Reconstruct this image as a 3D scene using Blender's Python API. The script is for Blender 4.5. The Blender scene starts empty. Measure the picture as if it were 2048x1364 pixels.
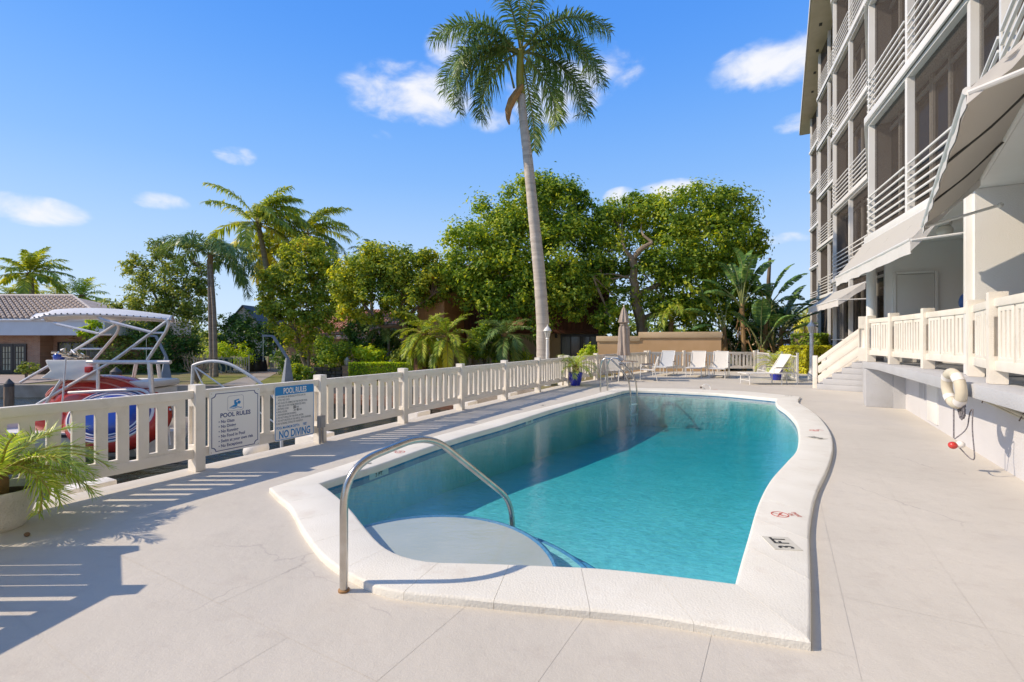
import bpy, bmesh, math, random
import numpy as np
from mathutils import Vector, Matrix
from mathutils.geometry import tessellate_polygon

scene = bpy.context.scene
COL = scene.collection
R = math.radians
random.seed(7)

# ------------------------------------------------------------------ camera
EYE = 1.63
FPX, CX, HY = 947.0, 1024.0, 679.0
cam_data = bpy.data.cameras.new("camera")
cam_data.sensor_width = 36.0
cam_data.lens = 36.0 * FPX / 2048.0
cam_data.shift_y = -3.0 / 2048.0
cam_data.clip_start = 0.05
cam_data.clip_end = 3000.0
cam = bpy.data.objects.new("camera", cam_data)
COL.objects.link(cam)
cam.location = (0, 0, EYE)
cam.rotation_euler = (R(90), 0, 0)
scene.camera = cam

# ------------------------------------------------------------------ light
SUN_EL, SUN_DIR = 38.0, Vector((-1.0, -0.02, 0.0)).normalized()
SUN_STRENGTH, SKY_STRENGTH, EXPOSURE = 3.2, 0.15, 0.54
to_sun = Vector((SUN_DIR.x * math.cos(R(SUN_EL)), SUN_DIR.y * math.cos(R(SUN_EL)), math.sin(R(SUN_EL))))
sun_data = bpy.data.lights.new("sun", 'SUN')
sun_data.energy = SUN_STRENGTH
sun_data.angle = R(0.5)
sun_data.color = (1.0, 0.85, 0.66)
sun = bpy.data.objects.new("sun", sun_data)
COL.objects.link(sun)
sun.rotation_euler = to_sun.to_track_quat('Z', 'Y').to_euler()

scene.view_settings.view_transform = 'Standard'
scene.view_settings.look = 'None'
scene.view_settings.exposure = EXPOSURE
scene.view_settings.gamma = 1.0
scene.view_settings.use_curve_mapping = False
scene.cycles.max_bounces = 8
scene.cycles.transparent_max_bounces = 24
scene.cycles.use_denoising = True

# ------------------------------------------------------------------ sky
def sky_dir(px, py):
    v = Vector(((px - CX) / FPX, 1.0, (HY - py) / FPX)).normalized()
    return math.atan2(v.x, v.y), math.asin(v.z)

def build_world():
    w = bpy.data.worlds.new("World")
    scene.world = w
    w.use_nodes = True
    nt = w.node_tree
    nt.nodes.clear()
    N, L = nt.nodes.new, nt.links.new
    out = N("ShaderNodeOutputWorld")
    bg = N("ShaderNodeBackground")
    bg.inputs[1].default_value = SKY_STRENGTH
    L(bg.outputs[0], out.inputs[0])
    sky = N("ShaderNodeTexSky")
    sky.sky_type = 'NISHITA'
    sky.sun_disc = False
    sky.sun_elevation = R(SUN_EL)
    sky.sun_rotation = math.atan2(SUN_DIR.x, SUN_DIR.y)
    sky.altitude = 0
    sky.air_density = 1.0
    sky.dust_density = 0.35
    sky.ozone_density = 2.2
    tc = N("ShaderNodeTexCoord")
    sep = N("ShaderNodeSeparateXYZ")
    L(tc.outputs['Generated'], sep.inputs[0])

    def M(op, a, b=None, c=None):
        n = N("ShaderNodeMath"); n.operation = op
        for i, v in enumerate((a, b, c)):
            if v is None: continue
            if isinstance(v, (int, float)): n.inputs[i].default_value = v
            else: L(v, n.inputs[i])
        return n.outputs[0]
    az = M('ARCTAN2', sep.outputs[0], sep.outputs[1])
    el = M('ARCSINE', sep.outputs[2])
    # deep tropical blue: the clear sky graded by elevation, the same all the way round
    ramp = N("ShaderNodeValToRGB"); ramp.color_ramp.interpolation = 'B_SPLINE'
    el01 = M('DIVIDE', M('MAXIMUM', el, 0.0), R(90))
    L(el01, ramp.inputs[0])
    stops = [(0.0, (3.0, 3.7, 4.5)), (.08, (2.45, 3.3, 4.5)), (.20, (1.1, 2.4, 4.6)), (.38, (.19, 1.3, 4.5)), (.65, (.55, 1.4, 3.4)), (1.0, (.8, 1.45, 2.9))]
    cr = ramp.color_ramp.elements
    while len(cr) < len(stops): cr.new(.5)
    for e_, (pos, c) in zip(cr, stops):
        e_.position = pos; e_.color = (c[0] / 7, c[1] / 7, c[2] / 7, 1)
    sc7 = N("ShaderNodeVectorMath"); sc7.operation = 'SCALE'; sc7.inputs['Scale'].default_value = 7.0
    L(ramp.outputs[0], sc7.inputs[0])
    grade = N("ShaderNodeMix"); grade.data_type = 'RGBA'; grade.inputs['Factor'].default_value = .93
    L(sky.outputs[0], grade.inputs['A']); L(sc7.outputs[0], grade.inputs['B'])
    clouds = [  # px, py, half width, half height, density
        (820, 190, 150, 62, .95), (905, 95, 70, 42, .75), (1120, 185, 130, 60, 1.0), (1235, 130, 70, 50, .6),
        (1545, 128, 135, 52, 1.25), (1340, 382, 80, 26, 1.15), (1243, 392, 42, 20, .95), (62, 420, 105, 36, 1.0),
        (322, 403, 58, 22, .95), (470, 310, 48, 22, .85), (1602, 245, 62, 24, .8), (1570, 478, 70, 16, .6),
        (985, 240, 60, 30, .6), (765, 270, 30, 18, .45)]
    items = [(*sky_dir(a, b), c / FPX * math.cos(sky_dir(a, b)[0]), d / FPX * math.cos(sky_dir(a, b)[0]), e) for a, b, c, d, e in clouds]
    rng = random.Random(3)
    for k in range(12):   # the same kind of scattered cloud all the way round
        a = R(70 + k * 19.5)
        items.append((a if a < math.pi else a - 2 * math.pi, R(rng.uniform(10, 50)), rng.uniform(.06, .16), rng.uniform(.02, .06), rng.uniform(.7, 1.1)))
    acc = None
    for a0, e0, sa, se, d in items:
        u = M('MULTIPLY', M('SUBTRACT', az, a0), 1 / sa)
        v = M('MULTIPLY', M('SUBTRACT', el, e0), 1 / se)
        q = M('ADD', M('MULTIPLY', u, u), M('MULTIPLY', v, v))
        gsn = M('MULTIPLY', M('MAXIMUM', M('SUBTRACT', 1.0, q), 0.0), d)
        acc = gsn if acc is None else M('MAXIMUM', acc, gsn)
    mp = N("ShaderNodeMapping"); mp.inputs['Scale'].default_value = (1, 1, 1.9)
    L(tc.outputs['Generated'], mp.inputs[0])
    nz = N("ShaderNodeTexNoise"); nz.inputs['Scale'].default_value = 13; nz.inputs['Detail'].default_value = 9; nz.inputs['Roughness'].default_value = .55
    nz.inputs['Distortion'].default_value = .35
    L(mp.outputs[0], nz.inputs['Vector'])
    s = M('ADD', acc, M('MULTIPLY', M('SUBTRACT', nz.outputs[0], .52), 2.6))
    s = M('MULTIPLY', s, M('MINIMUM', M('MULTIPLY', acc, 3.0), 1.0))
    mr = N("ShaderNodeMapRange"); mr.interpolation_type = 'SMOOTHSTEP'
    mr.inputs['From Min'].default_value = .05; mr.inputs['From Max'].default_value = 1.35
    mr.inputs['To Max'].default_value = .95
    L(s, mr.inputs['Value'])
    mx = N("ShaderNodeMix"); mx.data_type = 'RGBA'
    L(mr.outputs[0], mx.inputs['Factor'])
    L(grade.outputs['Result'], mx.inputs['A'])
    mx.inputs['B'].default_value = (4.5, 4.5, 4.6, 1)
    L(mx.outputs['Result'], bg.inputs[0])
build_world()

# ------------------------------------------------------------------ helpers
ORIG = {}

def at(px, py, Y):
    """point at depth Y seen in direction (px, py)"""
    return Vector(((px - CX) / FPX * Y, Y, EYE + (HY - py) / FPX * Y))

def ground(px, py, z=0.0):
    Y = FPX * (EYE - z) / (py - HY)
    return Vector(((px - CX) / FPX * Y, Y, z))

def link(o, parent=None):
    COL.objects.link(o)
    if parent is not None:
        o.parent = parent
    return o

def thing(name, label, cat, loc=(0, 0, 0), rz=0.0, group=None, kind=None):
    o = bpy.data.objects.new(name, None)
    o.empty_display_size = .2
    COL.objects.link(o)
    o.location = loc
    o.rotation_euler = (0, 0, rz)
    ORIG[o.name] = Vector(loc)
    tag(o, label, cat, group, kind)
    return o

def tag(o, label=None, cat=None, group=None, kind=None):
    if label: o['label'] = label
    if cat: o['category'] = cat
    if group: o['group'] = group
    if kind: o['kind'] = kind
    return o

def root_origin(o):
    while o is not None:
        if o.name in ORIG: return ORIG[o.name]
        o = o.parent
    return Vector((0, 0, 0))

def copy_tree(o, parent=None):
    c = o.copy()
    COL.objects.link(c)
    if parent is not None: c.parent = parent
    if o.name in ORIG: ORIG[c.name] = ORIG[o.name].copy()
    for ch in list(o.children):
        copy_tree(ch, c)
    return c

def inst(mesh, name, parent, loc=(0, 0, 0), rot=(0, 0, 0), scale=(1, 1, 1), world=False):
    o = bpy.data.objects.new(name, mesh)
    link(o, parent)
    l = Vector(loc)
    if world: l = l - root_origin(parent)
    o.location = l
    o.rotation_euler = rot
    o.scale = scale
    return o

class MB:
    """mesh builder: collects shapes, builds one object"""
    def __init__(s):
        s.v, s.f, s.mi, s.m = [], [], [], 0
    def add(s, vs, fs):
        n = len(s.v)
        s.v.extend([tuple(p) for p in vs])
        s.f.extend([tuple(i + n for i in f) for f in fs])
        s.mi.extend([s.m] * len(fs))
        return s
    def box(s, c, size, rz=0.0, mat=None):
        hx, hy, hz = size[0] / 2, size[1] / 2, size[2] / 2
        P = [Vector((x, y, z)) for z in (-hz, hz) for x, y in ((-hx, -hy), (hx, -hy), (hx, hy), (-hx, hy))]
        m = mat if mat is not None else Matrix.Rotation(rz, 3, 'Z')
        c = Vector(c)
        return s.add([m @ p + c for p in P], [(3, 2, 1, 0), (4, 5, 6, 7), (0, 1, 5, 4), (1, 2, 6, 5), (2, 3, 7, 6), (3, 0, 4, 7)])
    def beam(s, a, b, w, h, up=(0, 0, 1)):
        """box from a to b; w across, h along 'up'"""
        a, b = Vector(a), Vector(b)
        d = (b - a)
        ln = d.length
        x = d / ln
        y = Vector(up).cross(x)
        if y.length < 1e-5: y = Vector((0, 1, 0)).cross(x)
        y.normalize()
        z = x.cross(y)
        m = Matrix((x, y, z)).transposed()
        return s.box((a + b) / 2, (ln, w, h), mat=m)
    def prism(s, poly, z0, z1):
        n = len(poly)
        vs = [(p[0], p[1], z0) for p in poly] + [(p[0], p[1], z1) for p in poly]
        ar = sum(poly[i][0] * poly[(i + 1) % n][1] - poly[(i + 1) % n][0] * poly[i][1] for i in range(n))
        if ar < 0:
            poly = poly[::-1]
            vs = [(p[0], p[1], z0) for p in poly] + [(p[0], p[1], z1) for p in poly]
        fs = [tuple(range(n - 1, -1, -1)), tuple(range(n, 2 * n))] + [(i, (i + 1) % n, n + (i + 1) % n, n + i) for i in range(n)]
        return s.add(vs, fs)
    def tube(s, pts, r, seg=8, caps=True):
        pts = [Vector(p) for p in pts]
        n = len(pts)
        rs = r if isinstance(r, (list, tuple)) else [r] * n
        tang = []
        for i in range(n):
            a, b = pts[max(i - 1, 0)], pts[min(i + 1, n - 1)]
            t = (b - a)
            tang.append(t.normalized() if t.length > 1e-9 else Vector((0, 0, 1)))
        u = tang[0].orthogonal().normalized()
        vs, fs = [], []
        for i in range(n):
            t = tang[i]
            u = (u - t * u.dot(t))
            u = u.normalized() if u.length > 1e-6 else t.orthogonal().normalized()
            w = t.cross(u)
            for k in range(seg):
                a = 2 * math.pi * k / seg
                vs.append(pts[i] + (u * math.cos(a) + w * math.sin(a)) * rs[i])
        for i in range(n - 1):
            for k in range(seg):
                k2 = (k + 1) % seg
                fs.append((i * seg + k, i * seg + k2, (i + 1) * seg + k2, (i + 1) * seg + k))
        if caps:
            fs.append(tuple(range(seg - 1, -1, -1)))
            fs.append(tuple((n - 1) * seg + k for k in range(seg)))
        return s.add(vs, fs)
    def lathe(s, prof, c=(0, 0, 0), seg=20, wob=None):
        cx, cy, cz = c
        vs, fs = [], []
        for i, (r, z) in enumerate(prof):
            for k in range(seg):
                a = 2 * math.pi * k / seg
                rr = r * (wob(a, z) if wob else 1)
                vs.append((cx + rr * math.cos(a), cy + rr * math.sin(a), cz + z))
        for i in range(len(prof) - 1):
            for k in range(seg):
                k2 = (k + 1) % seg
                fs.append((i * seg + k, i * seg + k2, (i + 1) * seg + k2, (i + 1) * seg + k))
        fs.append(tuple(range(seg - 1, -1, -1)))
        fs.append(tuple((len(prof) - 1) * seg + k for k in range(seg)))
        return s.add(vs, fs)
    def ball(s, c, r, seg=14, rings=8, sc=(1, 1, 1)):
        vs, fs = [], []
        c = Vector(c)
        for i in range(1, rings):
            t = math.pi * i / rings
            for k in range(seg):
                a = 2 * math.pi * k / seg
                vs.append(c + Vector((r * sc[0] * math.sin(t) * math.cos(a), r * sc[1] * math.sin(t) * math.sin(a), r * sc[2] * math.cos(t))))
        top = len(vs); vs.append(c + Vector((0, 0, r * sc[2])))
        bot = len(vs); vs.append(c - Vector((0, 0, r * sc[2])))
        for i in range(rings - 2):
            for k in range(seg):
                k2 = (k + 1) % seg
                fs.append((i * seg + k, (i + 1) * seg + k, (i + 1) * seg + k2, i * seg + k2))
        for k in range(seg):
            k2 = (k + 1) % seg
            fs.append((top, k, k2))
            fs.append((bot, (rings - 2) * seg + k2, (rings - 2) * seg + k))
        return s.add(vs, fs)
    def plate(s, xs, zs, holes, y0, y1, fn):
        """plate of rectangular cells with holes; fn maps (x, y, z) to a point"""
        idx = {}
        vs, fs = [], []
        def vid(i, j, k):
            key = (i, j, k)
            if key not in idx:
                idx[key] = len(vs)
                vs.append(fn(xs[i], (y0, y1)[k], zs[j]))
            return idx[key]
        nx, nz = len(xs) - 1, len(zs) - 1
        solid = lambda i, j: 0 <= i < nx and 0 <= j < nz and (i, j) not in holes
        for i in range(nx):
            for j in range(nz):
                if not solid(i, j): continue
                fs.append((vid(i, j, 0), vid(i + 1, j, 0), vid(i + 1, j + 1, 0), vid(i, j + 1, 0)))
                fs.append((vid(i, j + 1, 1), vid(i + 1, j + 1, 1), vid(i + 1, j, 1), vid(i, j, 1)))
                if not solid(i - 1, j): fs.append((vid(i, j, 1), vid(i, j, 0), vid(i, j + 1, 0), vid(i, j + 1, 1)))
                if not solid(i + 1, j): fs.append((vid(i + 1, j, 0), vid(i + 1, j, 1), vid(i + 1, j + 1, 1), vid(i + 1, j + 1, 0)))
                if not solid(i, j - 1): fs.append((vid(i, j, 1), vid(i + 1, j, 1), vid(i + 1, j, 0), vid(i, j, 0)))
                if not solid(i, j + 1): fs.append((vid(i, j + 1, 0), vid(i + 1, j + 1, 0), vid(i + 1, j + 1, 1), vid(i, j + 1, 1)))
        return s.add(vs, fs)
    def mesh(s, name, mat=None, off=Vector((0, 0, 0)), smooth=False, bevel=0, sharp=35):
        me = bpy.data.meshes.new(name)
        me.from_pydata([(p[0] - off.x, p[1] - off.y, p[2] - off.z) for p in s.v], [], s.f)
        mats = mat if isinstance(mat, (list, tuple)) else [mat]
        for m in mats:
            if m is not None: me.materials.append(m)
        if len(mats) > 1: me.polygons.foreach_set('material_index', s.mi)
        if bevel:
            bm = bmesh.new(); bm.from_mesh(me)
            bmesh.ops.remove_doubles(bm, verts=bm.verts, dist=1e-5)
            es = [e for e in bm.edges if len(e.link_faces) == 2 and e.calc_face_angle(0) > R(30)]
            bmesh.ops.bevel(bm, geom=es, offset=bevel, segments=2, profile=.6, affect='EDGES', clamp_overlap=True)
            bm.to_mesh(me); bm.free()
        if smooth or bevel:
            me.polygons.foreach_set('use_smooth', [True] * len(me.polygons))
            me.set_sharp_from_angle(angle=R(sharp))
        me.update()
        return me
    def build(s, name, mat, parent=None, smooth=False, bevel=0, local=False, sharp=35):
        off = Vector((0, 0, 0)) if (local or parent is None) else root_origin(parent)
        o = bpy.data.objects.new(name, s.mesh(name, mat, off, smooth, bevel, sharp))
        return link(o, parent)

def single(mb, name, mat, label, cat, base, smooth=False, bevel=0, group=None, kind=None):
    """a top-level thing that is one mesh, origin at its base"""
    base = Vector(base)
    o = bpy.data.objects.new(name, mb.mesh(name, mat, base, smooth, bevel))
    o.location = base
    COL.objects.link(o)
    ORIG[o.name] = base
    return tag(o, label, cat, group, kind)

def np_mesh(name, V, F, mat):
    """V (n,3), F (m,k) arrays -> mesh"""
    me = bpy.data.meshes.new(name)
    V = np.asarray(V, dtype=np.float32); F = np.asarray(F, dtype=np.int32)
    k = F.shape[1]
    me.vertices.add(len(V)); me.vertices.foreach_set('co', V.ravel())
    me.loops.add(F.size); me.loops.foreach_set('vertex_index', F.ravel())
    me.polygons.add(len(F))
    me.polygons.foreach_set('loop_start', np.arange(0, F.size, k, dtype=np.int32))
    me.polygons.foreach_set('loop_total', np.full(len(F), k, dtype=np.int32))
    me.update(calc_edges=True)
    me.validate()
    if mat: me.materials.append(mat)
    return me

def arc_points(pts, n=6, rad=.1):
    """round the corners of a polyline"""
    pts = [Vector(p) for p in pts]
    out = [pts[0]]
    for i in range(1, len(pts) - 1):
        p0, p, p1 = pts[i - 1], pts[i], pts[i + 1]
        r = min(rad, (p - p0).length * .48, (p1 - p).length * .48)
        a = p + (p0 - p).normalized() * r
        b = p + (p1 - p).normalized() * r
        for k in range(n + 1):
            t = k / n
            out.append(a * (1 - t) ** 2 + p * 2 * t * (1 - t) + b * t * t)
    out.append(pts[-1])
    return out

def text_mesh(body, size, mat, name, align='LEFT', bold=0.0, depth=0.0, sx=1.0):
    cu = bpy.data.curves.new(name, 'FONT')
    cu.body = body; cu.size = size; cu.align_x = align; cu.offset = bold; cu.extrude = depth
    cu.resolution_u = 3
    o = bpy.data.objects.new(name, cu)
    COL.objects.link(o)
    dg = bpy.context.evaluated_depsgraph_get()
    me = bpy.data.meshes.new_from_object(o.evaluated_get(dg))
    bpy.data.objects.remove(o)
    bpy.data.curves.remove(cu)
    if sx != 1.0:
        for v in me.vertices: v.co.x *= sx
    me.materials.clear(); me.materials.append(mat)
    me.name = name
    return me

# ------------------------------------------------------------------ materials
MATS = {}
def mat(name, col, col2=None, scale=4.0, detail=4.0, rough=.6, metal=0.0, spec=.5, bump=0.0, bscale=60.0, lo=.35, hi=.65,
        stretch=(1, 1, 1), alpha=None, bdist=.02, coat=0.0, dirt=None, dscale=1.2, dlo=.55, dhi=.8, rvar=0.0):
    if name in MATS: return MATS[name]
    m = bpy.data.materials.new(name)
    m.use_nodes = True
    nt = m.node_tree
    N, L = nt.nodes.new, nt.links.new
    b = nt.nodes['Principled BSDF']
    b.inputs['Roughness'].default_value = rough
    b.inputs['Metallic'].default_value = metal
    b.inputs['Specular IOR Level'].default_value = spec
    b.inputs['Coat Weight'].default_value = coat
    b.inputs['Base Color'].default_value = (*col, 1)
    geo = N("ShaderNodeNewGeometry")
    mp = N("ShaderNodeMapping"); mp.inputs['Scale'].default_value = stretch
    L(geo.outputs['Position'], mp.inputs[0])
    colour = None
    if col2 is not None:
        nz = N("ShaderNodeTexNoise"); nz.inputs['Scale'].default_value = scale; nz.inputs['Detail'].default_value = detail
        L(mp.outputs[0], nz.inputs['Vector'])
        mr = N("ShaderNodeMapRange"); mr.inputs['From Min'].default_value = lo; mr.inputs['From Max'].default_value = hi
        L(nz.outputs[0], mr.inputs['Value'])
        mx = N("ShaderNodeMix"); mx.data_type = 'RGBA'
        mx.inputs['A'].default_value = (*col, 1); mx.inputs['B'].default_value = (*col2, 1)
        L(mr.outputs[0], mx.inputs['Factor'])
        colour = mx.outputs['Result']
        if rvar:
            ma = N("ShaderNodeMapRange"); ma.inputs['To Min'].default_value = rough - rvar; ma.inputs['To Max'].default_value = rough + rvar
            L(nz.outputs[0], ma.inputs['Value']); L(ma.outputs[0], b.inputs['Roughness'])
    if dirt is not None:
        nz = N("ShaderNodeTexNoise"); nz.inputs['Scale'].default_value = dscale; nz.inputs['Detail'].default_value = 7; nz.inputs['Roughness'].default_value = .65
        L(mp.outputs[0], nz.inputs['Vector'])
        mr = N("ShaderNodeMapRange"); mr.inputs['From Min'].default_value = dlo; mr.inputs['From Max'].default_value = dhi
        L(nz.outputs[0], mr.inputs['Value'])
        mx = N("ShaderNodeMix"); mx.data_type = 'RGBA'
        if colour is not None: L(colour, mx.inputs['A'])
        else: mx.inputs['A'].default_value = (*col, 1)
        mx.inputs['B'].default_value = (*dirt, 1)
        L(mr.outputs[0], mx.inputs['Factor'])
        colour = mx.outputs['Result']
    if colour is not None: L(colour, b.inputs['Base Color'])
    if bump:
        nz = N("ShaderNodeTexNoise"); nz.inputs['Scale'].default_value = bscale; nz.inputs['Detail'].default_value = 5
        L(mp.outputs[0], nz.inputs['Vector'])
        bp = N("ShaderNodeBump"); bp.inputs['Strength'].default_value = min(1, bump); bp.inputs['Distance'].default_value = bdist
        L(nz.outputs[0], bp.inputs['Height']); L(bp.outputs[0], b.inputs['Normal'])
    if alpha is not None:
        b.inputs['Alpha'].default_value = alpha
    MATS[name] = m
    return m

LEAF_GAIN = 2.6
def leaf_mat(name, dark, mid, light, trans=.35, rough=.45, odd=None, oddp=.04, spec=.22):
    """leaf colours differ from leaf to leaf; light shines through"""
    if name in MATS: return MATS[name]
    dark, mid, light = [tuple(min(.75, v * LEAF_GAIN) for v in c) for c in (dark, mid, light)]
    m = bpy.data.materials.new(name); m.use_nodes = True
    nt = m.node_tree; N, L = nt.nodes.new, nt.links.new
    b = nt.nodes['Principled BSDF']; b.inputs['Roughness'].default_value = rough
    b.inputs['Specular IOR Level'].default_value = spec
    out = nt.nodes['Material Output']
    geo = N("ShaderNodeNewGeometry")
    nz = N("ShaderNodeTexNoise"); nz.inputs['Scale'].default_value = .55; nz.inputs['Detail'].default_value = 3
    L(geo.outputs['Position'], nz.inputs['Vector'])
    ad = N("ShaderNodeMath"); ad.operation = 'MULTIPLY_ADD'
    L(geo.outputs['Random Per Island'], ad.inputs[0]); ad.inputs[1].default_value = .62
    s2 = N("ShaderNodeMapRange"); s2.inputs['From Min'].default_value = .3; s2.inputs['From Max'].default_value = .7
    s2.inputs['To Min'].default_value = 0; s2.inputs['To Max'].default_value = .38
    L(nz.outputs[0], s2.inputs['Value']); L(s2.outputs[0], ad.inputs[2])
    cr = N("ShaderNodeValToRGB")
    e = cr.color_ramp.elements
    e[0].position = .1; e[0].color = (*dark, 1)
    e[1].position = .85; e[1].color = (*light, 1)
    k = e.new(.48); k.color = (*mid, 1)
    if odd:
        k = e.new(1 - oddp * .5); k.color = (*light, 1)
        k = e.new(1 - oddp * .4); k.color = (*odd, 1)
    L(ad.outputs[0], cr.inputs[0])
    L(cr.outputs[0], b.inputs['Base Color'])
    tr = N("ShaderNodeBsdfTranslucent")
    hs = N("ShaderNodeHueSaturation"); hs.inputs['Hue'].default_value = .485; hs.inputs['Saturation'].default_value = 1.1; hs.inputs['Value'].default_value = 1.5
    L(cr.outputs[0], hs.inputs['Color']); L(hs.outputs[0], tr.inputs[0])
    mx = N("ShaderNodeMixShader"); mx.inputs[0].default_value = trans
    L(b.outputs[0], mx.inputs[1]); L(tr.outputs[0], mx.inputs[2]); L(mx.outputs[0], out.inputs[0])
    MATS[name] = m
    return m

def node_mat(name):
    m = bpy.data.materials.new(name); m.use_nodes = True
    MATS[name] = m
    return m, m.node_tree, m.node_tree.nodes['Principled BSDF'], m.node_tree.nodes['Material Output']

white_concrete = mat("white painted concrete", (.86, .80, .71), (.80, .74, .64), scale=3, rough=.6, bump=.25, bscale=70, dirt=(.58, .52, .43), dscale=2.6, dlo=.56, dhi=.85)
white_paint = mat("white paint", (.82, .81, .78), (.77, .75, .71), scale=1.5, rough=.5, bump=.08, bscale=40)
white_metal = mat("white enamelled metal", (.80, .79, .76), (.76, .74, .70), scale=6, rough=.35)
white_gel = mat("white gelcoat", (.84, .80, .74), (.79, .74, .67), scale=2, rough=.4, spec=.3)
wall_white = mat("white stucco", (.83, .81, .77), (.79, .77, .73), scale=.8, rough=.8, bump=.3, bscale=90)
wall_grey = mat("grey painted stucco", (.52, .52, .53), (.47, .47, .48), scale=1.3, rough=.8, bump=.5, bscale=45, dirt=(.42, .41, .40), dscale=.9)
steel = mat("brushed stainless steel", (.60, .57, .53), (.50, .46, .41), scale=9, rough=.24, metal=1.0, rvar=.08)
alu = mat("anodised aluminium tube", (.80, .74, .70), (.74, .67, .63), scale=12, rough=.3, metal=.25)
# ------------------------------------------------------------------ deck, pool, canal, banks
AX = Vector((.496, .868, 0)); AN = Vector((.868, -.496, 0))      # long axis of pool and building, and across it

def deck_material():
    m, nt, b, out = node_mat("painted deck")
    N, L = nt.nodes.new, nt.links.new
    geo = N("ShaderNodeNewGeometry")
    def noise(sc, det, ro=.55, st=None, src=None):
        n = N("ShaderNodeTexNoise"); n.inputs['Scale'].default_value = sc; n.inputs['Detail'].default_value = det; n.inputs['Roughness'].default_value = ro
        if st:
            mp = N("ShaderNodeMapping"); mp.inputs['Scale'].default_value = st; mp.inputs['Rotation'].default_value = (0, 0, R(30))
            L(geo.outputs['Position'], mp.inputs[0]); L(mp.outputs[0], n.inputs['Vector'])
        else: L(geo.outputs['Position'], n.inputs['Vector'])
        return n.outputs[0]
    def rng(v, a, bb, c=0, d=1):
        n = N("ShaderNodeMapRange"); n.inputs[1].default_value = a; n.inputs[2].default_value = bb; n.inputs[3].default_value = c; n.inputs[4].default_value = d
        L(v, n.inputs[0]); return n.outputs[0]
    def mix(f, a, c):
        n = N("ShaderNodeMix"); n.data_type = 'RGBA'; L(f, n.inputs['Factor'])
        if isinstance(a, tuple): n.inputs['A'].default_value = (*a, 1)
        else: L(a, n.inputs['A'])
        n.inputs['B'].default_value = (*c, 1)
        return n.outputs['Result']
    c = mix(rng(noise(.7, 5), .35, .65), (.62, .575, .505), (.565, .525, .46))
    c = mix(rng(noise(2.6, 8, .7, (1, 2.2, 1)), .54, .80, 0, .8), c, (.50, .445, .39))
    c = mix(rng(noise(.45, 6, .6), .52, .72, 0, .55), c, (.52, .49, .46))
    c = mix(rng(noise(7, 8, .8, (1, 5, 1)), .60, .80, 0, .55), c, (.44, .40, .36))
    c = mix(rng(noise(1.1, 9, .75), .62, .80, 0, .5), c, (.66, .62, .57))
    c = mix(rng(noise(60, 3), .66, .78, 0, .3), c, (.42, .39, .36))
    # hairline cracks in the coating
    dn = N("ShaderNodeTexNoise"); dn.inputs['Scale'].default_value = 3.0; dn.inputs['Detail'].default_value = 6; L(geo.outputs['Position'], dn.inputs['Vector'])
    dv = N("ShaderNodeVectorMath"); dv.operation = 'SCALE'; dv.inputs['Scale'].default_value = .35; L(dn.outputs['Color'], dv.inputs[0])
    av = N("ShaderNodeVectorMath"); av.operation = 'ADD'; L(geo.outputs['Position'], av.inputs[0]); L(dv.outputs[0], av.inputs[1])
    vo = N("ShaderNodeTexVoronoi"); vo.feature = 'DISTANCE_TO_EDGE'; vo.inputs['Scale'].default_value = .42; L(av.outputs[0], vo.inputs['Vector'])
    ck = N("ShaderNodeMath"); ck.operation = 'MULTIPLY'; L(rng(vo.outputs[0], .0012, .0035, 1, 0), ck.inputs[0]); L(rng(noise(.9, 3), .50, .60), ck.inputs[1])
    c = mix(ck.outputs[0], c, (.47, .43, .39))
    L(c, b.inputs['Base Color'])
    b.inputs['Roughness'].default_value = .78
    b.inputs['Specular IOR Level'].default_value = .3
    bp1 = N("ShaderNodeBump"); bp1.inputs['Strength'].default_value = .55; bp1.inputs['Distance'].default_value = .004
    L(noise(75, 6, .7), bp1.inputs['Height'])
    bp2 = N("ShaderNodeBump"); bp2.inputs['Strength'].default_value = .4; bp2.inputs['Distance'].default_value = .02
    L(noise(5, 5), bp2.inputs['Height']); L(bp2.outputs[0], bp1.inputs['Normal'])
    L(bp1.outputs[0], b.inputs['Normal'])
    return m
deck_mat = deck_material()
coping_mat = mat("white coping paint", (.82, .79, .71), (.77, .735, .65), scale=2.2, rough=.65, bump=.28, bscale=75, dirt=(.66, .59, .50), dscale=3.0, dlo=.56, dhi=.82)

# pool outline: matching inner and outer edge of the coping, four sides
Z_COP = .055
def side(pix): return [ground(x, y, Z_COP) for x, y in pix]
S_front_i = side([(642, 966), (668, 985), (699, 1013), (730, 1051), (762, 1086), (793, 1105), (829, 1116), (871, 1122), (952, 1124), (1047, 1127), (1118, 1130), (1200, 1134), (1330, 1147), (1469, 1164)])
S_front_o = side([(538, 975), (556, 993), (580, 1013), (603, 1055), (636, 1100), (668, 1128), (710, 1152), (766, 1176), (836, 1187), (920, 1194), (1030, 1205), (1118, 1213), (1300, 1230), (1458, 1256), (1622, 1281)])
S_right_i = side([(1469, 1164), (1481, 1120), (1494, 1077), (1516, 1005), (1541, 958), (1573, 922), (1593, 898), (1597, 867), (1591, 843), (1573, 823), (1556, 811), (1551, 803), (1553, 797)])
S_right_o = side([(1622, 1281), (1622, 1195), (1620, 1116), (1619, 1057), (1627, 1005), (1637, 974), (1656, 934), (1666, 894), (1660, 863), (1640, 835), (1616, 816), (1597, 804), (1601, 793)])
S_far_i = side([(1553, 797), (1456, 788), (1388, 784), (1315, 781), (1262, 780), (1242, 783)])
S_far_o = side([(1601, 793), (1553, 788), (1485, 782), (1400, 778.5), (1343, 776.5), (1264, 775.5), (1226, 777)])
S_left_i = side([(1242, 783), (1200, 794), (1117, 815), (1012, 848), (941, 868), (858, 894), (769, 925.6), (697, 949), (642, 966)])
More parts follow.
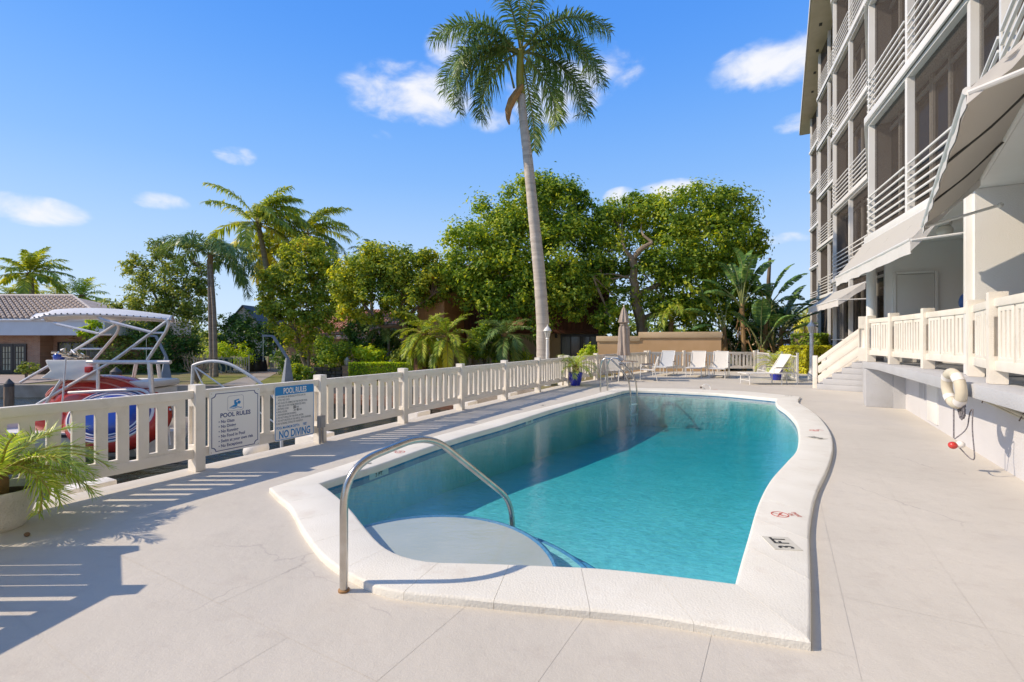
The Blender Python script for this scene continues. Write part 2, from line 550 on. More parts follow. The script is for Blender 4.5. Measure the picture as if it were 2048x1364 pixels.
S_left_o = side([(1226, 777), (1195, 787), (1118, 807), (1012, 833), (941, 853), (844, 879), (762, 904), (683, 930), (640, 943), (538, 975)])

def resample(P, n):
    P = [Vector(p) for p in P]
    # smooth through Catmull-Rom, then equal arc length
    dense = []
    for i in range(len(P) - 1):
        p0, p1, p2, p3 = P[max(i - 1, 0)], P[i], P[i + 1], P[min(i + 2, len(P) - 1)]
        for k in range(12):
            t = k / 12
            dense.append(.5 * ((2 * p1) + (-p0 + p2) * t + (2 * p0 - 5 * p1 + 4 * p2 - p3) * t * t + (-p0 + 3 * p1 - 3 * p2 + p3) * t ** 3))
    dense.append(P[-1])
    d = [0]
    for a, b in zip(dense, dense[1:]): d.append(d[-1] + (b - a).length)
    out = []
    j = 0
    for k in range(n + 1):
        s = d[-1] * k / n
        while j < len(d) - 2 and d[j + 1] < s: j += 1
        t = (s - d[j]) / max(1e-9, d[j + 1] - d[j])
        out.append(dense[j].lerp(dense[j + 1], min(1, max(0, t))))
    return out

SUB = 5
STONES = []      # (inner points, outer points) of every coping stone
INNER, OUTER = [], []
for si, so, n in ((S_front_i, S_front_o, 9), (S_right_i, S_right_o, 17), (S_far_i, S_far_o, 9), (S_left_i, S_left_o, 17)):
    a, b = resample(si, n * SUB), resample(so, n * SUB)
    for k in range(n):
        STONES.append((a[k * SUB:(k + 1) * SUB + 1], b[k * SUB:(k + 1) * SUB + 1]))
    INNER += a[:-1]; OUTER += b[:-1]

def offset_loop(loop, d):
    n = len(loop); out = []
    ar = sum(loop[i].x * loop[(i + 1) % n].y - loop[(i + 1) % n].x * loop[i].y for i in range(n))
    sg = 1 if ar > 0 else -1
    for i in range(n):
        t = (loop[(i + 1) % n] - loop[i - 1]).normalized()
        out.append(loop[i] + Vector((t.y, -t.x, 0)) * d * sg)
    return out
MID = [(a * .45 + b * .55) for a, b in zip(INNER, OUTER)]

def flat_poly(loops, z, name, m, parent=None):
    tris = tessellate_polygon([[Vector((p.x, p.y, 0)) for p in lp] for lp in loops])
    flat = [p for lp in loops for p in lp]
    mb = MB()
    mb.add([(p.x, p.y, z) for p in flat], tris)
    o = mb.build(name, m, parent)
    bm = bmesh.new(); bm.from_mesh(o.data)
    for f in bm.faces:
        f.normal_update()
        if f.normal.z < 0: f.normal_flip()
    bm.to_mesh(o.data); bm.free()
    return o

# fence line along the canal: x = FA + .536 y
def fpt(Y, off=0.0):
    """point on the canal fence line at depth Y, off metres towards the pool"""
    d = Vector((.4724, .8814, 0)); n = Vector((.8814, -.4724, 0))
    return Vector((-7.09 + .536 * Y, Y, 0)) + n * off
FD = Vector((.4724, .8814, 0)); FN = Vector((.8814, -.4724, 0))
FPOST = [4.20, 5.90, 7.53, 9.25, 10.99, 12.84, 14.72, 16.85]
FARA = [Vector((1.75, 17.0, 0)), Vector((3.4, 19.2, 0)), Vector((5.0, 21.5, 0)), Vector((6.75, 23.9, 0))]
FARB = [Vector((6.95, 24.0, 0)), Vector((8.75, 24.1, 0)), Vector((10.5, 24.1, 0)), Vector((12.3, 24.0, 0))]

deck_outer = [fpt(-4, -.2), fpt(16.9, -.2), FARA[3] + Vector((-.3, .35, 0)), Vector((12.6, 24.4, 0)), Vector((14.2, 22.5, 0)), Vector((12.0, 15.0, 0)), Vector((10.2, 11.5, 0)), Vector((2.2, -2.2, 0)), Vector((0.6, -5.0, 0))]
deck = flat_poly([deck_outer, MID], -.0016, "pool_deck", deck_mat)
tag(deck, kind='structure')
# deck edge slab
mb = MB()
n = len(deck_outer)
vs = [(p.x, p.y, -.0016) for p in deck_outer] + [(p.x, p.y, -.32) for p in deck_outer]
mb.add(vs, [((i + 1) % n, i, n + i, n + (i + 1) % n) for i in range(n)])
mb.build("deck_edge", white_concrete, deck)

# paving slabs, cut on a grid along the pool axis, 6 mm joints
def paving():
    loops = [deck_outer, MID]
    tris = tessellate_polygon([[Vector((p.x, p.y, 0)) for p in lp] for lp in loops])
    flat = [p for lp in loops for p in lp]
    bm = bmesh.new()
    bv = [bm.verts.new((p.x, p.y, 0)) for p in flat]
    for t in tris:
        f = bm.faces.new([bv[i] for i in t]); f.normal_update()
        if f.normal.z < 0: f.normal_flip()
    G, on, oa, hw = .67, .33, .30, .0010
    for axis, off in ((AN, on), (AX, oa)):
        pr = [p.dot(axis) for p in deck_outer]
        for k in range(int((min(pr) - off) / G) - 1, int((max(pr) - off) / G) + 2):
            for s in (-hw, hw):
                geom = bm.verts[:] + bm.edges[:] + bm.faces[:]
                bmesh.ops.bisect_plane(bm, geom=geom, dist=1e-6, plane_co=axis * (off + k * G + s), plane_no=axis)
    cells = {}
    for f in bm.faces:
        c = f.calc_center_median()
        u, v = (c.dot(AN) - on) / G, (c.dot(AX) - oa) / G
        fu, fv = u - round(u), v - round(v)
        if abs(fu) * G < hw * .99 or abs(fv) * G < hw * .99: continue
        cells.setdefault((math.floor(u), math.floor(v)), []).append([x.co.copy() for x in f.verts])
    bm.free()
    def key(it):
        c = sum((p for f in it[1] for p in f), Vector()) / sum(len(f) for f in it[1])
        d = c.length
        return d * (1 if (c.y > .3 and abs(c.x) < c.y * 1.25) else 6)
    items = sorted(cells.items(), key=key)
    rest = MB()
    rng = random.Random(5)
    for i, (k, fs) in enumerate(items):
        dz = rng.uniform(-.0004, .0004)
        mb = MB() if i < 300 else rest
        for f in fs: mb.add([(p.x, p.y, dz) for p in f], [tuple(range(len(f)))])
        if i < 300: mb.build("paving_slab", deck_mat, deck)
    o = rest.build("paving_slab", deck_mat, deck)
    o['kind'] = 'stuff'
paving()

# coping stones
basin = None
plaster = mat("pool plaster", (.31, .62, .63), (.26, .57, .58), scale=1.2, rough=.8, dirt=(.36, .66, .67), dscale=1.0, bump=.8, bscale=6.5, stretch=(1, 2.3, 1), bdist=.055)
shelf_mat = mat("step plaster", (.46, .47, .46), (.41, .43, .42), scale=2.0, rough=.8)
IN_WALL = offset_loop(INNER, .012)
WATER_Z = -.045
def floor_z(p):
    t = (Vector(p).dot(AX) - 2.0) / 11.0
    return -.66 - .40 * max(0, min(1, (t - .25) / .6))
mb = MB()
n = len(IN_WALL)
vs = [(p.x, p.y, 0.0) for p in IN_WALL] + [(p.x, p.y, floor_z(p)) for p in IN_WALL]
mb.add(vs, [(i, (i + 1) % n, n + (i + 1) % n, n + i) for i in range(n)])
# floor, subdivided so that it slopes
tris = tessellate_polygon([[Vector((p.x, p.y, 0)) for p in IN_WALL]])
bm = bmesh.new()
bv = [bm.verts.new((p.x, p.y, 0)) for p in IN_WALL]
for t in tris: bm.faces.new([bv[i] for i in t])
for k in range(1, 26):
    bmesh.ops.bisect_plane(bm, geom=bm.verts[:] + bm.edges[:] + bm.faces[:], dist=1e-6, plane_co=AX * (k * .6), plane_no=AX)
bm.verts.index_update()
mb.add([(v.co.x, v.co.y, floor_z(v.co)) for v in bm.verts], [tuple(v.index for v in f.verts) for f in bm.faces])
bm.free()
basin = mb.build("pool_basin", plaster)
tag(basin, kind='structure')

def bevel_stone(inn, out, name="coping_stone"):
    g = .0013
    di, do = (inn[-1] - inn[0]).normalized(), (out[-1] - out[0]).normalized()
    inn = [p.copy() for p in inn]; out = [p.copy() for p in out]
    inn[0] += di * g; inn[-1] -= di * g; out[0] += do * g; out[-1] -= do * g
    m = len(inn)
    ring = []
    # cross-section outer bottom -> outer top -> inner top -> inner bottom, rounded lips
    prof = [(0.0, -.03), (0.0, Z_COP - .014), (.02, Z_COP - .003), (.05, Z_COP), (.93, Z_COP), (.965, Z_COP - .004), (.99, Z_COP - .016), (1.0, Z_COP - .035), (1.0, -.03)]
    vs = []
    for a, b in zip(out, inn):
        for t, z in prof:
            p = a.lerp(b, t); vs.append((p.x, p.y, z))
    k = len(prof)
    fs = []
    for i in range(m - 1):
        for j in range(k):
            j2 = (j + 1) % k
            fs.append((i * k + j, i * k + j2, (i + 1) * k + j2, (i + 1) * k + j))
    fs.append(tuple(range(k))); fs.append(tuple((m - 1) * k + j for j in range(k - 1, -1, -1)))
    mb = MB(); mb.add(vs, fs)
    o = mb.build(name, coping_mat, basin, smooth=True, sharp=40)
    bm = bmesh.new(); bm.from_mesh(o.data); bmesh.ops.recalc_face_normals(bm, faces=bm.faces); bm.to_mesh(o.data); bm.free()
    return o
for a, b in STONES: bevel_stone(a, b)

# waterline tile band
def tile_material():
    m, nt, b, out = node_mat("blue waterline tile")
    N, L = nt.nodes.new, nt.links.new
    geo = N("ShaderNodeNewGeometry")
    mp = N("ShaderNodeMapping"); mp.inputs['Rotation'].default_value = (0, 0, R(-60)); L(geo.outputs['Position'], mp.inputs[0])
    nz = N("ShaderNodeTexWhiteNoise")
    sn = N("ShaderNodeVectorMath"); sn.operation = 'SNAP'; sn.inputs[1].default_value = (.11, .11, .5)
    L(mp.outputs[0], sn.inputs[0]); L(sn.outputs[0], nz.inputs['Vector'])
    cr = N("ShaderNodeValToRGB"); cr.color_ramp.elements[0].color = (.045, .17, .34, 1); cr.color_ramp.elements[1].color = (.10, .28, .46, 1)
    L(nz.outputs['Value'], cr.inputs[0]); L(cr.outputs[0], b.inputs['Base Color'])
    b.inputs['Roughness'].default_value = .2
    return m
tile_mat = tile_material()
TI = offset_loop(INNER, .006)
mb = MB()
vs = [(p.x, p.y, -.0305) for p in TI] + [(p.x, p.y, -.125) for p in TI]
mb.add(vs, [(i, (i + 1) % n, n + (i + 1) % n, n + i) for i in range(n)])
mb.build("tile_band", tile_mat, basin)

# entry steps in the near corner: three half-round treads with blue nosing
def tread(cx, cy, ra, rb, ztop, zbot, rot, m):
    c = Vector((cx, cy, 0))
    pts = []
    for k in range(41):
        a = R(-30 + 240 * k / 40)
        p = Vector((ra * math.cos(a), rb * math.sin(a), 0))
        p.rotate(Matrix.Rotation(rot, 3, 'Z').to_euler())
        pts.append(c + p)
    return pts
SC = ground(868, 1118, -.1)
edge_blue = mat("blue step edge tile", (.05, .18, .36), (.08, .24, .42), scale=20, rough=.25)
for i, (ra, rb, zt) in enumerate(((1.06, 1.18, -.115), (1.42, 1.45, -.30), (1.70, 1.70, -.48))):
    P = tread(-.72, 3.50, ra, rb, zt, -.9, R(-8), plaster)
    mb = MB(); mb.prism(P, -.9, zt)
    mb.build("pool_step", shelf_mat if i == 0 else plaster, basin)
    mb = MB(); mb.tube([(p.x, p.y, zt - .008) for p in P], .024, 6)
    mb.build("step_nosing", edge_blue, basin)

# pool water: a closed body, surface reflects, body absorbs red
def water_material():
    m = bpy.data.materials.new("pool water"); m.use_nodes = True
    nt = m.node_tree; nt.nodes.clear(); N, L = nt.nodes.new, nt.links.new
    out = N("ShaderNodeOutputMaterial")
    tr = N("ShaderNodeBsdfTransparent"); gl = N("ShaderNodeBsdfGlossy"); gl.inputs['Roughness'].default_value = .012
    geo = N("ShaderNodeNewGeometry")
    def noise(sc, st):
        mp = N("ShaderNodeMapping"); mp.inputs['Scale'].default_value = st; mp.inputs['Rotation'].default_value = (0, 0, R(-35))
        L(geo.outputs['Position'], mp.inputs[0])
        n = N("ShaderNodeTexNoise"); n.inputs['Scale'].default_value = sc; n.inputs['Detail'].default_value = 3
        L(mp.outputs[0], n.inputs['Vector']); return n.outputs[0]
    a = N("ShaderNodeMath"); a.operation = 'MULTIPLY_ADD'
    L(noise(11, (1, 2.2, 1)), a.inputs[0]); a.inputs[1].default_value = .6; L(noise(2.1, (1, 1.6, 1)), a.inputs[2])
    bp = N("ShaderNodeBump"); bp.inputs['Strength'].default_value = .26; bp.inputs['Distance'].default_value = .02
    L(a.outputs[0], bp.inputs['Height'])
    L(bp.outputs[0], gl.inputs['Normal'])
    # Schlick reflectance, the same from both sides of the surface
    dt = N("ShaderNodeVectorMath"); dt.operation = 'DOT_PRODUCT'; L(bp.outputs[0], dt.inputs[0]); L(geo.outputs['Incoming'], dt.inputs[1])
    def MM(op, x, y):
        k = N("ShaderNodeMath"); k.operation = op
        for i, v in enumerate((x, y)):
            if isinstance(v, (int, float)): k.inputs[i].default_value = v
            elif v is not None: L(v, k.inputs[i])
        return k.outputs[0]
    one = MM('SUBTRACT', 1.0, MM('MINIMUM', MM('ABSOLUTE', dt.outputs['Value'], None), 1.0))
    fres = MM('ADD', MM('MULTIPLY', MM('POWER', one, 5.0), .98), .02)
    mx = N("ShaderNodeMixShader"); L(fres, mx.inputs[0]); L(tr.outputs[0], mx.inputs[1]); L(gl.outputs[0], mx.inputs[2])
    L(mx.outputs[0], out.inputs['Surface'])
    va = N("ShaderNodeVolumeAbsorption"); va.inputs['Color'].default_value = (.06, .80, .87, 1); va.inputs['Density'].default_value = .50
    L(va.outputs[0], out.inputs['Volume'])
    return m
water_mat = water_material()
WL = offset_loop(INNER, .03)
bm = bmesh.new()
tris = tessellate_polygon([[Vector((p.x, p.y, 0)) for p in WL]])
nw = len(WL)
top = [bm.verts.new((p.x, p.y, WATER_Z)) for p in WL]; bot = [bm.verts.new((p.x, p.y, -1.6)) for p in WL]
for t in tris:
    bm.faces.new([top[i] for i in t]); bm.faces.new([bot[i] for i in reversed(t)])
for i in range(nw):
    j = (i + 1) % nw
    bm.faces.new((top[j], top[i], bot[i], bot[j]))
bmesh.ops.recalc_face_normals(bm, faces=bm.faces)
me = bpy.data.meshes.new("pool_water"); bm.to_mesh(me); bm.free(); me.materials.append(water_mat)
water = bpy.data.objects.new("pool_water", me); COL.objects.link(water)
tag(water, kind='structure')

# painted and tiled depth marks
black_ink = mat("black lettering", (.035, .033, .03), rough=.6)
red_ink = mat("red lettering", (.52, .10, .07), rough=.6)
tile_cream = mat("cream tile", (.66, .62, .52), (.60, .56, .46), scale=12, rough=.35)
def coping_text(px, py, body, size, ang, plate=None, m=black_ink, bold=.004, sx=.72):
    p = ground(px, py, Z_COP)
    if plate:
        mb = MB(); mb.box((0, 0, 0), (plate[0], plate[1], .006))
        o = mb.build("depth_tile", tile_cream, basin, local=True); o.location = (p.x, p.y, Z_COP + .001); o.rotation_euler = (0, 0, ang)
    me = text_mesh(body, size, m, "lettering", 'CENTER', bold, 0, sx)
    o = inst(me, "depth_lettering", basin, (p.x, p.y, Z_COP + .0055), (0, 0, ang))
    o.location -= Matrix.Rotation(ang, 3, 'Z') @ Vector((0, size * .34, 0))
    return o
def no_dive(px, py, r, ang, words=True):
    p = ground(px, py, Z_COP)
    mb = MB()
    mb.tube([(r * math.cos(2 * math.pi * k / 24), r * math.sin(2 * math.pi * k / 24), 0) for k in range(25)], .006, 5, caps=False)
    for a in (R(45), R(-45)):
        mb.tube([(-r * math.cos(a), -r * math.sin(a), 0), (r * math.cos(a), r * math.sin(a), 0)], .0045, 5)
    mb.tube([(-r * .55, -.01, 0), (0, .012, 0), (r * .5, -.02, 0)], .006, 5)
    o = mb.build("no_diving_mark", red_ink, basin, local=True)
    o.location = (p.x, p.y, Z_COP + .001); o.rotation_euler = (0, 0, ang); o.scale = (1, 1, .3)
    if words:
        me = text_mesh("NO\nDIVING", .05, red_ink, "lettering", 'CENTER', .001, 0, .7)
        q = p + Matrix.Rotation(ang, 3, 'Z') @ Vector((0, -r - .045, 0))
        inst(me, "no_diving_lettering", basin, (q.x, q.y, Z_COP + .003), (0, 0, ang))
coping_text(1563, 1087, "3 FT", .15, R(84), (.24, .20))
no_dive(1560, 1029, .068, R(88))
coping_text(1633, 876, "4 FT", .15, R(110), (.24, .20))
no_dive(1628, 861, .068, R(110))
coping_text(724, 929, "3 FT", .17, R(236))
no_dive(800, 904, .068, R(240))
coping_text(1577, 792, "6 FT", .14, R(150))
coping_text(1085, 811, "5 FT", .14, R(240))
coping_text(1430, 779.8, "6 FT", .12, R(180), m=red_ink)
# depth on the waterline tiles of the canal side
def wall_text(px, py, body, size):
    q = ground(px, py, -.04)
    best = min(range(n), key=lambda i: (Vector((TI[i].x, TI[i].y, 0)) - Vector((q.x, q.y, 0))).length)
    p = TI[best]; t = (TI[(best + 1) % n] - TI[best - 1]).normalized()
    # text runs along the wall, facing the water
    if t.y < 0: t = -t
    nn = Vector((t.y, -t.x, 0))
    m = Matrix((t, Vector((0, 0, 1)), nn)).transposed().to_euler()
    me = text_mesh(body, size, black_ink, "lettering", 'CENTER', .0015)
    o = inst(me, "waterline_lettering", basin, Vector((p.x, p.y, -.085)) + nn * .008, m)
    mb = MB(); mb.box((0, .022, -.0025), (.34, .075, .003))
    o2 = mb.build("depth_tile", mat("pale tile", (.45, .62, .62), rough=.25), basin, local=True)
    o2.location = Vector((p.x, p.y, -.085)) + nn * .006; o2.rotation_euler = m
wall_text(752, 946, "3 FT.", .07)
wall_text(1045, 842, "5 FT.", .07)

# canal water, banks
def canal_material():
    m, nt, b, out = node_mat("canal water")
    N, L = nt.nodes.new, nt.links.new
    b.inputs['Base Color'].default_value = (.022, .026, .012, 1); b.inputs['Roughness'].default_value = .06
    geo = N("ShaderNodeNewGeometry")
    mp = N("ShaderNodeMapping"); mp.inputs['Scale'].default_value = (1, 2.4, 1); mp.inputs['Rotation'].default_value = (0, 0, R(20)); L(geo.outputs['Position'], mp.inputs[0])
    nz = N("ShaderNodeTexNoise"); nz.inputs['Scale'].default_value = 2.2; nz.inputs['Detail'].default_value = 4; nz.inputs['Distortion'].default_value = .6
    L(mp.outputs[0], nz.inputs['Vector'])
    bp = N("ShaderNodeBump"); bp.inputs['Strength'].default_value = .9; bp.inputs['Distance'].default_value = .12
    L(nz.outputs[0], bp.inputs['Height']); L(bp.outputs[0], b.inputs['Normal'])
    return m
mb = MB(); mb.add([(-400, -60, -1.25), (30, -60, -1.25), (30, 30, -1.25), (-400, 30, -1.25)], [(0, 1, 2, 3)])
tag(mb.build("canal_water", canal_material()), kind='structure')

lawn_mat = mat("lawn soil and grass", (.13, .15, .035), (.20, .16, .07), scale=.9, rough=.95, bump=.8, bscale=30, dirt=(.26, .19, .10), dscale=.6, dlo=.45, dhi=.7)
def terrain_z(x, y):
    t = max(0.0, min(1.0, (x + 6.0) / 7.0))
    return -.70 + (.42) * t
bank = [(-300, 26), (-60, 24.5), (-24, 23.9), (-14, 23.7), (-7, 23.2), (-3.0, 21.6), (-.2, 18.8), (1.55, 17.2)]
def north_ground():
    mb = MB()
    front = bank + [(1.75, 17.25), (3.2, 19.4), (4.8, 21.7), (6.4, 24.3), (12.6, 24.45), (14.3, 22.6), (12.2, 15.2), (10.6, 11.6), (60, 11.6), (400, 20)]
    vs, fs = [], []
    ys = [0, 1, 3, 8, 25, 90, 800]
    for (x, y) in front:
        for d in ys:
            yy = y + d if d < 800 else 1500
            vs.append((x * (1 if d < 90 else (1.6 if d < 800 else 6)), yy, terrain_z(x, yy)))
    k = len(ys)
    for i in range(len(front) - 1):
        for j in range(k - 1):
            fs.append((i * k + j, (i + 1) * k + j, (i + 1) * k + j + 1, i * k + j + 1))
    mb.add(vs, fs)
    return mb.build("ground", lawn_mat)
gnd = north_ground(); tag(gnd, kind='structure')
mb = MB()
for a, b in zip(bank, bank[1:]):
    za, zb = terrain_z(*a), terrain_z(*b)
    d = (Vector((*b, 0)) - Vector((*a, 0))).normalized(); nn = Vector((d.y, -d.x, 0)) * .35
    P = [Vector((*a, 0)) + nn, Vector((*b, 0)) + nn, Vector((*b, 0)) - nn * .3, Vector((*a, 0)) - nn * .3]
    mb.add([(P[0].x, P[0].y, -2), (P[1].x, P[1].y, -2), (P[2].x, P[2].y, -2), (P[3].x, P[3].y, -2),
            (P[0].x, P[0].y, za + .06), (P[1].x, P[1].y, zb + .06), (P[2].x, P[2].y, zb + .06), (P[3].x, P[3].y, za + .06)],
           [(4, 5, 6, 7), (0, 1, 5, 4), (1, 2, 6, 5), (2, 3, 7, 6), (3, 0, 4, 7)])
tag(mb.build("seawall", mat("old concrete", (.36, .30, .24), (.26, .21, .16), scale=1.4, rough=.9, bump=.6, bscale=20)), kind='structure')
# ------------------------------------------------------------------ white slotted concrete fences
def post_mesh(h, wd=.115, wn=.17, niche=True):
    """post: x along the fence, y across (y- is the water side); niche in the end face"""
    mb = MB()
    x0, x1, y0, y1 = -wd / 2, wd / 2, -wn / 2, wn / 2
    if niche:
        ya, yb, za, zb, dp = -.035, .06, .33, .80, .035
        def face(x, s):
            Y = [y0, ya, yb, y1]; Z = [0, za, zb, h]
            vs = [(x, yy, zz) for zz in Z for yy in Y]
            fs = []
            for j in range(3):
                for i in range(3):
                    if (i, j) == (1, 1): continue
                    q = (j * 4 + i, j * 4 + i + 1, (j + 1) * 4 + i + 1, (j + 1) * 4 + i)
                    fs.append(q if s > 0 else q[::-1])
            k = len(vs)
            xi = x - s * dp
            vs += [(xi, ya, za), (xi, yb, za), (xi, yb, zb), (xi, ya, zb)]
            o = [5, 6, 10, 9]
            for a in range(4):
                q = (o[a], o[(a + 1) % 4], k + (a + 1) % 4, k + a)
                fs.append(q if s > 0 else q[::-1])
            q = (k, k + 1, k + 2, k + 3)
            fs.append(q if s > 0 else q[::-1])
            mb.add(vs, fs)
        face(x1, 1); face(x0, -1)
        mb.add([(x0, y0, 0), (x1, y0, 0), (x1, y0, h), (x0, y0, h), (x0, y1, 0), (x1, y1, 0), (x1, y1, h), (x0, y1, h)],
               [(0, 1, 2, 3), (5, 4, 7, 6), (3, 2, 6, 7), (1, 0, 4, 5)])
    else:
        mb.box((0, 0, h / 2), (wd, wn, h))
    return mb.mesh("fence_post", white_concrete, bevel=.012)

def slot_panel_mesh(w, z0, z1, nslot, th=.05, inset=.062, slot=.085, mt=None):
    xs = [-w / 2]
    bar = (w - nslot * slot) / (nslot + 1)
    for k in range(nslot):
        xs += [xs[-1] + bar, xs[-1] + bar + slot]
    xs.append(w / 2)
    zs = [z0, z0 + inset * .75, z1 - inset, z1]
    holes = {(2 * k + 1, 1) for k in range(nslot)}
    mb = MB(); mb.plate(xs, zs, holes, -th / 2, th / 2, lambda x, y, z: (x, y, z))
    return mb.mesh("slotted_panel", mt or white_concrete, bevel=.006)

POSTS = {}
def fence(posts, z, label, name="slotted_fence", cat="fence", group=None, h=1.07, nslot=2, plen=.60, gap=.085, slot=.085, across=.0, ends=True, topz=1.0, first=True):
    posts = [Vector(p) for p in posts]
    t = thing(name, label, cat, (posts[0].x, posts[0].y, z), 0, group)
    pm = POSTS.setdefault(('p', h), post_mesh(h))
    for i, p in enumerate(posts):
        a = posts[max(0, i - 1)]; b = posts[min(len(posts) - 1, i + 1)]
        d = b - a
        if i == 0 and not first: continue
        inst(pm, "fence_post", t, (p.x, p.y, z), (0, 0, math.atan2(d.y, d.x)), world=True)
    for a, b in zip(posts, posts[1:]):
        d = b - a; L = d.length; d.normalize(); ang = math.atan2(d.y, d.x)
        ca, cb = a + d * .055, b - d * .055
        o3 = Vector((0, 0, z))
        mid = (a + b) / 2
        mb = MB(); mb.box((0, 0, 0), (L - .11, .085, .10)); me = mb.mesh("top_rail", white_concrete, bevel=.01)
        inst(me, "top_rail", t, (mid.x, mid.y, z + topz - .05), (0, 0, ang), world=True)
        mb = MB(); mb.box((0, 0, 0), (L - .11, .075, .115)); me = mb.mesh("bottom_rail", white_concrete, bevel=.01)
        inst(me, "bottom_rail", t, (mid.x, mid.y, z + .2175), (0, 0, ang), world=True)
        inner = L - .115
        n = max(1, round(inner / plen))
        w = (inner - gap * (n + 1)) / n
        key = (round(w, 3), nslot, slot)
        me = POSTS.setdefault(key, slot_panel_mesh(w, .272, topz - .098, nslot, slot=min(slot, w / (nslot * 2 + .6))))
        for k in range(n):
            c = a + d * (.0575 + gap + w / 2 + k * (w + gap))
            inst(me, "slotted_panel", t, (c.x, c.y, z), (0, 0, ang), world=True)
    return t

fence([fpt(Y) for Y in FPOST], 0, "long white slotted concrete fence carrying the two pool signs beside the canal")
fence(FARA, 0, "short white slotted fence behind the patio table and closed umbrella", nslot=2, slot=.07)
fence(FARB, 0, "white slotted fence across the far deck end, behind three upright loungers", nslot=2, slot=.07)
# the fence turns the corner beside the camera (its shadow falls into the picture)
fence([Vector((-4.34, 3.62, 0)), Vector((-3.86, 3.05, 0)), Vector((-4.05, 1.9, 0)), Vector((-4.25, .2, 0))], 0, "white slotted fence beyond the left frame edge throwing the stepped shadow", nslot=2, slot=.045, gap=.06)

# picket fence beside the second pot
def picket_fence(a, b, z, h, label, m, name="picket_fence", step=.11, pw=.022, rails=(.10, .97), posts=2, group=None):
    a, b = Vector(a), Vector(b)
    t = thing(name, label, "fence", (a.x, a.y, z), 0, group)
    d = b - a; L = d.length; d.normalize(); ang = math.atan2(d.y, d.x)
    pm = MB().box((0, 0, h * .5), (pw, pw, h)).mesh("picket", m)
    nn = int(L / step)
    for k in range(nn + 1):
        p = a + d * (L * k / nn)
        inst(pm, "picket", t, (p.x, p.y, z + .06), (0, 0, ang), world=True)
    for r in rails:
        mb = MB(); mb.beam((a.x, a.y, z + .06 + h * r), (b.x, b.y, z + .06 + h * r), .04, .035); mb.build("rail", m, t)
    for k in range(posts):
        p = a.lerp(b, k / max(1, posts - 1))
        mb = MB(); mb.box((p.x, p.y, z + (h + .14) / 2), (.06, .06, h + .14), ang); mb.box((p.x, p.y, z + h + .155), (.08, .08, .03), ang)
        mb.build("post", m, t)
    return t
picket_fence((12.15, 23.4, 0), (10.85, 18.0, 0), 0, .95, "thin white metal picket fence behind the lone side-on lounger", white_metal, posts=4, step=.16)

# ------------------------------------------------------------------ pool signs on the canal fence
sign_white = mat("sign enamel", (.84, .83, .81), rough=.35)
sign_navy = mat("sign navy print", (.03, .06, .22), rough=.45)
sign_blue = mat("sign blue print", (.008, .23, .58), rough=.4)
sign_grey = mat("sign grey print", (.10, .13, .18), rough=.5)
sign_black = mat("sign black numerals", (.02, .02, .02), rough=.5)
ROT_F = Matrix((FD, Vector((0, 0, 1)), FN)).transposed()      # sign x along the fence, y up, z towards the pool
def rounded(w, h, r, seg=6):
    P = []
    for cx, cy, a0 in ((w / 2 - r, h / 2 - r, 0), (-w / 2 + r, h / 2 - r, 90), (-w / 2 + r, -h / 2 + r, 180), (w / 2 - r, -h / 2 + r, 270)):
        for k in range(seg + 1):
            a = R(a0 + 90 * k / seg); P.append((cx + r * math.cos(a), cy + r * math.sin(a)))
    return P
def ring(outer, inner, z0, z1):
    n = len(outer); mb = MB()
    vs = [(*p, z1) for p in outer] + [(*p, z1) for p in inner]
    mb.add(vs, [(i, (i + 1) % n, n + (i + 1) % n, n + i) for i in range(n)])
    return mb
def sign_root(Ya, Yb, zt, zb, label):
    c = (fpt(Ya, .052) + fpt(Yb, .052)) / 2
    w = (fpt(Yb) - fpt(Ya)).length; h = zt - zb
    t = thing("pool_rules_sign", label, "sign", (c.x, c.y, (zt + zb) / 2))
    t.rotation_euler = ROT_F.to_euler()
    mb = MB(); mb.prism(rounded(w, h, .03), -.004, 0)
    mb.build("sign_board", sign_white, t, local=True)
    return t, w, h
def put_text(t, body, size, x, y, m, align='LEFT', bold=0.0, sx=.8):
    me = text_mesh(body, size, m, "lettering", align, bold, 0, sx)
    o = inst(me, "lettering", t, (x, y, .0016))
    return o

t, w, h = sign_root(6.005, 6.605, .965, .165, "white pool rules sign with navy border and swimmer pictogram")
# border with notched corners
def notched(w, h, r):
    P = []
    for cx, cy, a0 in ((w / 2, h / 2, 180), (-w / 2, h / 2, 270), (-w / 2, -h / 2, 0), (w / 2, -h / 2, 90)):
        seq = range(7)
        for k in seq:
            a = R(a0 + 90 * (1 - k / 6)); P.append((cx + r * math.cos(a), cy + r * math.sin(a)))
    return P
def notch_path(w, h, r):
    P = []
    for cx, cy, s0, s1 in ((w / 2, h / 2, 270, 180), (-w / 2, h / 2, 360, 270), (-w / 2, -h / 2, 90, 0), (w / 2, -h / 2, 180, 90)):
        for k in range(7):
            a = R(s0 + (s1 - s0) * k / 6); P.append((cx + r * math.cos(a), cy + r * math.sin(a)))
    return P
ring(notch_path(w - .055, h - .055, .05), notch_path(w - .073, h - .073, .05), 0, .0012).build("sign_border", sign_navy, t, local=True)
mb = MB()
for sx in (-1, 1):
    for sy in (-1, 1):
        mb.prism([(sx * (w / 2 - .026) + .006 * math.cos(a * .785), sy * (h / 2 - .026) + .006 * math.sin(a * .785)) for a in range(8)], 0, .003)
mb.build("sign_bolts", steel, t, local=True)
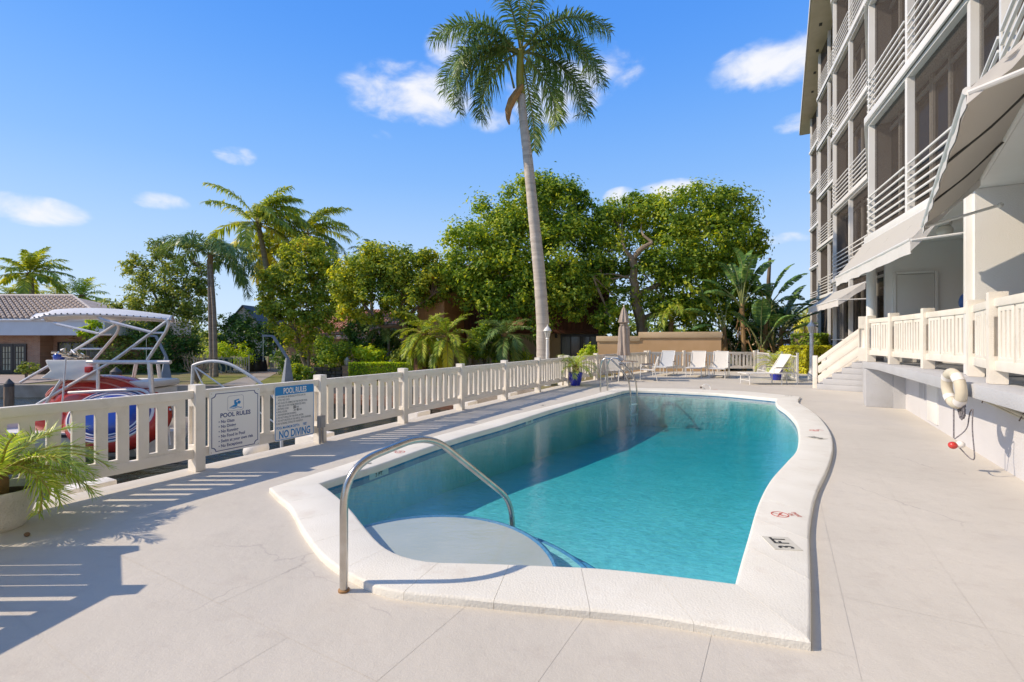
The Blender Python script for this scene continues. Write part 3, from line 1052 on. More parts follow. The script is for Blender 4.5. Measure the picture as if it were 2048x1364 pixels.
# swimmer pictogram
ring(rounded(.215, .20, .03), rounded(.209, .194, .028), 0, .001).build("pictogram_frame", sign_navy, t, local=True).location = (0, .225, 0)
mb = MB()
mb.prism([(.045 + .022 * math.cos(2 * math.pi * k / 20), .005 + .022 * math.sin(2 * math.pi * k / 20)) for k in range(20)], 0, .0012)
mb.prism([(-.075, -.045), (.005, -.012), (.03, -.032), (.005, -.05), (-.03, -.052)], 0, .0011)
mb.prism([(-.02, -.012), (.012, -.03), (.03, -.012), (-.005, .034), (-.022, .034)], 0, .0013)
mb.prism([(-.022, .036), (.045, .052), (.05, .038), (-.008, .020)], 0, .0014)
mb.add([(x / 60, (-.062 + .006 * math.sin(x * 1.1)) + s, .0012) for x in range(-5, 6) for s in (-.005, .005)],
       [(2 * k, 2 * k + 2, 2 * k + 3, 2 * k + 1) for k in range(10)])
o = mb.build("swimmer_pictogram", sign_blue, t, local=True); o.location = (0, .225, 0)
put_text(t, "POOL RULES", .078, 0, .055, sign_navy, 'CENTER', .0022, .92)
for k, s in enumerate(("No Glass", "No Diving", "No Running", "No Food in Pool", "Swim at your own risk", "No Exceptions")):
    put_text(t, "• " + s, .055, -.225, -.015 - k * .0625, sign_navy, 'LEFT', .0012, .86)

t, w, h = sign_root(6.80, 7.395, .955, .16, "blue headed pool rules sign ending in large NO DIVING letters")
ring(rounded(w - .018, h - .018, .028), rounded(w - .036, h - .036, .022), 0, .0012).build("sign_border", sign_blue, t, local=True)
P = [p for p in rounded(w - .03, h - .03, .025) if p[1] > .2]
mb = MB(); mb.prism([(-(w - .03) / 2, h / 2 - .135)] + [((w - .03) / 2, h / 2 - .135)] + P, 0, .0011); mb.build("sign_header", sign_blue, t, local=True)
o = put_text(t, "POOL RULES", .115, 0, h / 2 - .115, sign_white, 'CENTER', .0028, .60); o.location.z = .0024
lines = ["1. NO FOOD OR BEVERAGES IN POOL OR ON", "    POOL WET DECK.", "2. NO GLASS OR ANIMALS IN THE FENCED POOL", "    AREA (OR 50 FEET FROM UNFENCED AREA).",
         "3. BATHING LOAD:           PERSONS.", "4. POOL HOURS:                AM TO DUSK.", "5. SHOWER BEFORE ENTERING.", "6. DO NOT SWALLOW THE POOL WATER.",
         "7. DO NOT USE POOL IF YOU ARE ILL WITH DIARRHEA.", "8. NO RUNNING, DIVING OR HORSEPLAY."]
for k, s in enumerate(lines):
    put_text(t, s, .038, -w / 2 + .03, h / 2 - .175 - k * .0425, sign_grey, 'LEFT', .0004, .62)
put_text(t, "20", .066, -.03, h / 2 - .352, sign_black, 'LEFT', .001, .62)
put_text(t, "8", .058, .035, h / 2 - .392, sign_black, 'LEFT', .001, .62)
put_text(t, "POOL MAXIMUM DEPTH:      FEET", .052, -w / 2 + .03, h / 2 - .625, sign_blue, 'LEFT', .0012, .66)
put_text(t, "6", .058, .165, h / 2 - .622, sign_black, 'LEFT', .001, .62)
put_text(t, "NO DIVING", .155, 0, -h / 2 + .035, sign_blue, 'CENTER', .004, .66)

# electric box on the second post
box_grey = mat("grey conduit box", (.34, .33, .32), (.29, .28, .27), scale=8, rough=.5)
p = fpt(7.47, .11)
t = thing("electric_box", "grey weatherproof outlet box with two conduits beside the blue sign", "outlet box", (p.x, p.y, 0))
mb = MB(); mb.box((p.x, p.y, .345), (.11, .07, .19), math.atan2(FD.y, FD.x)); mb.build("box", box_grey, t, bevel=.012)
mb = MB(); mb.box((p.x + FN.x * .04, p.y + FN.y * .04, .345), (.085, .012, .15), math.atan2(FD.y, FD.x)); mb.build("cover", box_grey, t, bevel=.004)
for s in (-.028, .028):
    q = p + FD * s
    mb = MB(); mb.tube([(q.x, q.y, .26), (q.x, q.y, 0)], .016, 8); mb.build("conduit", box_grey, t, smooth=True)

# ------------------------------------------------------------------ apartment building
screen_mat = None
def screen_material():
    m = bpy.data.materials.new("insect screen"); m.use_nodes = True
    nt = m.node_tree; nt.nodes.clear(); N, L = nt.nodes.new, nt.links.new
    out = N("ShaderNodeOutputMaterial"); tr = N("ShaderNodeBsdfTransparent"); df = N("ShaderNodeBsdfDiffuse")
    geo = N("ShaderNodeNewGeometry")
    nz = N("ShaderNodeTexNoise"); nz.inputs['Scale'].default_value = 45; nz.inputs['Detail'].default_value = 2; L(geo.outputs['Position'], nz.inputs['Vector'])
    mr = N("ShaderNodeMapRange"); mr.inputs[1].default_value = .3; mr.inputs[2].default_value = .7; mr.inputs[3].default_value = .50; mr.inputs[4].default_value = .74
    L(nz.outputs[0], mr.inputs[0])
    df.inputs[0].default_value = (.085, .071, .062, 1)
    mx = N("ShaderNodeMixShader"); L(mr.outputs[0], mx.inputs[0]); L(tr.outputs[0], mx.inputs[1]); L(df.outputs[0], mx.inputs[2]); L(mx.outputs[0], out.inputs[0])
    return m
screen_mat = screen_material()
glass_dark = mat("dark window glass", (.035, .035, .035), (.07, .06, .05), scale=.8, rough=.08, spec=.6)
beige_frame = mat("beige door frame", (.80, .75, .66), (.76, .70, .60), scale=3, rough=.5)
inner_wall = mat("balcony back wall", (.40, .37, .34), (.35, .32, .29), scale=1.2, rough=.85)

CF = [Vector((8.6, 11.45, 0)) + Vector((4.6, 8.05, 0)) * k for k in range(-2, 4)]          # outer corners
KF = [c - Vector((.369, .929, 0)) * 4.6 for c in CF]                                       # inner corners, nearer the camera
ZB = [3.87, 6.76, 9.65, 12.54, 15.43, 18.2]                                                # undersides of the slabs
TERR = 1.10
bld = thing("apartment_building", "white apartment building with stacked screened balconies and zigzag front along the pool", "building", (8.6, 11.45, 0))
front = []
for k in range(len(CF) - 1, -1, -1): front += [CF[k], KF[k]]
front.append(KF[0] - Vector((.61, .79, 0)) * 4.7)
back = [front[-1] + AN * 9, front[0] + AN * 9]
for k, z in enumerate(ZB[:-1]):
    mb = MB(); mb.prism([(p.x, p.y) for p in front + back], z, z + .26)
    mb.build("floor_slab", white_paint, bld)
    # small projecting lip, the white band edge
    mb = MB()
    for a, b in zip(front, front[1:]):
        d = (b - a).normalized(); nn = Vector((-d.y, d.x, 0)) * -1
        if nn.dot(AN) > 0: nn = -nn
        mb.beam((a + nn * .035) + Vector((0, 0, z + .15)), (b + nn * .035) + Vector((0, 0, z + .15)), .07, .16)
    mb.build("slab_edge", white_paint, bld, bevel=.01)
# roof: straight eaves, deep soffit
soff = mat("cream soffit", (.66, .60, .48), (.60, .54, .42), scale=2, rough=.8)
r0, r1 = CF[0] - AX * 6 - AN * .55, CF[-1] + AX * 3 - AN * .55
mb = MB(); mb.prism([(p.x, p.y) for p in (r0, r1, r1 + AN * 11, r0 + AN * 11)], 18.2, 18.24); mb.build("soffit", soff, bld)
mb = MB(); mb.prism([(p.x, p.y) for p in (r0 - AN * .02, r1 - AN * .02 + AX * .02, r1 + AN * 11.1, r0 + AN * 11.1)], 18.243, 18.55); mb.build("roof", white_paint, bld)
mb = MB(); mb.beam(r0 - AN * .05 + Vector((0, 0, 18.4)), r1 - AN * .05 + Vector((0, 0, 18.4)), .03, .36); mb.build("fascia", white_paint, bld)
vent = MB().box((0, 0, 0), (.28, .14, .012)).mesh("soffit_vent", mat("dark vent", (.05, .05, .05), rough=.7))
for k in range(14):
    p = r0 + AN * .5 + AX * (14 + k * 2.6)
    inst(vent, "soffit_vent", bld, (p.x, p.y, 18.19), (0, 0, math.atan2(AX.y, AX.x)), world=True)
# inner back wall and end walls
ba, bb = CF[0] - AX * 6 + AN * 2.1, CF[-1] + AX * .1 + AN * 2.1
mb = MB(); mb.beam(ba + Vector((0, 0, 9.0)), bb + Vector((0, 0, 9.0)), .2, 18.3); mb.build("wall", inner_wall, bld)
mb = MB()
for e in (CF[-1] + AX * .05,): mb.beam(e + Vector((0, 0, 9.0)) + AN * .06, e + AN * 9 + Vector((0, 0, 9.0)), .2, 18.3)
mb.build("wall", wall_white, bld)
# party walls between the balconies at every outer corner
for k in range(2, len(CF)):
    for f in range(len(ZB) - 1):
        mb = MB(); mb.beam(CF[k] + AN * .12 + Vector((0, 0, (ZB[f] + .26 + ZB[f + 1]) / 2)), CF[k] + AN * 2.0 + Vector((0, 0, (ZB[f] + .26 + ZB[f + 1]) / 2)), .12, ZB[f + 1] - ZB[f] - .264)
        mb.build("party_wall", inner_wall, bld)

bar_cache = {}
def bay(a, b, z0, z1, rails, door=True, screens=True, lowrails=False, extra=0):
    """one straight balcony front from a to b, two openings with a post between"""
    d = (b - a); L = d.length; d.normalize(); ang = math.atan2(d.y, d.x)
    nn = Vector((-d.y, d.x, 0))
    if nn.dot(AN) < 0: nn = -nn           # into the building
    H = z1 - z0
    for s in (.5,):
        p = a + d * L * s + nn * .06
        key = ('col', round(H, 2))
        if key not in bar_cache: bar_cache[key] = MB().box((0, 0, 0), (.11, .12, H - .006)).mesh("column", white_paint)
        inst(bar_cache[key], "column", bld, (p.x, p.y, (z0 + z1) / 2), (0, 0, ang), world=True)
    for s in (0, 1):
        p0, p1 = a + d * (L * .5 * s + .075), a + d * (L * .5 * (s + 1) - .075)
        W = (p1 - p0).length; c = (p0 + p1) / 2
        if screens:
            key = ('scr', round(W, 3), round(H, 2))
            if key not in bar_cache: bar_cache[key] = MB().add([(-W / 2, 0, -H / 2), (W / 2, 0, -H / 2), (W / 2, 0, H / 2), (-W / 2, 0, H / 2)], [(0, 1, 2, 3)]).mesh("insect_screen", screen_mat)
            q = c + nn * .12
            inst(bar_cache[key], "insect_screen", bld, (q.x, q.y, (z0 + z1) / 2), (0, 0, ang), world=True)
            # glazing just inside the screen: slim frame, two mullions, dark panes
            gq = c + nn * .42
            gl = inst(None, "window", bld, (gq.x, gq.y, z0), (0, 0, ang), world=True)
            fw = .06
            mulls = (-W / 2 - .03, -W * .20, W * .16, W / 2 + .03) if (int(abs(c.x * 7)) % 2) else (-W / 2 - .03, -W * .08, W * .30, W / 2 + .03)
            key = ('glz', round(W, 3), round(H, 2), mulls[1] < -W * .1)
            if key not in bar_cache:
                mb = MB()
                for x in mulls: mb.box((x, 0, H / 2), (fw if abs(x) > W * .4 else .085, .06, H - .004))
                mb.box((0, .0, H - .17), (W, .05, .09)); mb.box((0, 0, .05), (W, .05, .09))
                bar_cache[key] = mb.mesh("window_frame", beige_frame)
            if ('gp', round(W, 3), round(H, 2)) not in bar_cache:
                bar_cache[('gp', round(W, 3), round(H, 2))] = MB().box((0, .015, H / 2), (W + .1, .008, H - .01)).mesh("pane", glass_dark)
            o = bpy.data.objects.new("window_frame", bar_cache[key]); link(o, gl)
            o = bpy.data.objects.new("pane", bar_cache[('gp', round(W, 3), round(H, 2))]); link(o, gl)
        if rails:
            rl = inst(None, "balcony_railing", bld, (c.x, c.y, z0), (0, 0, ang), world=True)
            key = ('bar', round(W, 3))
            if key not in bar_cache: bar_cache[key] = MB().box((0, 0, 0), (W - .004, .03, .032)).mesh("rail_bar", white_paint)
            hs = [.14 + .155 * k for k in range(6)] if not lowrails else [.16, .36, .58]
            for hh in hs:
                o = bpy.data.objects.new("rail_bar", bar_cache[key]); link(o, rl)
                o.location = (0, 0, hh)

for k in range(len(CF)):
    for j, (a, b) in enumerate(((CF[k], KF[k]), (KF[k], CF[k - 1] if k else front[-1]))):
        for f in range(len(ZB) - 1):
            bay(a, b, ZB[f] + .26, ZB[f + 1], True)
        # corner posts
    for c in (CF[k], KF[k]):
        for f in range(len(ZB) - 1):
            H = ZB[f + 1] - ZB[f] - .26
            key = ('corner', round(H, 2))
            if key not in bar_cache: bar_cache[key] = MB().box((0, 0, 0), (.15, .15, H - .006)).mesh("column", white_paint)
            q = c + AN * .09
            inst(bar_cache[key], "column", bld, (q.x, q.y, ZB[f] + .26 + H / 2), (0, 0, R(60)), world=True)
# ground storey beyond the stairs: low rails, screens, base wall
for k in range(3, len(CF)):
    for a, b in ((CF[k], KF[k]), (KF[k], CF[k - 1])):
        bay(a, b, TERR - .05, ZB[0], True, lowrails=True)
    for c in (CF[k], KF[k]):
        q = c + AN * .09
        key = ('gcorner',)
        if key not in bar_cache: bar_cache[key] = MB().box((0, 0, 0), (.15, .15, ZB[0] - TERR)).mesh("column", white_paint)
        inst(bar_cache[key], "column", bld, (q.x, q.y, (ZB[0] + TERR) / 2), (0, 0, R(60)), world=True)
mb = MB(); mb.prism([(p.x, p.y) for p in [v for c, kk in zip(CF[:2:-1], KF[:2:-1]) for v in (c, kk)] + [CF[2] + AN * .5, CF[2] + AN * 8, CF[-1] + AN * 8]], -.4, TERR - .05)
mb.build("base_wall", wall_grey, bld)
# sliding doors on the back wall
def sliding_door(p, z0, ang, w=2.0, h=2.15):
    d = inst(None, "sliding_door", bld, (p.x, p.y, z0), (0, 0, ang), world=True)
    if 'door' not in bar_cache:
        mb = MB()
        for x in (-w / 2, 0, w / 2): mb.box((x, 0, h / 2), (.09, .09, h))
        mb.box((0, 0, h - .045), (w - .09, .08, .09)); mb.box((0, 0, .04), (w - .09, .08, .08))
        bar_cache['door'] = mb.mesh("door_frame", beige_frame)
        bar_cache['pane'] = MB().box((0, .0, h / 2), (w / 2 - .095, .02, h - .18)).mesh("door_pane", glass_dark)
    o = bpy.data.objects.new("door_frame", bar_cache['door']); link(o, d)
    for x in (-w / 4, w / 4):
        o = bpy.data.objects.new("door_pane", bar_cache['pane']); link(o, d); o.location = (x, 0, 0)
for f in range(len(ZB) - 1):
    s = 3.0
    while s < 34:
        p = ba + AX * s - AN * .15
        sliding_door(p, ZB[f] + .27, math.atan2(AX.y, AX.x))
        s += 2.32
# porch: back wall, side wall, columns
C1, K1, C0 = CF[2], KF[2], CF[1]
pw0 = C1 + AN * .32 - AX * .02
mb = MB(); mb.beam(pw0 + Vector((0, 0, (TERR + ZB[0]) / 2)), C1 + AN * 6 + Vector((0, 0, (TERR + ZB[0]) / 2)), .16, ZB[0] - TERR - .006); mb.build("porch_wall", wall_white, bld)
kw0 = K1 + AN * .05 - AX * .06
mb = MB(); mb.beam(kw0 + Vector((0, 0, (TERR + ZB[0]) / 2)), K1 + AN * 6 + Vector((0, 0, (TERR + ZB[0]) / 2)), .14, ZB[0] - TERR - .006); mb.build("porch_wall", wall_white, bld)
# door in the porch wall
def on_porch(px, z):
    # point of the porch back wall face seen at px
    r = (px - CX) / FPX
    base = pw0 - AX * .083
    t = (r * base.y - base.x) / (AN.x - r * AN.y)
    p = base + AN * t
    return Vector((p.x, p.y, z))
da, db = on_porch(1792, TERR), on_porch(1868, TERR)
dw = (db - da).length; dm = (da + db) / 2; pang = math.atan2(AN.y, AN.x)
dr = inst(None, "porch_door", bld, (dm.x, dm.y, TERR), (0, 0, pang), world=True)
mb = MB(); mb.box((0, -.012, 1.02), (dw, .025, 2.03)); o = mb.build("door_leaf", mat("door paint", (.70, .68, .64), rough=.5), dr, local=True, bevel=.005)
mb = MB()
for x in (-dw / 2 - .035, dw / 2 + .035): mb.box((x, -.02, 1.045), (.06, .05, 2.09))
mb.box((0, -.02, 2.075), (dw, .05, .05)); mb.build("door_frame", white_paint, dr, local=True)
mb = MB(); mb.ball((-dw / 2 + .09, -.05, .98), .03, 10, 6); mb.build("handle", steel, dr, local=True, smooth=True)
# ceiling globe
gp = at(1889, 517, 9.0)
t = thing("ceiling_light", "small white globe light on the porch ceiling", "light", (gp.x, gp.y, 3.6))
mb = MB(); mb.ball((gp.x, gp.y, 3.70), .13, 16, 10, (1, 1, .85)); mb.build("globe", mat("opal glass", (.80, .77, .70), rough=.3), t, smooth=True)
mb = MB(); mb.lathe([(.10, 3.79), (.11, 3.83), (.11, 3.866)], (gp.x, gp.y, 0), 16); mb.build("ceiling_plate", white_metal, t, smooth=True)
# round pole at the corner, square column at the bend
mb = MB(); mb.tube([(C1.x + .06, C1.y - .03, TERR), (C1.x + .06, C1.y - .03, ZB[0] - .003)], .095, 20); mb.build("column", white_paint, bld, smooth=True)
mb = MB(); mb.box((K1.x + .02, K1.y, (TERR + ZB[0]) / 2), (.10, .10, ZB[0] - TERR - .006), R(60)); mb.build("column", white_paint, bld, bevel=.008)
# hooks on the side wall
mb = MB()
for px, py in ((2013, 258), (1975, 297), (2040, 247)):
    p = at(px, py + 70, 6.9); mb.beam(p, p + AN * .22, .02, .02)
mb.build("wall_hooks", steel, bld)

# ------------------------------------------------------------------ terrace, ledge, lower wall, stairs
terr = thing("raised_terrace", "raised grey terrace with white ledge wall along the right of the deck", "terrace", (8.6, 11.5, 0))
ledge = [Vector((8.62, 11.62, 0)), Vector((8.40, 10.9, 0)), Vector((4.87, 4.5, 0)), Vector((1.2, -2.25, 0))]
poly = ledge + [ledge[-1] + AN * 5, C1 + AN * 5, C1 + AX * 6.5 + AN * 5, C1 + AX * 4.4 + AN * 1.0, Vector((11.0, 14.65, 0)), Vector((10.6, 14.2, 0))]
mb = MB(); mb.prism([(p.x, p.y) for p in poly], .93, TERR - .004); mb.build("floor_slab", wall_grey, terr, bevel=.012)
wl = [Vector((9.6, 11.73, 0)), Vector((5.97, 5.59, 0)), Vector((1.95, -1.2, 0))]
mb = MB()
for a, b in zip(wl, wl[1:]): mb.beam(a + AN * .1 + Vector((0, 0, .463)), b + AN * .1 + Vector((0, 0, .463)), .2, .93)
mb.build("lower_wall", mat("light grey stucco", (.66, .65, .66), (.61, .60, .61), scale=.9, rough=.8, bump=.4, bscale=60, dirt=(.58, .55, .51), dscale=1.1), terr)
pc = Vector((8.86, 11.56, 0)) + AN * .0
mb = MB(); mb.box((8.90, 11.50, .463), (.54, .30, .926), math.atan2(AN.y, AN.x)); mb.build("pillar", wall_grey, terr, bevel=.015)
# wall under the landing, behind the pillar
mb = MB(); mb.beam(Vector((9.0, 11.9, .463)), Vector((10.75, 14.35, .463)), .2, .93); mb.build("lower_wall", wall_grey, terr)
# access panel in the lower wall
def on_wall(px, z, off=0.0):
    r = (px - CX) / FPX
    a, d = wl[0], (wl[1] - wl[0]).normalized()
    t = (r * a.y - a.x) / (d.x - r * d.y)
    p = a + d * t - AN * off
    return Vector((p.x, p.y, z))
a, b = on_wall(1857, .05), on_wall(1877, .05)
dW = (b - a).length; m_ = (a + b) / 2; wang = math.atan2((b - a).y, (b - a).x)
mb = MB(); mb.box((m_.x, m_.y, .44), (dW, .05, .74), wang); mb.build("access_panel", white_paint, terr, bevel=.006)
a, b = on_wall(1840, .05), on_wall(1851, .05); m_ = (a + b) / 2
mb = MB(); mb.box((m_.x, m_.y, .62), ((b - a).length, .04, .40), wang); mb.build("access_panel", wall_grey, terr, bevel=.006)

# stairs
st = thing("stairs", "grey painted steps rising from the deck to the terrace", "stairs", (9.95, 15.6, 0))
SU = Vector((.70, -.714, 0)); SV = Vector((.714, .70, 0))
s0 = Vector((9.93, 15.6, 0))
for k in range(6):
    run = .26
    a = s0 + SU * (k * run)
    ln = 1.75 - k * run
    P = [a, a + SU * ln, a + SU * ln + SV * 1.25, a + SV * 1.25]
    mb = MB(); mb.prism([(p.x, p.y) for p in P], .183 * k if k else 0, .183 * (k + 1) - .004)
    mb.build("step", wall_grey, st, bevel=.008)
def stair_rail(off, label):
    t = thing("stair_railing", label, "railing", (s0 + SV * off).to_tuple(), 0, None)
    b0, b1 = s0 + SV * off + SU * .04, s0 + SV * off + SU * 1.34
    pm = POSTS.setdefault(('sp',), MB().box((0, 0, .54), (.13, .13, 1.08)).mesh("newel_post", white_concrete, bevel=.012))
    ang = math.atan2(SU.y, SU.x)
    inst(pm, "newel_post", t, (b0.x, b0.y, 0.02), (0, 0, ang), world=True)
    inst(pm, "newel_post", t, (b1.x, b1.y, 1.06), (0, 0, ang), world=True)
    for (zo, hh) in ((.93, .13), (.62, .20), (.30, .20)):
        mb = MB(); mb.beam(b0 + SU * .05 + Vector((0, 0, zo - .02)), b1 - SU * .05 + Vector((0, 0, 1.04 + zo - .02)), .07, hh); mb.build("sloping_board", white_concrete, t, bevel=.01)
    return t
stair_rail(.06, "white sloping stair railing nearest the pool")
stair_rail(1.2, "white sloping stair railing on the far side of the steps")

# terrace railings
TR = [Vector((8.62, 11.38, 0)), Vector((8.18, 10.15, 0)), Vector((7.55, 8.6, 0)), Vector((6.80, 6.95, 0))]
fence(TR, TERR, "white slotted terrace railing between round pole and square column", "terrace_railing", "railing", h=1.10, nslot=3, plen=.62, gap=.05, slot=.055, topz=1.02)
TR2 = [Vector((6.66, 6.80, 0)), Vector((5.80, 5.66, 0)), Vector((4.96, 4.22, 0)), Vector((4.02, 2.48, 0)), Vector((3.0, .6, 0))]
fence(TR2, TERR, "white slotted terrace railing nearest the camera beside the life ring", "terrace_railing", "railing", h=1.10, nslot=3, plen=.62, gap=.05, slot=.055, topz=1.02)
fence([Vector((8.70, 11.75, 0)), Vector((9.7, 13.0, 0)), Vector((10.72, 14.25, 0))], TERR, "short white terrace railing running back from the round pole to the steps", "terrace_railing", "railing", h=1.10, nslot=3, plen=.62, gap=.05, slot=.055, topz=1.02)

# ------------------------------------------------------------------ awnings
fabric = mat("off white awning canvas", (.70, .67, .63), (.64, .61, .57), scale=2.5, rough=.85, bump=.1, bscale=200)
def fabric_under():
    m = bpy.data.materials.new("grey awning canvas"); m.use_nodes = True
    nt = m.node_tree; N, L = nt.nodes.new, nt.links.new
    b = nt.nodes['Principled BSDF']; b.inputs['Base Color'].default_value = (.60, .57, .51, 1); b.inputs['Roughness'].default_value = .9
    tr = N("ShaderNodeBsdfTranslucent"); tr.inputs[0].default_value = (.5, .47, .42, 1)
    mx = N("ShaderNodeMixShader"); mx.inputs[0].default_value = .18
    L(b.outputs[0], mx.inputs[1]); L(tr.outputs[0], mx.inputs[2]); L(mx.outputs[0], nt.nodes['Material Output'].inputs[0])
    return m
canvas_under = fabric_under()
def awning(w0, w1, f0, f1, label, nseam=3, arm_z=-.15, val=.26):
    """w: wall attachment far/near, f: front bar far/near"""
    w0, w1, f0, f1 = map(Vector, (w0, w1, f0, f1))
    t = thing("awning", label, "awning", tuple(f0 * .5 + w0 * .5))
    nu, nv = 24, 8
    mb = MB(); vs, fs = [], []
    for th in (0, .012):
        for i in range(nu + 1):
            u = i / nu
            a, b = w0.lerp(w1, u), f0.lerp(f1, u)
            for j in range(nv + 1):
                v = j / nv
                p = a.lerp(b, v) + Vector((0, 0, -.05 * math.sin(math.pi * v) * (1 - .5 * abs(math.sin(u * math.pi * (nseam + 1)))) + th))
                vs.append(p)
    W = nv + 1
    for i in range(nu):
        for j in range(nv):
            q = (i * W + j, (i + 1) * W + j, (i + 1) * W + j + 1, i * W + j + 1)
            fs.append(q); o = (nu + 1) * W
            fs.append(tuple(o + x for x in q[::-1]))
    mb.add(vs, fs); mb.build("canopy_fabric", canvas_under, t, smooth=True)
    # valance hanging from front bar and both ends
    mb = MB()
    def hang(a, b, n, drop):
        vs = []
        for th in (0, .008):
            nn = (b - a).normalized().cross(Vector((0, 0, 1))) * th
            for i in range(n + 1):
                u = i / n
                p = a.lerp(b, u) + nn
                wv = .02 * math.sin(u * n * 1.9)
                vs += [p, p + Vector((wv, wv * .5, -drop * (1 - .10 * abs(math.sin(u * n * .8)))))]
        o = 2 * (n + 1); fs = []
        for i in range(n):
            q = (2 * i, 2 * i + 2, 2 * i + 3, 2 * i + 1)
            fs.append(q); fs.append(tuple(o + x for x in q[::-1]))
        mb.add(vs, fs)
    up = Vector((0, 0, .02))
    hang(f0 + up, f1 + up, 20, val)
    # triangular side pieces
    for a, b in ((w0, f0), (w1, f1)):
        hang(a.lerp(b, .02), b, 6, val * .85)
    mb.build("valance", fabric, t, smooth=True)
    mb = MB(); mb.tube([f0, f1], .028, 10); mb.build("front_bar", white_metal, t, smooth=True)
    mb = MB(); mb.tube([w0 + Vector((0, 0, -.02)), w1 + Vector((0, 0, -.02))], .03, 10); mb.build("wall_bar", white_metal, t, smooth=True)
    dark = mat("dark seam", (.06, .06, .055), rough=.8)
    for k in range(1, nseam + 1):
        u = k / (nseam + 1)
        mb = MB(); mb.tube([w0.lerp(w1, u) + Vector((0, 0, -.03)), w0.lerp(w1, u).lerp(f0.lerp(f1, u), .5) + Vector((0, 0, -.06)), f0.lerp(f1, u) + Vector((0, 0, -.03))], .012, 6)
        mb.build("seam", dark, t)
    for e, ww in ((f0, w0), (f1, w1)):
        foot = Vector((ww.x, ww.y, e.z + arm_z)) + (ww - e).normalized() * .25
        mb = MB(); mb.tube([e + Vector((0, 0, -.02)), foot], .02, 8); mb.ball(foot, .035, 8, 6); mb.build("support_arm", white_metal, t, smooth=True)
    return t
DA = Vector((-.369, -.929, 0)); NA = Vector((-.929, .369, 0))
DB = Vector((-.62, -.785, 0)); NB = Vector((-.785, .62, 0))
wa0, wa1 = C1 + NA * .09 + Vector((0, 0, 3.93)), K1 + DA * -.15 + NA * .09 + Vector((0, 0, 3.93))
awning(wa0, wa1, wa0 + NA * .55 + Vector((0, 0, -.76)), wa1 + NA * .55 + Vector((0, 0, -.70)), "off white awning with sagging valance over the porch beside the round pole", 3)
wb0 = Vector((6.55, 6.60, 3.90)); wb1 = wb0 + DB * 4.85
awning(wb0, wb1, wb0 + NB * .62 + Vector((0, 0, -.60)), wb1 + NB * .62 + Vector((0, 0, -.60)), "large awning with grey underside at the upper right, nearest the camera", 2, arm_z=.0, val=.13)
wc0 = CF[3] + NA * .10 + Vector((0, 0, 3.5)); wc1 = KF[3] + NA * .1 + Vector((0, 0, 3.5))
awning(wc0, wc1, wc0 + NA * .75 + Vector((0, 0, -.55)), wc1 + NA * .75 + Vector((0, 0, -.55)), "small awning over the screened ground floor bay beyond the round pole", 5)
# ------------------------------------------------------------------ vegetation
def B(px, py, rpx, Y, sy=1.0, sx=1.0, sz=1.0):
    """crown lobe seen at px, py with radius rpx (pixels) at depth Y"""
    r = rpx / FPX * Y
    return at(px, py, Y), (r * sx, r * sy, r * sz)

def leaf_cloud(name, blobs, n, size, seed, m, aspect=.55, sig=.20, shell=.50, ncl=34, upbias=.5, jitter=.5, cap=.55):
    rng = np.random.default_rng(seed)
    w = np.array([(b[1][0] * b[1][1] + b[1][0] * b[1][2] + b[1][1] * b[1][2]) for b in blobs]); w = w / w.sum()
    cnt = rng.multinomial(n, w)
    P, NO = [], []
    for (c, r), k in zip(blobs, cnt):
        if k == 0: continue
        m_ = max(8, int(ncl * (.5 + rng.random())))
        d = rng.normal(size=(m_, 3)); d[:, 2] = d[:, 2] + .15; d /= np.linalg.norm(d, axis=1)[:, None]
        rad = shell + (1 - shell) * rng.random(m_) ** .6
        cc = d * rad[:, None]
        ci = rng.integers(0, m_, k)
        s = sig * (.6 + .8 * rng.random(m_))[ci]
        off = rng.normal(size=(k, 3))
        rr = np.array(r)
        sc = np.minimum(s[:, None] * rr[None, :], cap)
        p = cc[ci] * rr + off * sc * np.array([1, 1, .75])
        P.append(p + np.array(c))
        no = off / (np.linalg.norm(off, axis=1)[:, None] + 1e-6) * .8 + d[ci] * .5 + np.array([0, 0, upbias]) + rng.normal(size=(k, 3)) * jitter
        NO.append(no)
    P = np.concatenate(P); NO = np.concatenate(NO)
    return leaves_at(name, P, NO, size, rng, m, aspect)

def leaves_at(name, P, NO, size, rng, m, aspect=.55):
    k = len(P)
    NO = NO / np.linalg.norm(NO, axis=1)[:, None]
    t = rng.normal(size=(k, 3)); t -= NO * (t * NO).sum(1)[:, None]; t /= np.linalg.norm(t, axis=1)[:, None]
    b = np.cross(NO, t)
    L = size * (.65 + .7 * rng.random(k))[:, None]
    Wd = L * aspect * .5
    V = np.empty((k, 4, 3))
    V[:, 0] = P - t * L * .5
    V[:, 1] = P + b * Wd + NO * L * .10 - t * L * .05
    V[:, 2] = P + t * L * .5 - NO * L * .12
    V[:, 3] = P - b * Wd + NO * L * .10 - t * L * .05
    i = np.arange(k)[:, None] * 4
    F = np.concatenate([i + np.array([[0, 1, 2]]), i + np.array([[0, 2, 3]])])
    return np_mesh(name, V.reshape(-1, 3), F, m)

def local_mesh(me, origin):
    co = np.empty(len(me.vertices) * 3, dtype=np.float32); me.vertices.foreach_get('co', co)
    co = co.reshape(-1, 3) - np.array(origin, dtype=np.float32); me.vertices.foreach_set('co', co.ravel()); me.update()
    return me

bark = mat("grey brown bark", (.20, .16, .12), (.12, .09, .065), scale=5, rough=.95, bump=.8, bscale=18, stretch=(1, 1, .35))
bark_red = mat("smooth copper bark", (.27, .17, .11), (.19, .11, .07), scale=4, rough=.7, bump=.4, bscale=15)
bark_pale = mat("pale bark", (.34, .27, .19), (.24, .18, .12), scale=5, rough=.9, bump=.6, bscale=20, stretch=(1, 1, .4))

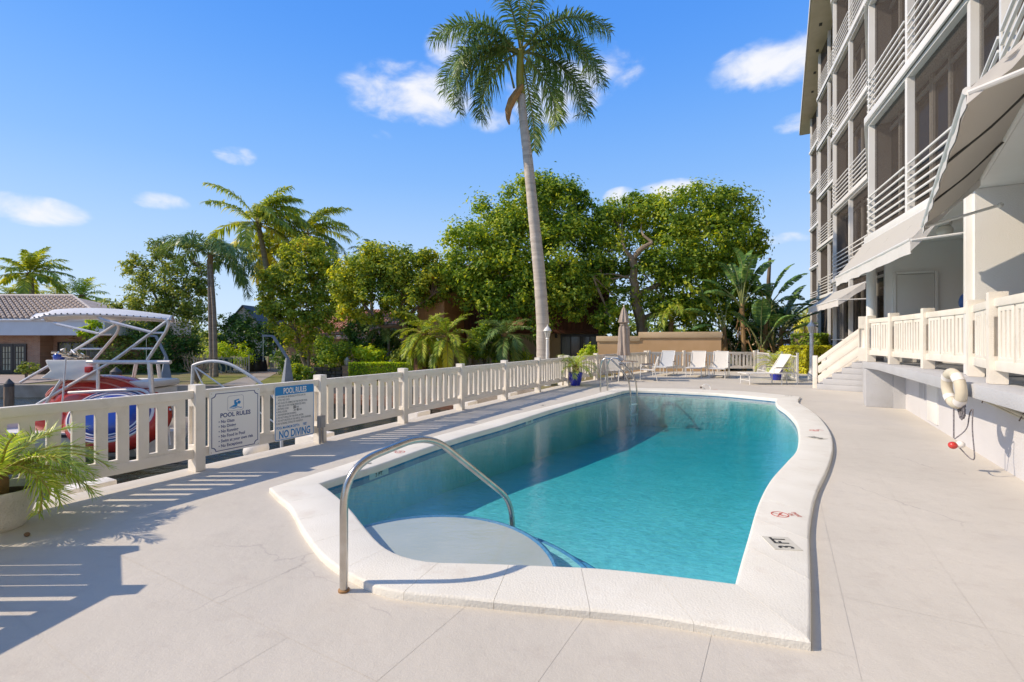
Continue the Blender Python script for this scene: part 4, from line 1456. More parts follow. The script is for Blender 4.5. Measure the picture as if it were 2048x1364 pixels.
LEAF_FICUS = leaf_mat("ficus leaf", (.030, .060, .010), (.085, .135, .018), (.25, .26, .030), .46, odd=(.30, .17, .03), oddp=.03)
LEAF_GOLD = leaf_mat("yellowing leaf", (.040, .068, .012), (.115, .150, .020), (.27, .255, .032), .46, odd=(.34, .12, .03), oddp=.10)
LEAF_DARK = leaf_mat("dark glossy leaf", (.012, .030, .008), (.032, .068, .014), (.085, .13, .022), .34, rough=.32)
LEAF_MID = leaf_mat("olive leaf", (.030, .050, .012), (.085, .115, .022), (.21, .21, .040), .44)
LEAF_LIME = leaf_mat("clipped hedge leaf", (.065, .115, .010), (.17, .235, .018), (.33, .36, .03), .42)
LEAF_CROTON = leaf_mat("yellow croton leaf", (.16, .15, .012), (.40, .30, .018), (.58, .42, .03), .3, odd=(.40, .10, .02), oddp=.08)

def limb(pts, r0, r1, seg=7, wob=.0, seed=0):
    rng = random.Random(seed)
    pts = [Vector(p) for p in pts]
    out = []
    for i in range(len(pts) - 1):
        p0, p1, p2, p3 = pts[max(i - 1, 0)], pts[i], pts[i + 1], pts[min(i + 2, len(pts) - 1)]
        for k in range(4):
            t = k / 4
            q = .5 * ((2 * p1) + (-p0 + p2) * t + (2 * p0 - 5 * p1 + 4 * p2 - p3) * t * t + (-p0 + 3 * p1 - 3 * p2 + p3) * t ** 3)
            out.append(q + Vector((rng.uniform(-wob, wob), rng.uniform(-wob, wob), 0)))
    out.append(pts[-1])
    n = len(out)
    return out, [r0 + (r1 - r0) * i / (n - 1) for i in range(n)]

def tree(label, base, trunks, blobs, n, size, seed, leaf, wood=bark, cat="tree", name="tree", group=None, limbs=(), twigs=True, **kw):
    """trunks: list of (points, r0, r1); the first is the trunk, the others limbs"""
    t = thing(name, label, cat, base, 0, group)
    for i, (pts, r0, r1) in enumerate(trunks):
        mb = MB(); p, r = limb(pts, r0, r1, wob=r0 * .12, seed=seed + i); mb.tube(p, r, 8)
        mb.build("trunk" if i == 0 else "branch", wood, t, smooth=True)
    if twigs and trunks:
        mb = MB(); rng = random.Random(seed)
        ends = [Vector(tr[0][-1]) for tr in trunks]
        for c, r in blobs:
            e = min(ends, key=lambda q: (q - c).length)
            m1 = e.lerp(c, .5) + Vector((rng.uniform(-.3, .3), rng.uniform(-.3, .3), rng.uniform(-.1, .4)))
            p, rr = limb([e, m1, c + Vector((0, 0, r[2] * .3))], .055 * (1 + r[0] * .15), .015)
            mb.tube(p, rr, 5, caps=False)
            for _ in range(4):
                q = c + Vector((rng.uniform(-1, 1) * r[0], rng.uniform(-1, 1) * r[1], rng.uniform(-.3, 1) * r[2])) * .75
                mb.tube([m1.lerp(c, .6), c.lerp(q, .5) + Vector((0, 0, .1)), q], [.025, .018, .008], 4, caps=False)
        mb.build("twigs", wood, t)
    me = leaf_cloud("crown", blobs, n, size, seed, leaf, **kw)
    o = bpy.data.objects.new("crown", local_mesh(me, base)); link(o, t)
    return t

# ---- big ficus behind the royal palm
Yf = 30.0
fb = [B(1000, 560, 62, 29), B(940, 505, 62, 30), B(985, 450, 60, 31), B(1060, 430, 72, 31), B(1125, 420, 58, 31), B(1155, 405, 30, 31), B(1165, 470, 40, 31),
      B(1090, 385, 38, 31), B(1120, 520, 80, 30), B(1040, 500, 80, 31), B(925, 545, 40, 29), B(1140, 585, 48, 29), B(1075, 590, 60, 29.5), B(1150, 618, 24, 28.5),
      B(1020, 600, 50, 29), B(985, 610, 34, 28.5), B(1080, 655, 24, 28), B(945, 590, 36, 29.5)]
gz = -.3
tree("huge spreading green ficus behind the leaning royal palm trunk", (-.9, 30.4, gz),
     [([(-.9, 30.4, gz), (-.8, 30.5, 2.2), (-.6, 30.6, 4.0)], .45, .32), ([(-.7, 30.5, 3.2), (.8, 30.6, 5.5), (2.2, 30.8, 8)], .24, .08), ([(-.7, 30.5, 3.2), (-1.6, 30.4, 5.2), (-2.2, 30.6, 7)], .22, .08), ([(-.6, 30.5, 4), (.2, 30.8, 7), (.9, 31, 9.5)], .2, .06)],
     fb, 46000, .235, 11, LEAF_FICUS, ncl=40, sig=.17)

# ---- right-hand big tree with bare forked trunk
rb = [B(1235, 450, 55, 31), B(1212, 440, 30, 31), B(1290, 440, 50, 31.5), B(1265, 405, 22, 31.5), B(1345, 440, 58, 31), B(1400, 425, 56, 31.5), B(1455, 430, 52, 31.5),
      B(1450, 398, 24, 31.5), B(1490, 475, 42, 31), B(1510, 500, 24, 31), B(1420, 490, 66, 30), B(1340, 510, 66, 30), B(1220, 510, 52, 30), B(1195, 555, 40, 29.5),
      B(1300, 560, 58, 29.5), B(1385, 565, 64, 29.5), B(1450, 550, 50, 30), B(1215, 640, 36, 28.6), B(1235, 610, 30, 29), B(1340, 625, 42, 29.2), B(1410, 640, 50, 29.6), B(1240, 670, 28, 28.8), B(1480, 600, 40, 30)]
tb = at(1292, 712, 29.5); tb.z = gz
tree("broad bushy tree with bare forked trunk over the beige garden wall", tb.to_tuple(),
     [([tb, at(1283, 650, 29.3), at(1272, 600, 29.2), at(1268, 560, 29), at(1266, 515, 28.6)], .40, .20), ([at(1266, 518, 28.6), at(1282, 498, 28.3), at(1296, 490, 28.2), at(1303, 484, 28.2), at(1288, 472, 28.4)], .17, .07),
      ([at(1266, 518, 28.6), at(1252, 502, 28.5), at(1245, 485, 29)], .15, .06), ([at(1272, 590, 29.2), at(1330, 560, 29.8), at(1390, 500, 30.5)], .2, .06), ([at(1283, 640, 29.3), at(1380, 590, 30), at(1450, 520, 31)], .2, .06),
      ([at(1270, 560, 29), at(1225, 548, 28.6), at(1185, 552, 28.4)], .07, .02), ([at(1262, 550, 29), at(1215, 558, 28.5), at(1200, 540, 28.4)], .05, .015)],
     rb, 50000, .235, 12, LEAF_FICUS, wood=bark_pale, ncl=40, sig=.17)

# ---- low spreading yellow tree with copper limbs
gb = [B(760, 530, 46, 29.5), B(720, 560, 48, 29), B(690, 585, 40, 28.5), B(800, 545, 50, 30), B(850, 560, 50, 29.5), B(868, 578, 36, 29), B(815, 600, 46, 28.5), B(745, 605, 44, 28.5),
      B(700, 610, 30, 28.3), B(870, 540, 34, 30), B(905, 560, 30, 29.5), B(780, 570, 50, 29.5), B(745, 510, 26, 29.8), B(850, 520, 26, 30)]
gt = at(812, 700, 29.5); gt.z = -.6
tree("low spreading yellow green tree with twisted copper coloured limbs", gt.to_tuple(),
     [([gt, at(810, 680, 29.4), at(808, 650, 29.2), at(803, 615, 29), at(800, 590, 29)], .26, .14), ([at(808, 662, 29.3), at(790, 652, 28.9), at(765, 652, 28.7), at(745, 632, 28.6), at(725, 605, 28.6)], .17, .07),
      ([at(802, 612, 29), at(785, 608, 28.8), at(765, 606, 28.7)], .12, .05), ([at(806, 640, 29.2), at(835, 615, 29), at(865, 590, 29)], .15, .05), ([at(803, 620, 29), at(775, 575, 29), at(755, 545, 29.3)], .12, .04)],
     gb, 20000, .23, 13, LEAF_GOLD, wood=bark_red, ncl=30, sig=.17, shell=.35)

# ---- tall loose trees on the left bank
tb_ = at(612, 765, 31.0); tb_.z = -.68
lb = [B(600, 510, 42, 31.0), B(645, 525, 34, 31.5), B(570, 540, 40, 30.8), B(620, 560, 50, 31.0), B(560, 590, 44, 30.5), B(610, 615, 52, 30.5), B(650, 580, 36, 31.3), B(575, 640, 42, 30.5), B(640, 645, 40, 30.5),
      B(540, 620, 30, 30.3), B(600, 675, 42, 30.5), B(625, 490, 24, 31.5), B(545, 560, 24, 30.5)]
tree("tall loose olive green tree with split pale trunk behind the blue sign", tb_.to_tuple(),
     [([tb_, at(612, 735, 31.0), at(600, 700, 30.9), at(592, 660, 30.8)], .17, .09), ([tb_ + Vector((.12, .05, 0)), at(616, 730, 31.0), at(622, 680, 31.0), at(625, 620, 31.0)], .14, .07), ([at(592, 670, 30.8), at(575, 610, 30.7), at(580, 550, 30.8)], .08, .03), ([at(622, 660, 31.0), at(630, 590, 31.1), at(640, 530, 31.3)], .08, .03)],
     lb, 17000, .21, 14, LEAF_GOLD, wood=bark_pale, ncl=26, sig=.16, shell=.25)
tc_ = at(335, 765, 35.5); tc_.z = -.68
cb = [B(320, 500, 26, 35.5), B(270, 530, 28, 35.5), B(300, 545, 34, 35.3), B(345, 520, 34, 35.5), B(375, 500, 26, 35.6), B(385, 545, 36, 35.5), B(340, 570, 46, 35.2), B(290, 600, 50, 35.0), B(380, 600, 48, 35.3),
      B(255, 540, 14, 35.5), B(335, 640, 60, 34.8), B(400, 640, 40, 35.0), B(250, 620, 34, 35.0), B(405, 575, 26, 35.4), B(310, 490, 14, 35.5)]
tree("open branched dark green tree behind the boat canopy", tc_.to_tuple(),
     [([tc_, at(338, 720, 35.5), at(335, 660, 35.4), at(332, 610, 35.3)], .22, .12), ([at(334, 640, 35.4), at(305, 580, 35.3), at(285, 540, 35.4), at(262, 535, 35.4)], .1, .025), ([at(333, 620, 35.3), at(330, 560, 35.4), at(318, 500, 35.5)], .09, .02), ([at(334, 640, 35.4), at(365, 575, 35.4), at(385, 520, 35.5)], .1, .02)],
     cb, 17000, .20, 15, LEAF_MID, ncl=24, sig=.14, shell=.25)

# ---- shrubs and hedgerows along the banks: (px, py, rpx, Y, leaf, n, size, label)
shr = [
    ([B(735, 712, 20, 28.2), B(760, 716, 18, 28.2), B(718, 706, 14, 28.4)], LEAF_LIME, 2200, .15, "sunlit rounded shrub rising just behind the clipped hedge"),
    ([B(600, 748, 18, 25), B(585, 742, 14, 25.2), B(618, 750, 12, 25)], LEAF_FICUS, 1800, .13, "small bright bush beside the leaning davit foot"),
    ([B(820, 708, 20, 27.6), B(800, 716, 16, 27.6)], LEAF_MID, 1900, .15, "olive shrub at the right end behind the clipped hedge"),
    ([B(205, 690, 40, 33.5), B(250, 700, 48, 33.2), B(225, 735, 36, 33)], LEAF_MID, 5200, .17, "rounded green shrub directly behind the boat canopy legs"),
    ([B(300, 690, 50, 34), B(345, 700, 42, 34), B(320, 735, 40, 33.6)], LEAF_DARK, 5200, .17, "dark dense shrub under the open branched tree"),
    ([B(375, 690, 34, 34.5), B(365, 730, 26, 34)], LEAF_DARK, 3600, .16, "dark bush left of the pale picket fence"),
    ([B(460, 680, 34, 35), B(500, 675, 36, 35), B(535, 685, 34, 35), B(480, 650, 26, 35.5)], LEAF_DARK, 4200, .22, "dark hibiscus bush between the palm trunks and the tiled roof"),
    ([B(600, 735, 30, 32), B(570, 725, 24, 32), B(640, 735, 26, 31)], LEAF_DARK, 3200, .16, "dark low bush around the split trunk foot"),
    ([B(655, 715, 26, 27.5), B(675, 705, 26, 28), B(650, 690, 20, 28)], LEAF_FICUS, 3000, .16, "bright green rounded shrub left of the brick lamp pier"),
    ([B(705, 700, 26, 31), B(740, 705, 28, 31), B(780, 700, 28, 31), B(760, 680, 24, 32), B(715, 665, 30, 32)], LEAF_DARK, 4800, .2, "shady dark shrubs behind the clipped hedge"),
    ([B(830, 690, 34, 32), B(870, 705, 34, 32), B(820, 660, 30, 32.5)], LEAF_DARK, 4200, .24, "dark climbing foliage behind the two date palms"),
    ([B(950, 700, 24, 26.5), B(975, 685, 26, 26.5), B(965, 662, 20, 27), B(990, 705, 20, 26.5)], LEAF_FICUS, 3600, .17, "leafy green bush in front of the brown house"),
    ([B(1020, 715, 18, 29), B(1045, 718, 16, 29), B(1000, 725, 14, 29), B(1060, 722, 12, 29)], LEAF_LIME, 1700, .14, "low bright ground shrub left of the royal palm foot"),
    ([B(1180, 705, 16, 25.5), B(1170, 712, 12, 25.5)], LEAF_LIME, 900, .14, "small lime green bush under the glass doors"),
    ([B(1400, 690, 16, 27), B(1415, 684, 12, 27), B(1388, 698, 12, 27)], LEAF_GOLD, 900, .15, "yellow leaved bush against the beige wall"),
    ([B(1560, 655, 34, 33), B(1530, 640, 40, 33), B(1520, 690, 40, 31.5), B(1490, 690, 30, 30)], LEAF_DARK, 5200, .24, "dark broad leaved thicket right of the banana stems"),
    ([B(1470, 640, 30, 31), B(1440, 690, 30, 30)], LEAF_DARK, 2600, .22, "dark thicket at the end of the beige wall"),
    ([B(705, 560, 40, 34), B(680, 565, 34, 34), B(690, 610, 34, 34), B(725, 540, 34, 34)], LEAF_FICUS, 6500, .24, "dark green tree crown behind the low yellow tree"),
    ([B(60, 735, 14, 27), B(45, 742, 10, 27)], LEAF_MID, 700, .14, "small potted shrub by the brick house"),
    ([B(165, 660, 12, 25.6), B(185, 650, 14, 25.6), B(178, 668, 12, 25.6)], LEAF_LIME, 900, .15, "small light green branch tip beneath the boat canopy"),
    ([B(430, 712, 22, 33), B(450, 705, 22, 33), B(480, 712, 24, 33)], LEAF_LIME, 2600, .15, "green hedge behind the pale picket fence"),
]
for i, (bl, lf, n_, sz, lab) in enumerate(shr):
    c = sum((b[0] for b in bl), Vector()) / len(bl)
    zb = terrain_z(c.x, c.y)
    st_ = []
    for b in bl[:2]:
        st_.append(([Vector((c.x, c.y, zb)), c.lerp(b[0], .3) + Vector((0, 0, -b[1][2] * .5)), b[0]], .06, .02))
    tree(lab, (c.x, c.y, zb), st_, bl, n_, sz, 40 + i, lf, cat="shrub", name="shrub", ncl=22, sig=.2, shell=.35, twigs=False)

# bare twiggy bush
def twiggy():
    c = at(395, 760, 24.6); c.z = -.66
    t = thing("bare_bush", "leafless twiggy bush left of the picket fence", "bush", c.to_tuple())
    rng = random.Random(9); mb = MB()
    for k in range(46):
        a = rng.uniform(0, 6.28); sp = rng.uniform(.3, 1.0); h = rng.uniform(.7, 1.7)
        tip = c + Vector((math.cos(a) * sp, math.sin(a) * sp, h)); md = c.lerp(tip, .5) + Vector((rng.uniform(-.15, .15), rng.uniform(-.15, .15), .1))
        mb.tube([c, md, tip], [.022, .014, .005], 4, caps=False)
        for _ in range(3):
            q = md.lerp(tip, rng.uniform(.2, .9)); mb.tube([q, q + Vector((rng.uniform(-.3, .3), rng.uniform(-.3, .3), rng.uniform(0, .35)))], [.009, .004], 3, caps=False)
    mb.build("twigs", bark_pale, t)
twiggy()

# ---- far wood closing the horizon
def far_wood():
    rng = random.Random(21); bl = []
    x = -190
    while x < 190:
        Y = rng.uniform(75, 110); h = rng.uniform(2.5, 6.5)
        bl.append((Vector((x, Y, h * .45)), (rng.uniform(4, 7), 3, h * .6))); x += rng.uniform(3.5, 6.5)
    me = leaf_cloud("far_wood", bl, 26000, .8, 77, LEAF_MID, ncl=30, sig=.25, cap=1.2)
    o = bpy.data.objects.new("far_wood", me); COL.objects.link(o)
    tag(o, "distant belt of trees along the horizon behind the houses", "trees", None, 'stuff')
far_wood()

# ---- clipped hedges
def hedge(label, c, size, rz, n, leaf, lsize, seed):
    c = Vector(c)
    t = thing("hedge", label, "hedge", (c.x, c.y, c.z - size[2] / 2), rz)
    rng = np.random.default_rng(seed)
    hx, hy, hz = size[0] / 2, size[1] / 2, size[2] / 2
    A = np.array([hx * hz, hx * hz, hy * hz, hy * hz, hx * hy]); cnt = rng.multinomial(n, A / A.sum())
    P, NO = [], []
    for k, (ax, sg) in enumerate(((1, -1), (1, 1), (0, -1), (0, 1), (2, 1))):
        q = (rng.random((cnt[k], 3)) * 2 - 1) * np.array([hx, hy, hz]); q[:, ax] = sg * (hx, hy, hz)[ax] - sg * np.abs(rng.normal(size=cnt[k])) * .05 + rng.normal(size=cnt[k]) * .02
        no = rng.normal(size=(cnt[k], 3)) * .7; no[:, ax] += sg; no[:, 2] += .4
        P.append(q); NO.append(no)
    P = np.concatenate(P) + np.array([0, 0, hz]); NO = np.concatenate(NO)
    me = leaves_at("foliage", P, NO, lsize, rng, leaf)
    link(bpy.data.objects.new("foliage", me), t)
    mb = MB(); mb.box((0, 0, hz - .03), (size[0] - .16, size[1] - .16, size[2] - .1)); mb.build("branches", bark, t, local=True)
a, b = at(703, 738, 27.0), at(862, 738, 27.0)
hedge("long clipped lime green hedge on the far canal bank", ((a.x + b.x) / 2, 27.0, -.16), ((b.x - a.x), 1.0, .95), 0, 15000, LEAF_LIME, .10, 5)
hedge("yellow croton hedge below the green hedge, by the lamp", (15.0, 23.9, .55), (3.6, 1.2, 1.5), R(35), 6500, LEAF_CROTON, .15, 6)
hedge("green hedge between the croton hedge and the apartment building", (16.6, 25.9, .85), (4.2, 1.3, 2.15), R(45), 8500, LEAF_FICUS, .14, 7)

# ------------------------------------------------------------------ palms
def palm_leaf_mat(name, a, b_, c, tr=.25, rough=.4):
    return leaf_mat(name, a, b_, c, tr, rough, spec=.3)
PALM_GREEN = palm_leaf_mat("royal palm leaflet", (.030, .060, .016), (.065, .105, .028), (.14, .17, .05), .22)
PALM_COCO = palm_leaf_mat("coconut leaflet", (.055, .085, .012), (.14, .17, .024), (.30, .27, .035), .4)
PALM_DATE = palm_leaf_mat("date palm leaflet", (.05, .085, .012), (.13, .175, .022), (.30, .30, .04), .3)
PALM_YELLOW = palm_leaf_mat("yellow frond leaflet", (.26, .20, .02), (.42, .30, .03), (.5, .38, .05), .3)
RACHIS = mat("green rachis", (.24, .24, .06), (.18, .20, .05), scale=6, rough=.5)
RACHIS_Y = mat("yellow rachis", (.46, .36, .08), (.36, .30, .07), scale=6, rough=.5)
DRY = mat("dry palm fibre", (.36, .22, .10), (.22, .13, .06), scale=8, rough=.9, bump=.5, bscale=30)

def frond_mesh(L, pitch, droop, n=46, leaf=.62, lw=.045, sag=.55, seed=1, m=None, rm=None, plume=0.0, start=.14, sweep=38, r=.028, side=0.0, curve=1.25, vee=15):
    """frond lying along +X, rising at 'pitch' degrees and bending down by 'droop' degrees"""
    rng = random.Random(seed)
    N = 26
    pts, tan = [], []
    p = Vector((0, 0, 0)); ds = L / N
    for i in range(N + 1):
        s = i / N
        th = R(pitch - droop * s ** curve); ya = R(side * s)
        d = Vector((math.cos(th) * math.cos(ya), math.cos(th) * math.sin(ya), math.sin(th)))
        pts.append(p.copy()); tan.append(d)
        p = p + d * ds
    mb = MB()
    mb.m = 1
    mb.tube(pts, [r * (1 - .85 * i / N) + .004 for i in range(N + 1)], 5, caps=False)
    mb.m = 0
    vs, fs = [], []
    for k in range(n):
        s = start + (1 - start) * (k + .5 * rng.random()) / n
        f = s * N; i = min(int(f), N - 1)
        q = pts[i].lerp(pts[i + 1], f - i); d = tan[i]
        up = Vector((0, 0, 1)); lat = up.cross(d)
        lat = lat.normalized() if lat.length > .05 else Vector((0, 1, 0))
        nrm = d.cross(lat).normalized()
        prof = min(1.0, 2.6 * (s - start) / (1 - start) + .35) * (1 - .55 * max(0, (s - .6) / .4) ** 1.5)
        for sg in (-1, 1):
            ln = leaf * prof * rng.uniform(.85, 1.12)
            sw = R(sweep * (.7 + .6 * s) + rng.uniform(-8, 8))
            v = R(vee + rng.uniform(-12, 12) + plume * rng.uniform(-60, 60))
            dirv = (lat * sg * math.cos(sw) + d * math.sin(sw)) * math.cos(v) + nrm * math.sin(v)
            dirv.normalize()
            sgm = sag * rng.uniform(.6, 1.3)
            m1 = q + dirv * ln * .5 + Vector((0, 0, -sgm * ln * .16))
            tip = q + dirv * ln * .88 + Vector((0, 0, -sgm * ln * .62))
            wv = dirv.cross(nrm if abs(dirv.dot(nrm)) < .9 else lat).normalized() * lw * .5
            fold = nrm * lw * .25
            b0 = len(vs)
            vs += [q - wv * .5, q + wv * .5, m1 + wv - fold, m1 - wv - fold, tip]
            fs += [(b0, b0 + 1, b0 + 2, b0 + 3), (b0 + 3, b0 + 2, b0 + 4)]
    mb.add(vs, fs)
    me = mb.mesh("frond", [m or PALM_GREEN, rm or RACHIS])
    return me

def trunk(t, pts, r0, r1, m, ringed=True, seg=14, flare=0.0, name="trunk", bulge=None):
    p, rr = limb(pts, r0, r1)
    n = len(p)
    # resample finer for growth rings
    P, Rr = [], []
    for i in range(n - 1):
        st_ = max(2, int((p[i + 1] - p[i]).length / .16))
        for k in range(st_):
            u = k / st_
            P.append(p[i].lerp(p[i + 1], u)); Rr.append(rr[i] + (rr[i + 1] - rr[i]) * u)
    P.append(p[-1]); Rr.append(rr[-1])
    rng = random.Random(3)
    Rr = [r * (1 + (rng.uniform(-.03, .03) if ringed else 0)) + flare * max(0, 1 - i / 6) for i, r in enumerate(Rr)]
    if bulge: Rr = [r * (1 + bulge * math.sin(math.pi * min(1, i / len(Rr) * 1.2))) for i, r in enumerate(Rr)]
    mb = MB(); mb.tube(P, Rr, seg)
    return mb.build(name, m, t, smooth=True, sharp=80)

def ring_bark(name, a, b_, ringscale=5.0, soft=.5):
    m, nt, b, out = node_mat(name)
    N, L = nt.nodes.new, nt.links.new
    geo = N("ShaderNodeNewGeometry")
    mp = N("ShaderNodeMapping"); mp.inputs['Scale'].default_value = (.5, .5, ringscale); L(geo.outputs['Position'], mp.inputs[0])
    nz = N("ShaderNodeTexNoise"); nz.inputs['Scale'].default_value = 1.6; nz.inputs['Detail'].default_value = 6; nz.inputs['Roughness'].default_value = .7; L(mp.outputs[0], nz.inputs['Vector'])
    n2 = N("ShaderNodeTexNoise"); n2.inputs['Scale'].default_value = 2.3; n2.inputs['Detail'].default_value = 5; L(geo.outputs['Position'], n2.inputs['Vector'])
    mr = N("ShaderNodeMapRange"); mr.inputs[1].default_value = .36; mr.inputs[2].default_value = .62; L(nz.outputs[0], mr.inputs[0])
    m2 = N("ShaderNodeMapRange"); m2.inputs[1].default_value = .5; m2.inputs[2].default_value = .75; m2.inputs[4].default_value = .6; L(n2.outputs[0], m2.inputs[0])
    mx = N("ShaderNodeMix"); mx.data_type = 'RGBA'; mx.inputs['A'].default_value = (*b_, 1); mx.inputs['B'].default_value = (*a, 1); L(mr.outputs[0], mx.inputs['Factor'])
    my = N("ShaderNodeMix"); my.data_type = 'RGBA'; L(mx.outputs['Result'], my.inputs['A']); my.inputs['B'].default_value = (*[c * .78 for c in a], 1); L(m2.outputs[0], my.inputs['Factor'])
    L(my.outputs['Result'], b.inputs['Base Color']); b.inputs['Roughness'].default_value = .9
    bp = N("ShaderNodeBump"); bp.inputs['Strength'].default_value = .5; bp.inputs['Distance'].default_value = .03; L(nz.outputs[0], bp.inputs['Height']); L(bp.outputs[0], b.inputs['Normal'])
    return m
ROYAL_BARK = ring_bark("pale ringed palm trunk", (.66, .58, .49), (.48, .41, .34), 4.5)
COCO_BARK = ring_bark("grey coconut trunk", (.34, .27, .20), (.20, .15, .11), 6)

# ---- the royal palm
rp0 = at(1087, 740, 20.0); rp0.z = -.3
royal = thing("royal_palm", "tall leaning royal palm with smooth pale trunk and drooping green crown", "palm tree", rp0.to_tuple())
trunk(royal, [rp0, at(1086, 690, 20), at(1085, 640, 20), at(1078, 540, 20), at(1068, 440, 20), at(1057, 330, 20), at(1048, 250, 20), at(1042, 190, 20)], .285, .165, ROYAL_BARK, flare=.05, seg=24, bulge=.07)
shaft = mat("crownshaft", (.30, .30, .04), (.42, .33, .05), scale=2.5, rough=.45, stretch=(3, 3, .6), dirt=(.26, .14, .05), dscale=1.4, dlo=.55, dhi=.7)
mb = MB(); p_, r_ = limb([at(1042, 190, 20), at(1040, 160, 20), at(1040, 130, 20), at(1042, 100, 20)], .185, .14); mb.tube(p_, r_, 18); mb.build("crownshaft", shaft, royal, smooth=True)
crown = at(1041, 104, 20.0)
RF = [  # azimuth, pitch, droop, length, seed
    (184, 52, 105, 4.3), (172, 30, 128, 4.4), (200, 12, 118, 4.0), (188, 5, 112, 4.3), (160, -18, 88, 3.4), (212, 40, 110, 4.0),
    (-4, 52, 105, 4.3), (8, 30, 118, 4.5), (-18, 14, 112, 4.4), (14, 2, 96, 4.3), (30, -20, 80, 3.4), (-35, 42, 110, 4.0), (62, 40, 110, 4.2), (178, -5, 100, 4.2), (4, -8, 98, 4.2), (215, 20, 118, 4.0), (-30, 22, 118, 4.0), (78, -15, 86, 4.4), (120, 45, 110, 4.2), (250, 60, 100, 3.6), (290, 62, 95, 3.6)]
for i, (az, pt, dr_, L_) in enumerate(RF):
    me = frond_mesh(L_, pt, dr_, n=120, leaf=.86, lw=.05, sag=.9, seed=100 + i, plume=.75, r=.04, side=random.uniform(-14, 14), start=.10, sweep=30)
    inst(me, "frond", royal, crown + Vector((math.cos(R(az)) * .08, math.sin(R(az)) * .08, random.uniform(-.15, .2))), (0, 0, R(az)), world=True)
mb = MB(); mb.tube([crown, crown + Vector((-.02, 0, 1.6)), crown + Vector((-.12, 0, 3.6))], [.05, .03, .008], 6); mb.build("spear_leaf", RACHIS_Y, royal, smooth=True)
# dead sheath hanging from the shaft
mb = MB()
sp = [at(1044, 168, 19.8), at(1036, 180, 19.7), at(1026, 196, 19.65), at(1017, 218, 19.7), at(1016, 238, 19.75), at(1019, 249, 19.8)]
wv = [.10, .17, .20, .15, .08, .03]
vs = []
for q, w in zip(sp, wv): vs += [q + Vector((-w, .05, 0)), q + Vector((0, -.06, -.03)), q + Vector((w, .05, 0))]
fs = []
for i in range(len(sp) - 1):
    for j in range(2): fs.append((i * 3 + j, i * 3 + j + 1, (i + 1) * 3 + j + 1, (i + 1) * 3 + j))
mb.add(vs, fs)
mb.build("dead_sheath", mat("dry orange sheath", (.52, .30, .11), (.40, .20, .07), scale=3, rough=.7), royal, smooth=True)
mb = MB(); mb.tube([at(1028, 176, 19.8), at(1022, 150, 19.8), at(1016, 125, 19.7)], [.05, .04, .03], 7); mb.build("green_stalk", RACHIS, royal, smooth=True)

VAR = {}
def palm(label, base, mid, top, r0, r1, fronds, L, bark_, leafm, rm=RACHIS, seed=0, n=40, leaf=.6, lw=.05, sag=.6, group=None, nuts=None, plume=.15, yellow=0, wind=0, name="palm_tree", cat="palm tree", start=.14, r=.03, two=None):
    base, top = Vector(base), Vector(top)
    t = thing(name, label, cat, base.to_tuple(), 0, group)
    trunk(t, [base, *[Vector(m_) for m_ in mid], top], r0, r1, bark_, flare=r0 * .3)
    if two: trunk(t, two, r0, r1, bark_)
    rng = random.Random(seed)
    for i, (az, pt, dr_) in enumerate(fronds):
        y = i >= len(fronds) - yellow
        me = frond_mesh(L * rng.uniform(.9, 1.08), pt, dr_, n=n, leaf=leaf, lw=lw, sag=sag, seed=seed * 50 + i, m=PALM_YELLOW if y else leafm, rm=RACHIS_Y if y else rm, plume=plume, start=start, r=r, side=wind * math.sin(R(az)) * -1 + rng.uniform(-10, 10))
        inst(me, "frond", t, top + Vector((0, 0, rng.uniform(-.08, .12))), (0, 0, R(az)), world=True)
    if nuts:
        mb = MB()
        for _ in range(nuts): mb.ball(top + Vector((rng.uniform(-.3, .3), rng.uniform(-.3, .3), rng.uniform(-.45, -.1))), .12, 8, 6, (1, 1, 1.2))
        mb.build("coconuts", mat("coconut husk", (.30, .22, .05), (.22, .2, .05), scale=5), t, smooth=True)
    mb = MB(); mb.tube([top + Vector((0, 0, -.45)), top + Vector((0, 0, .15))], [r1 * 1.25, r1 * 1.7], 10); mb.build("leaf_bases", DRY, t, smooth=True)
    return t
def spread(n, seed, pt=(-25, 70), dr=(60, 110), az0=0, bias=0):
    rng = random.Random(seed); out = []
    for i in range(n):
        u = i / n
        az = az0 + i * 137.5
        if bias: az = az % 360; az = az - bias * math.sin(R(az))   # gather the fronds downwind (+x)
        p = pt[1] + (pt[0] - pt[1]) * u
        out.append((az, p + rng.uniform(-8, 8), rng.uniform(*dr)))
    return out

b0 = at(566, 745, 36); b0.z = -.6
palm("tallest coconut palm on the left bank, windswept with yellow fronds", b0, [at(552, 640, 36), at(532, 530, 36), at(521, 470, 36)], at(515, 448, 36), .24, .16, spread(26, 4, (-30, 80), (60, 105), 0, 55), 4.3, COCO_BARK, PALM_COCO, RACHIS_Y, 3, 62, 1.0, .10, 1.1, nuts=7, yellow=3, wind=40)
b0 = at(640, 745, 40); b0.z = -.6
palm("coconut palm to the right of the tallest one, half hidden by leaves", b0, [at(632, 620, 40)], at(612, 470, 40), .22, .15, spread(24, 5, (-30, 75), (60, 105), 30, 40), 4.2, COCO_BARK, PALM_COCO, RACHIS_Y, 4, 60, 1.0, .10, 1.1, yellow=3, wind=30)
b0 = at(540, 745, 38); b0.z = -.6
palm("shorter coconut palm with golden fronds below the tallest palm", b0, [at(540, 600, 38)], at(540, 505, 38), .18, .13, spread(18, 6, (-35, 70), (60, 100), 0, 20), 3.2, COCO_BARK, PALM_COCO, RACHIS_Y, 5, 50, .85, .09, 1.0, yellow=5)
b0 = at(431, 745, 29); b0.z = -.65
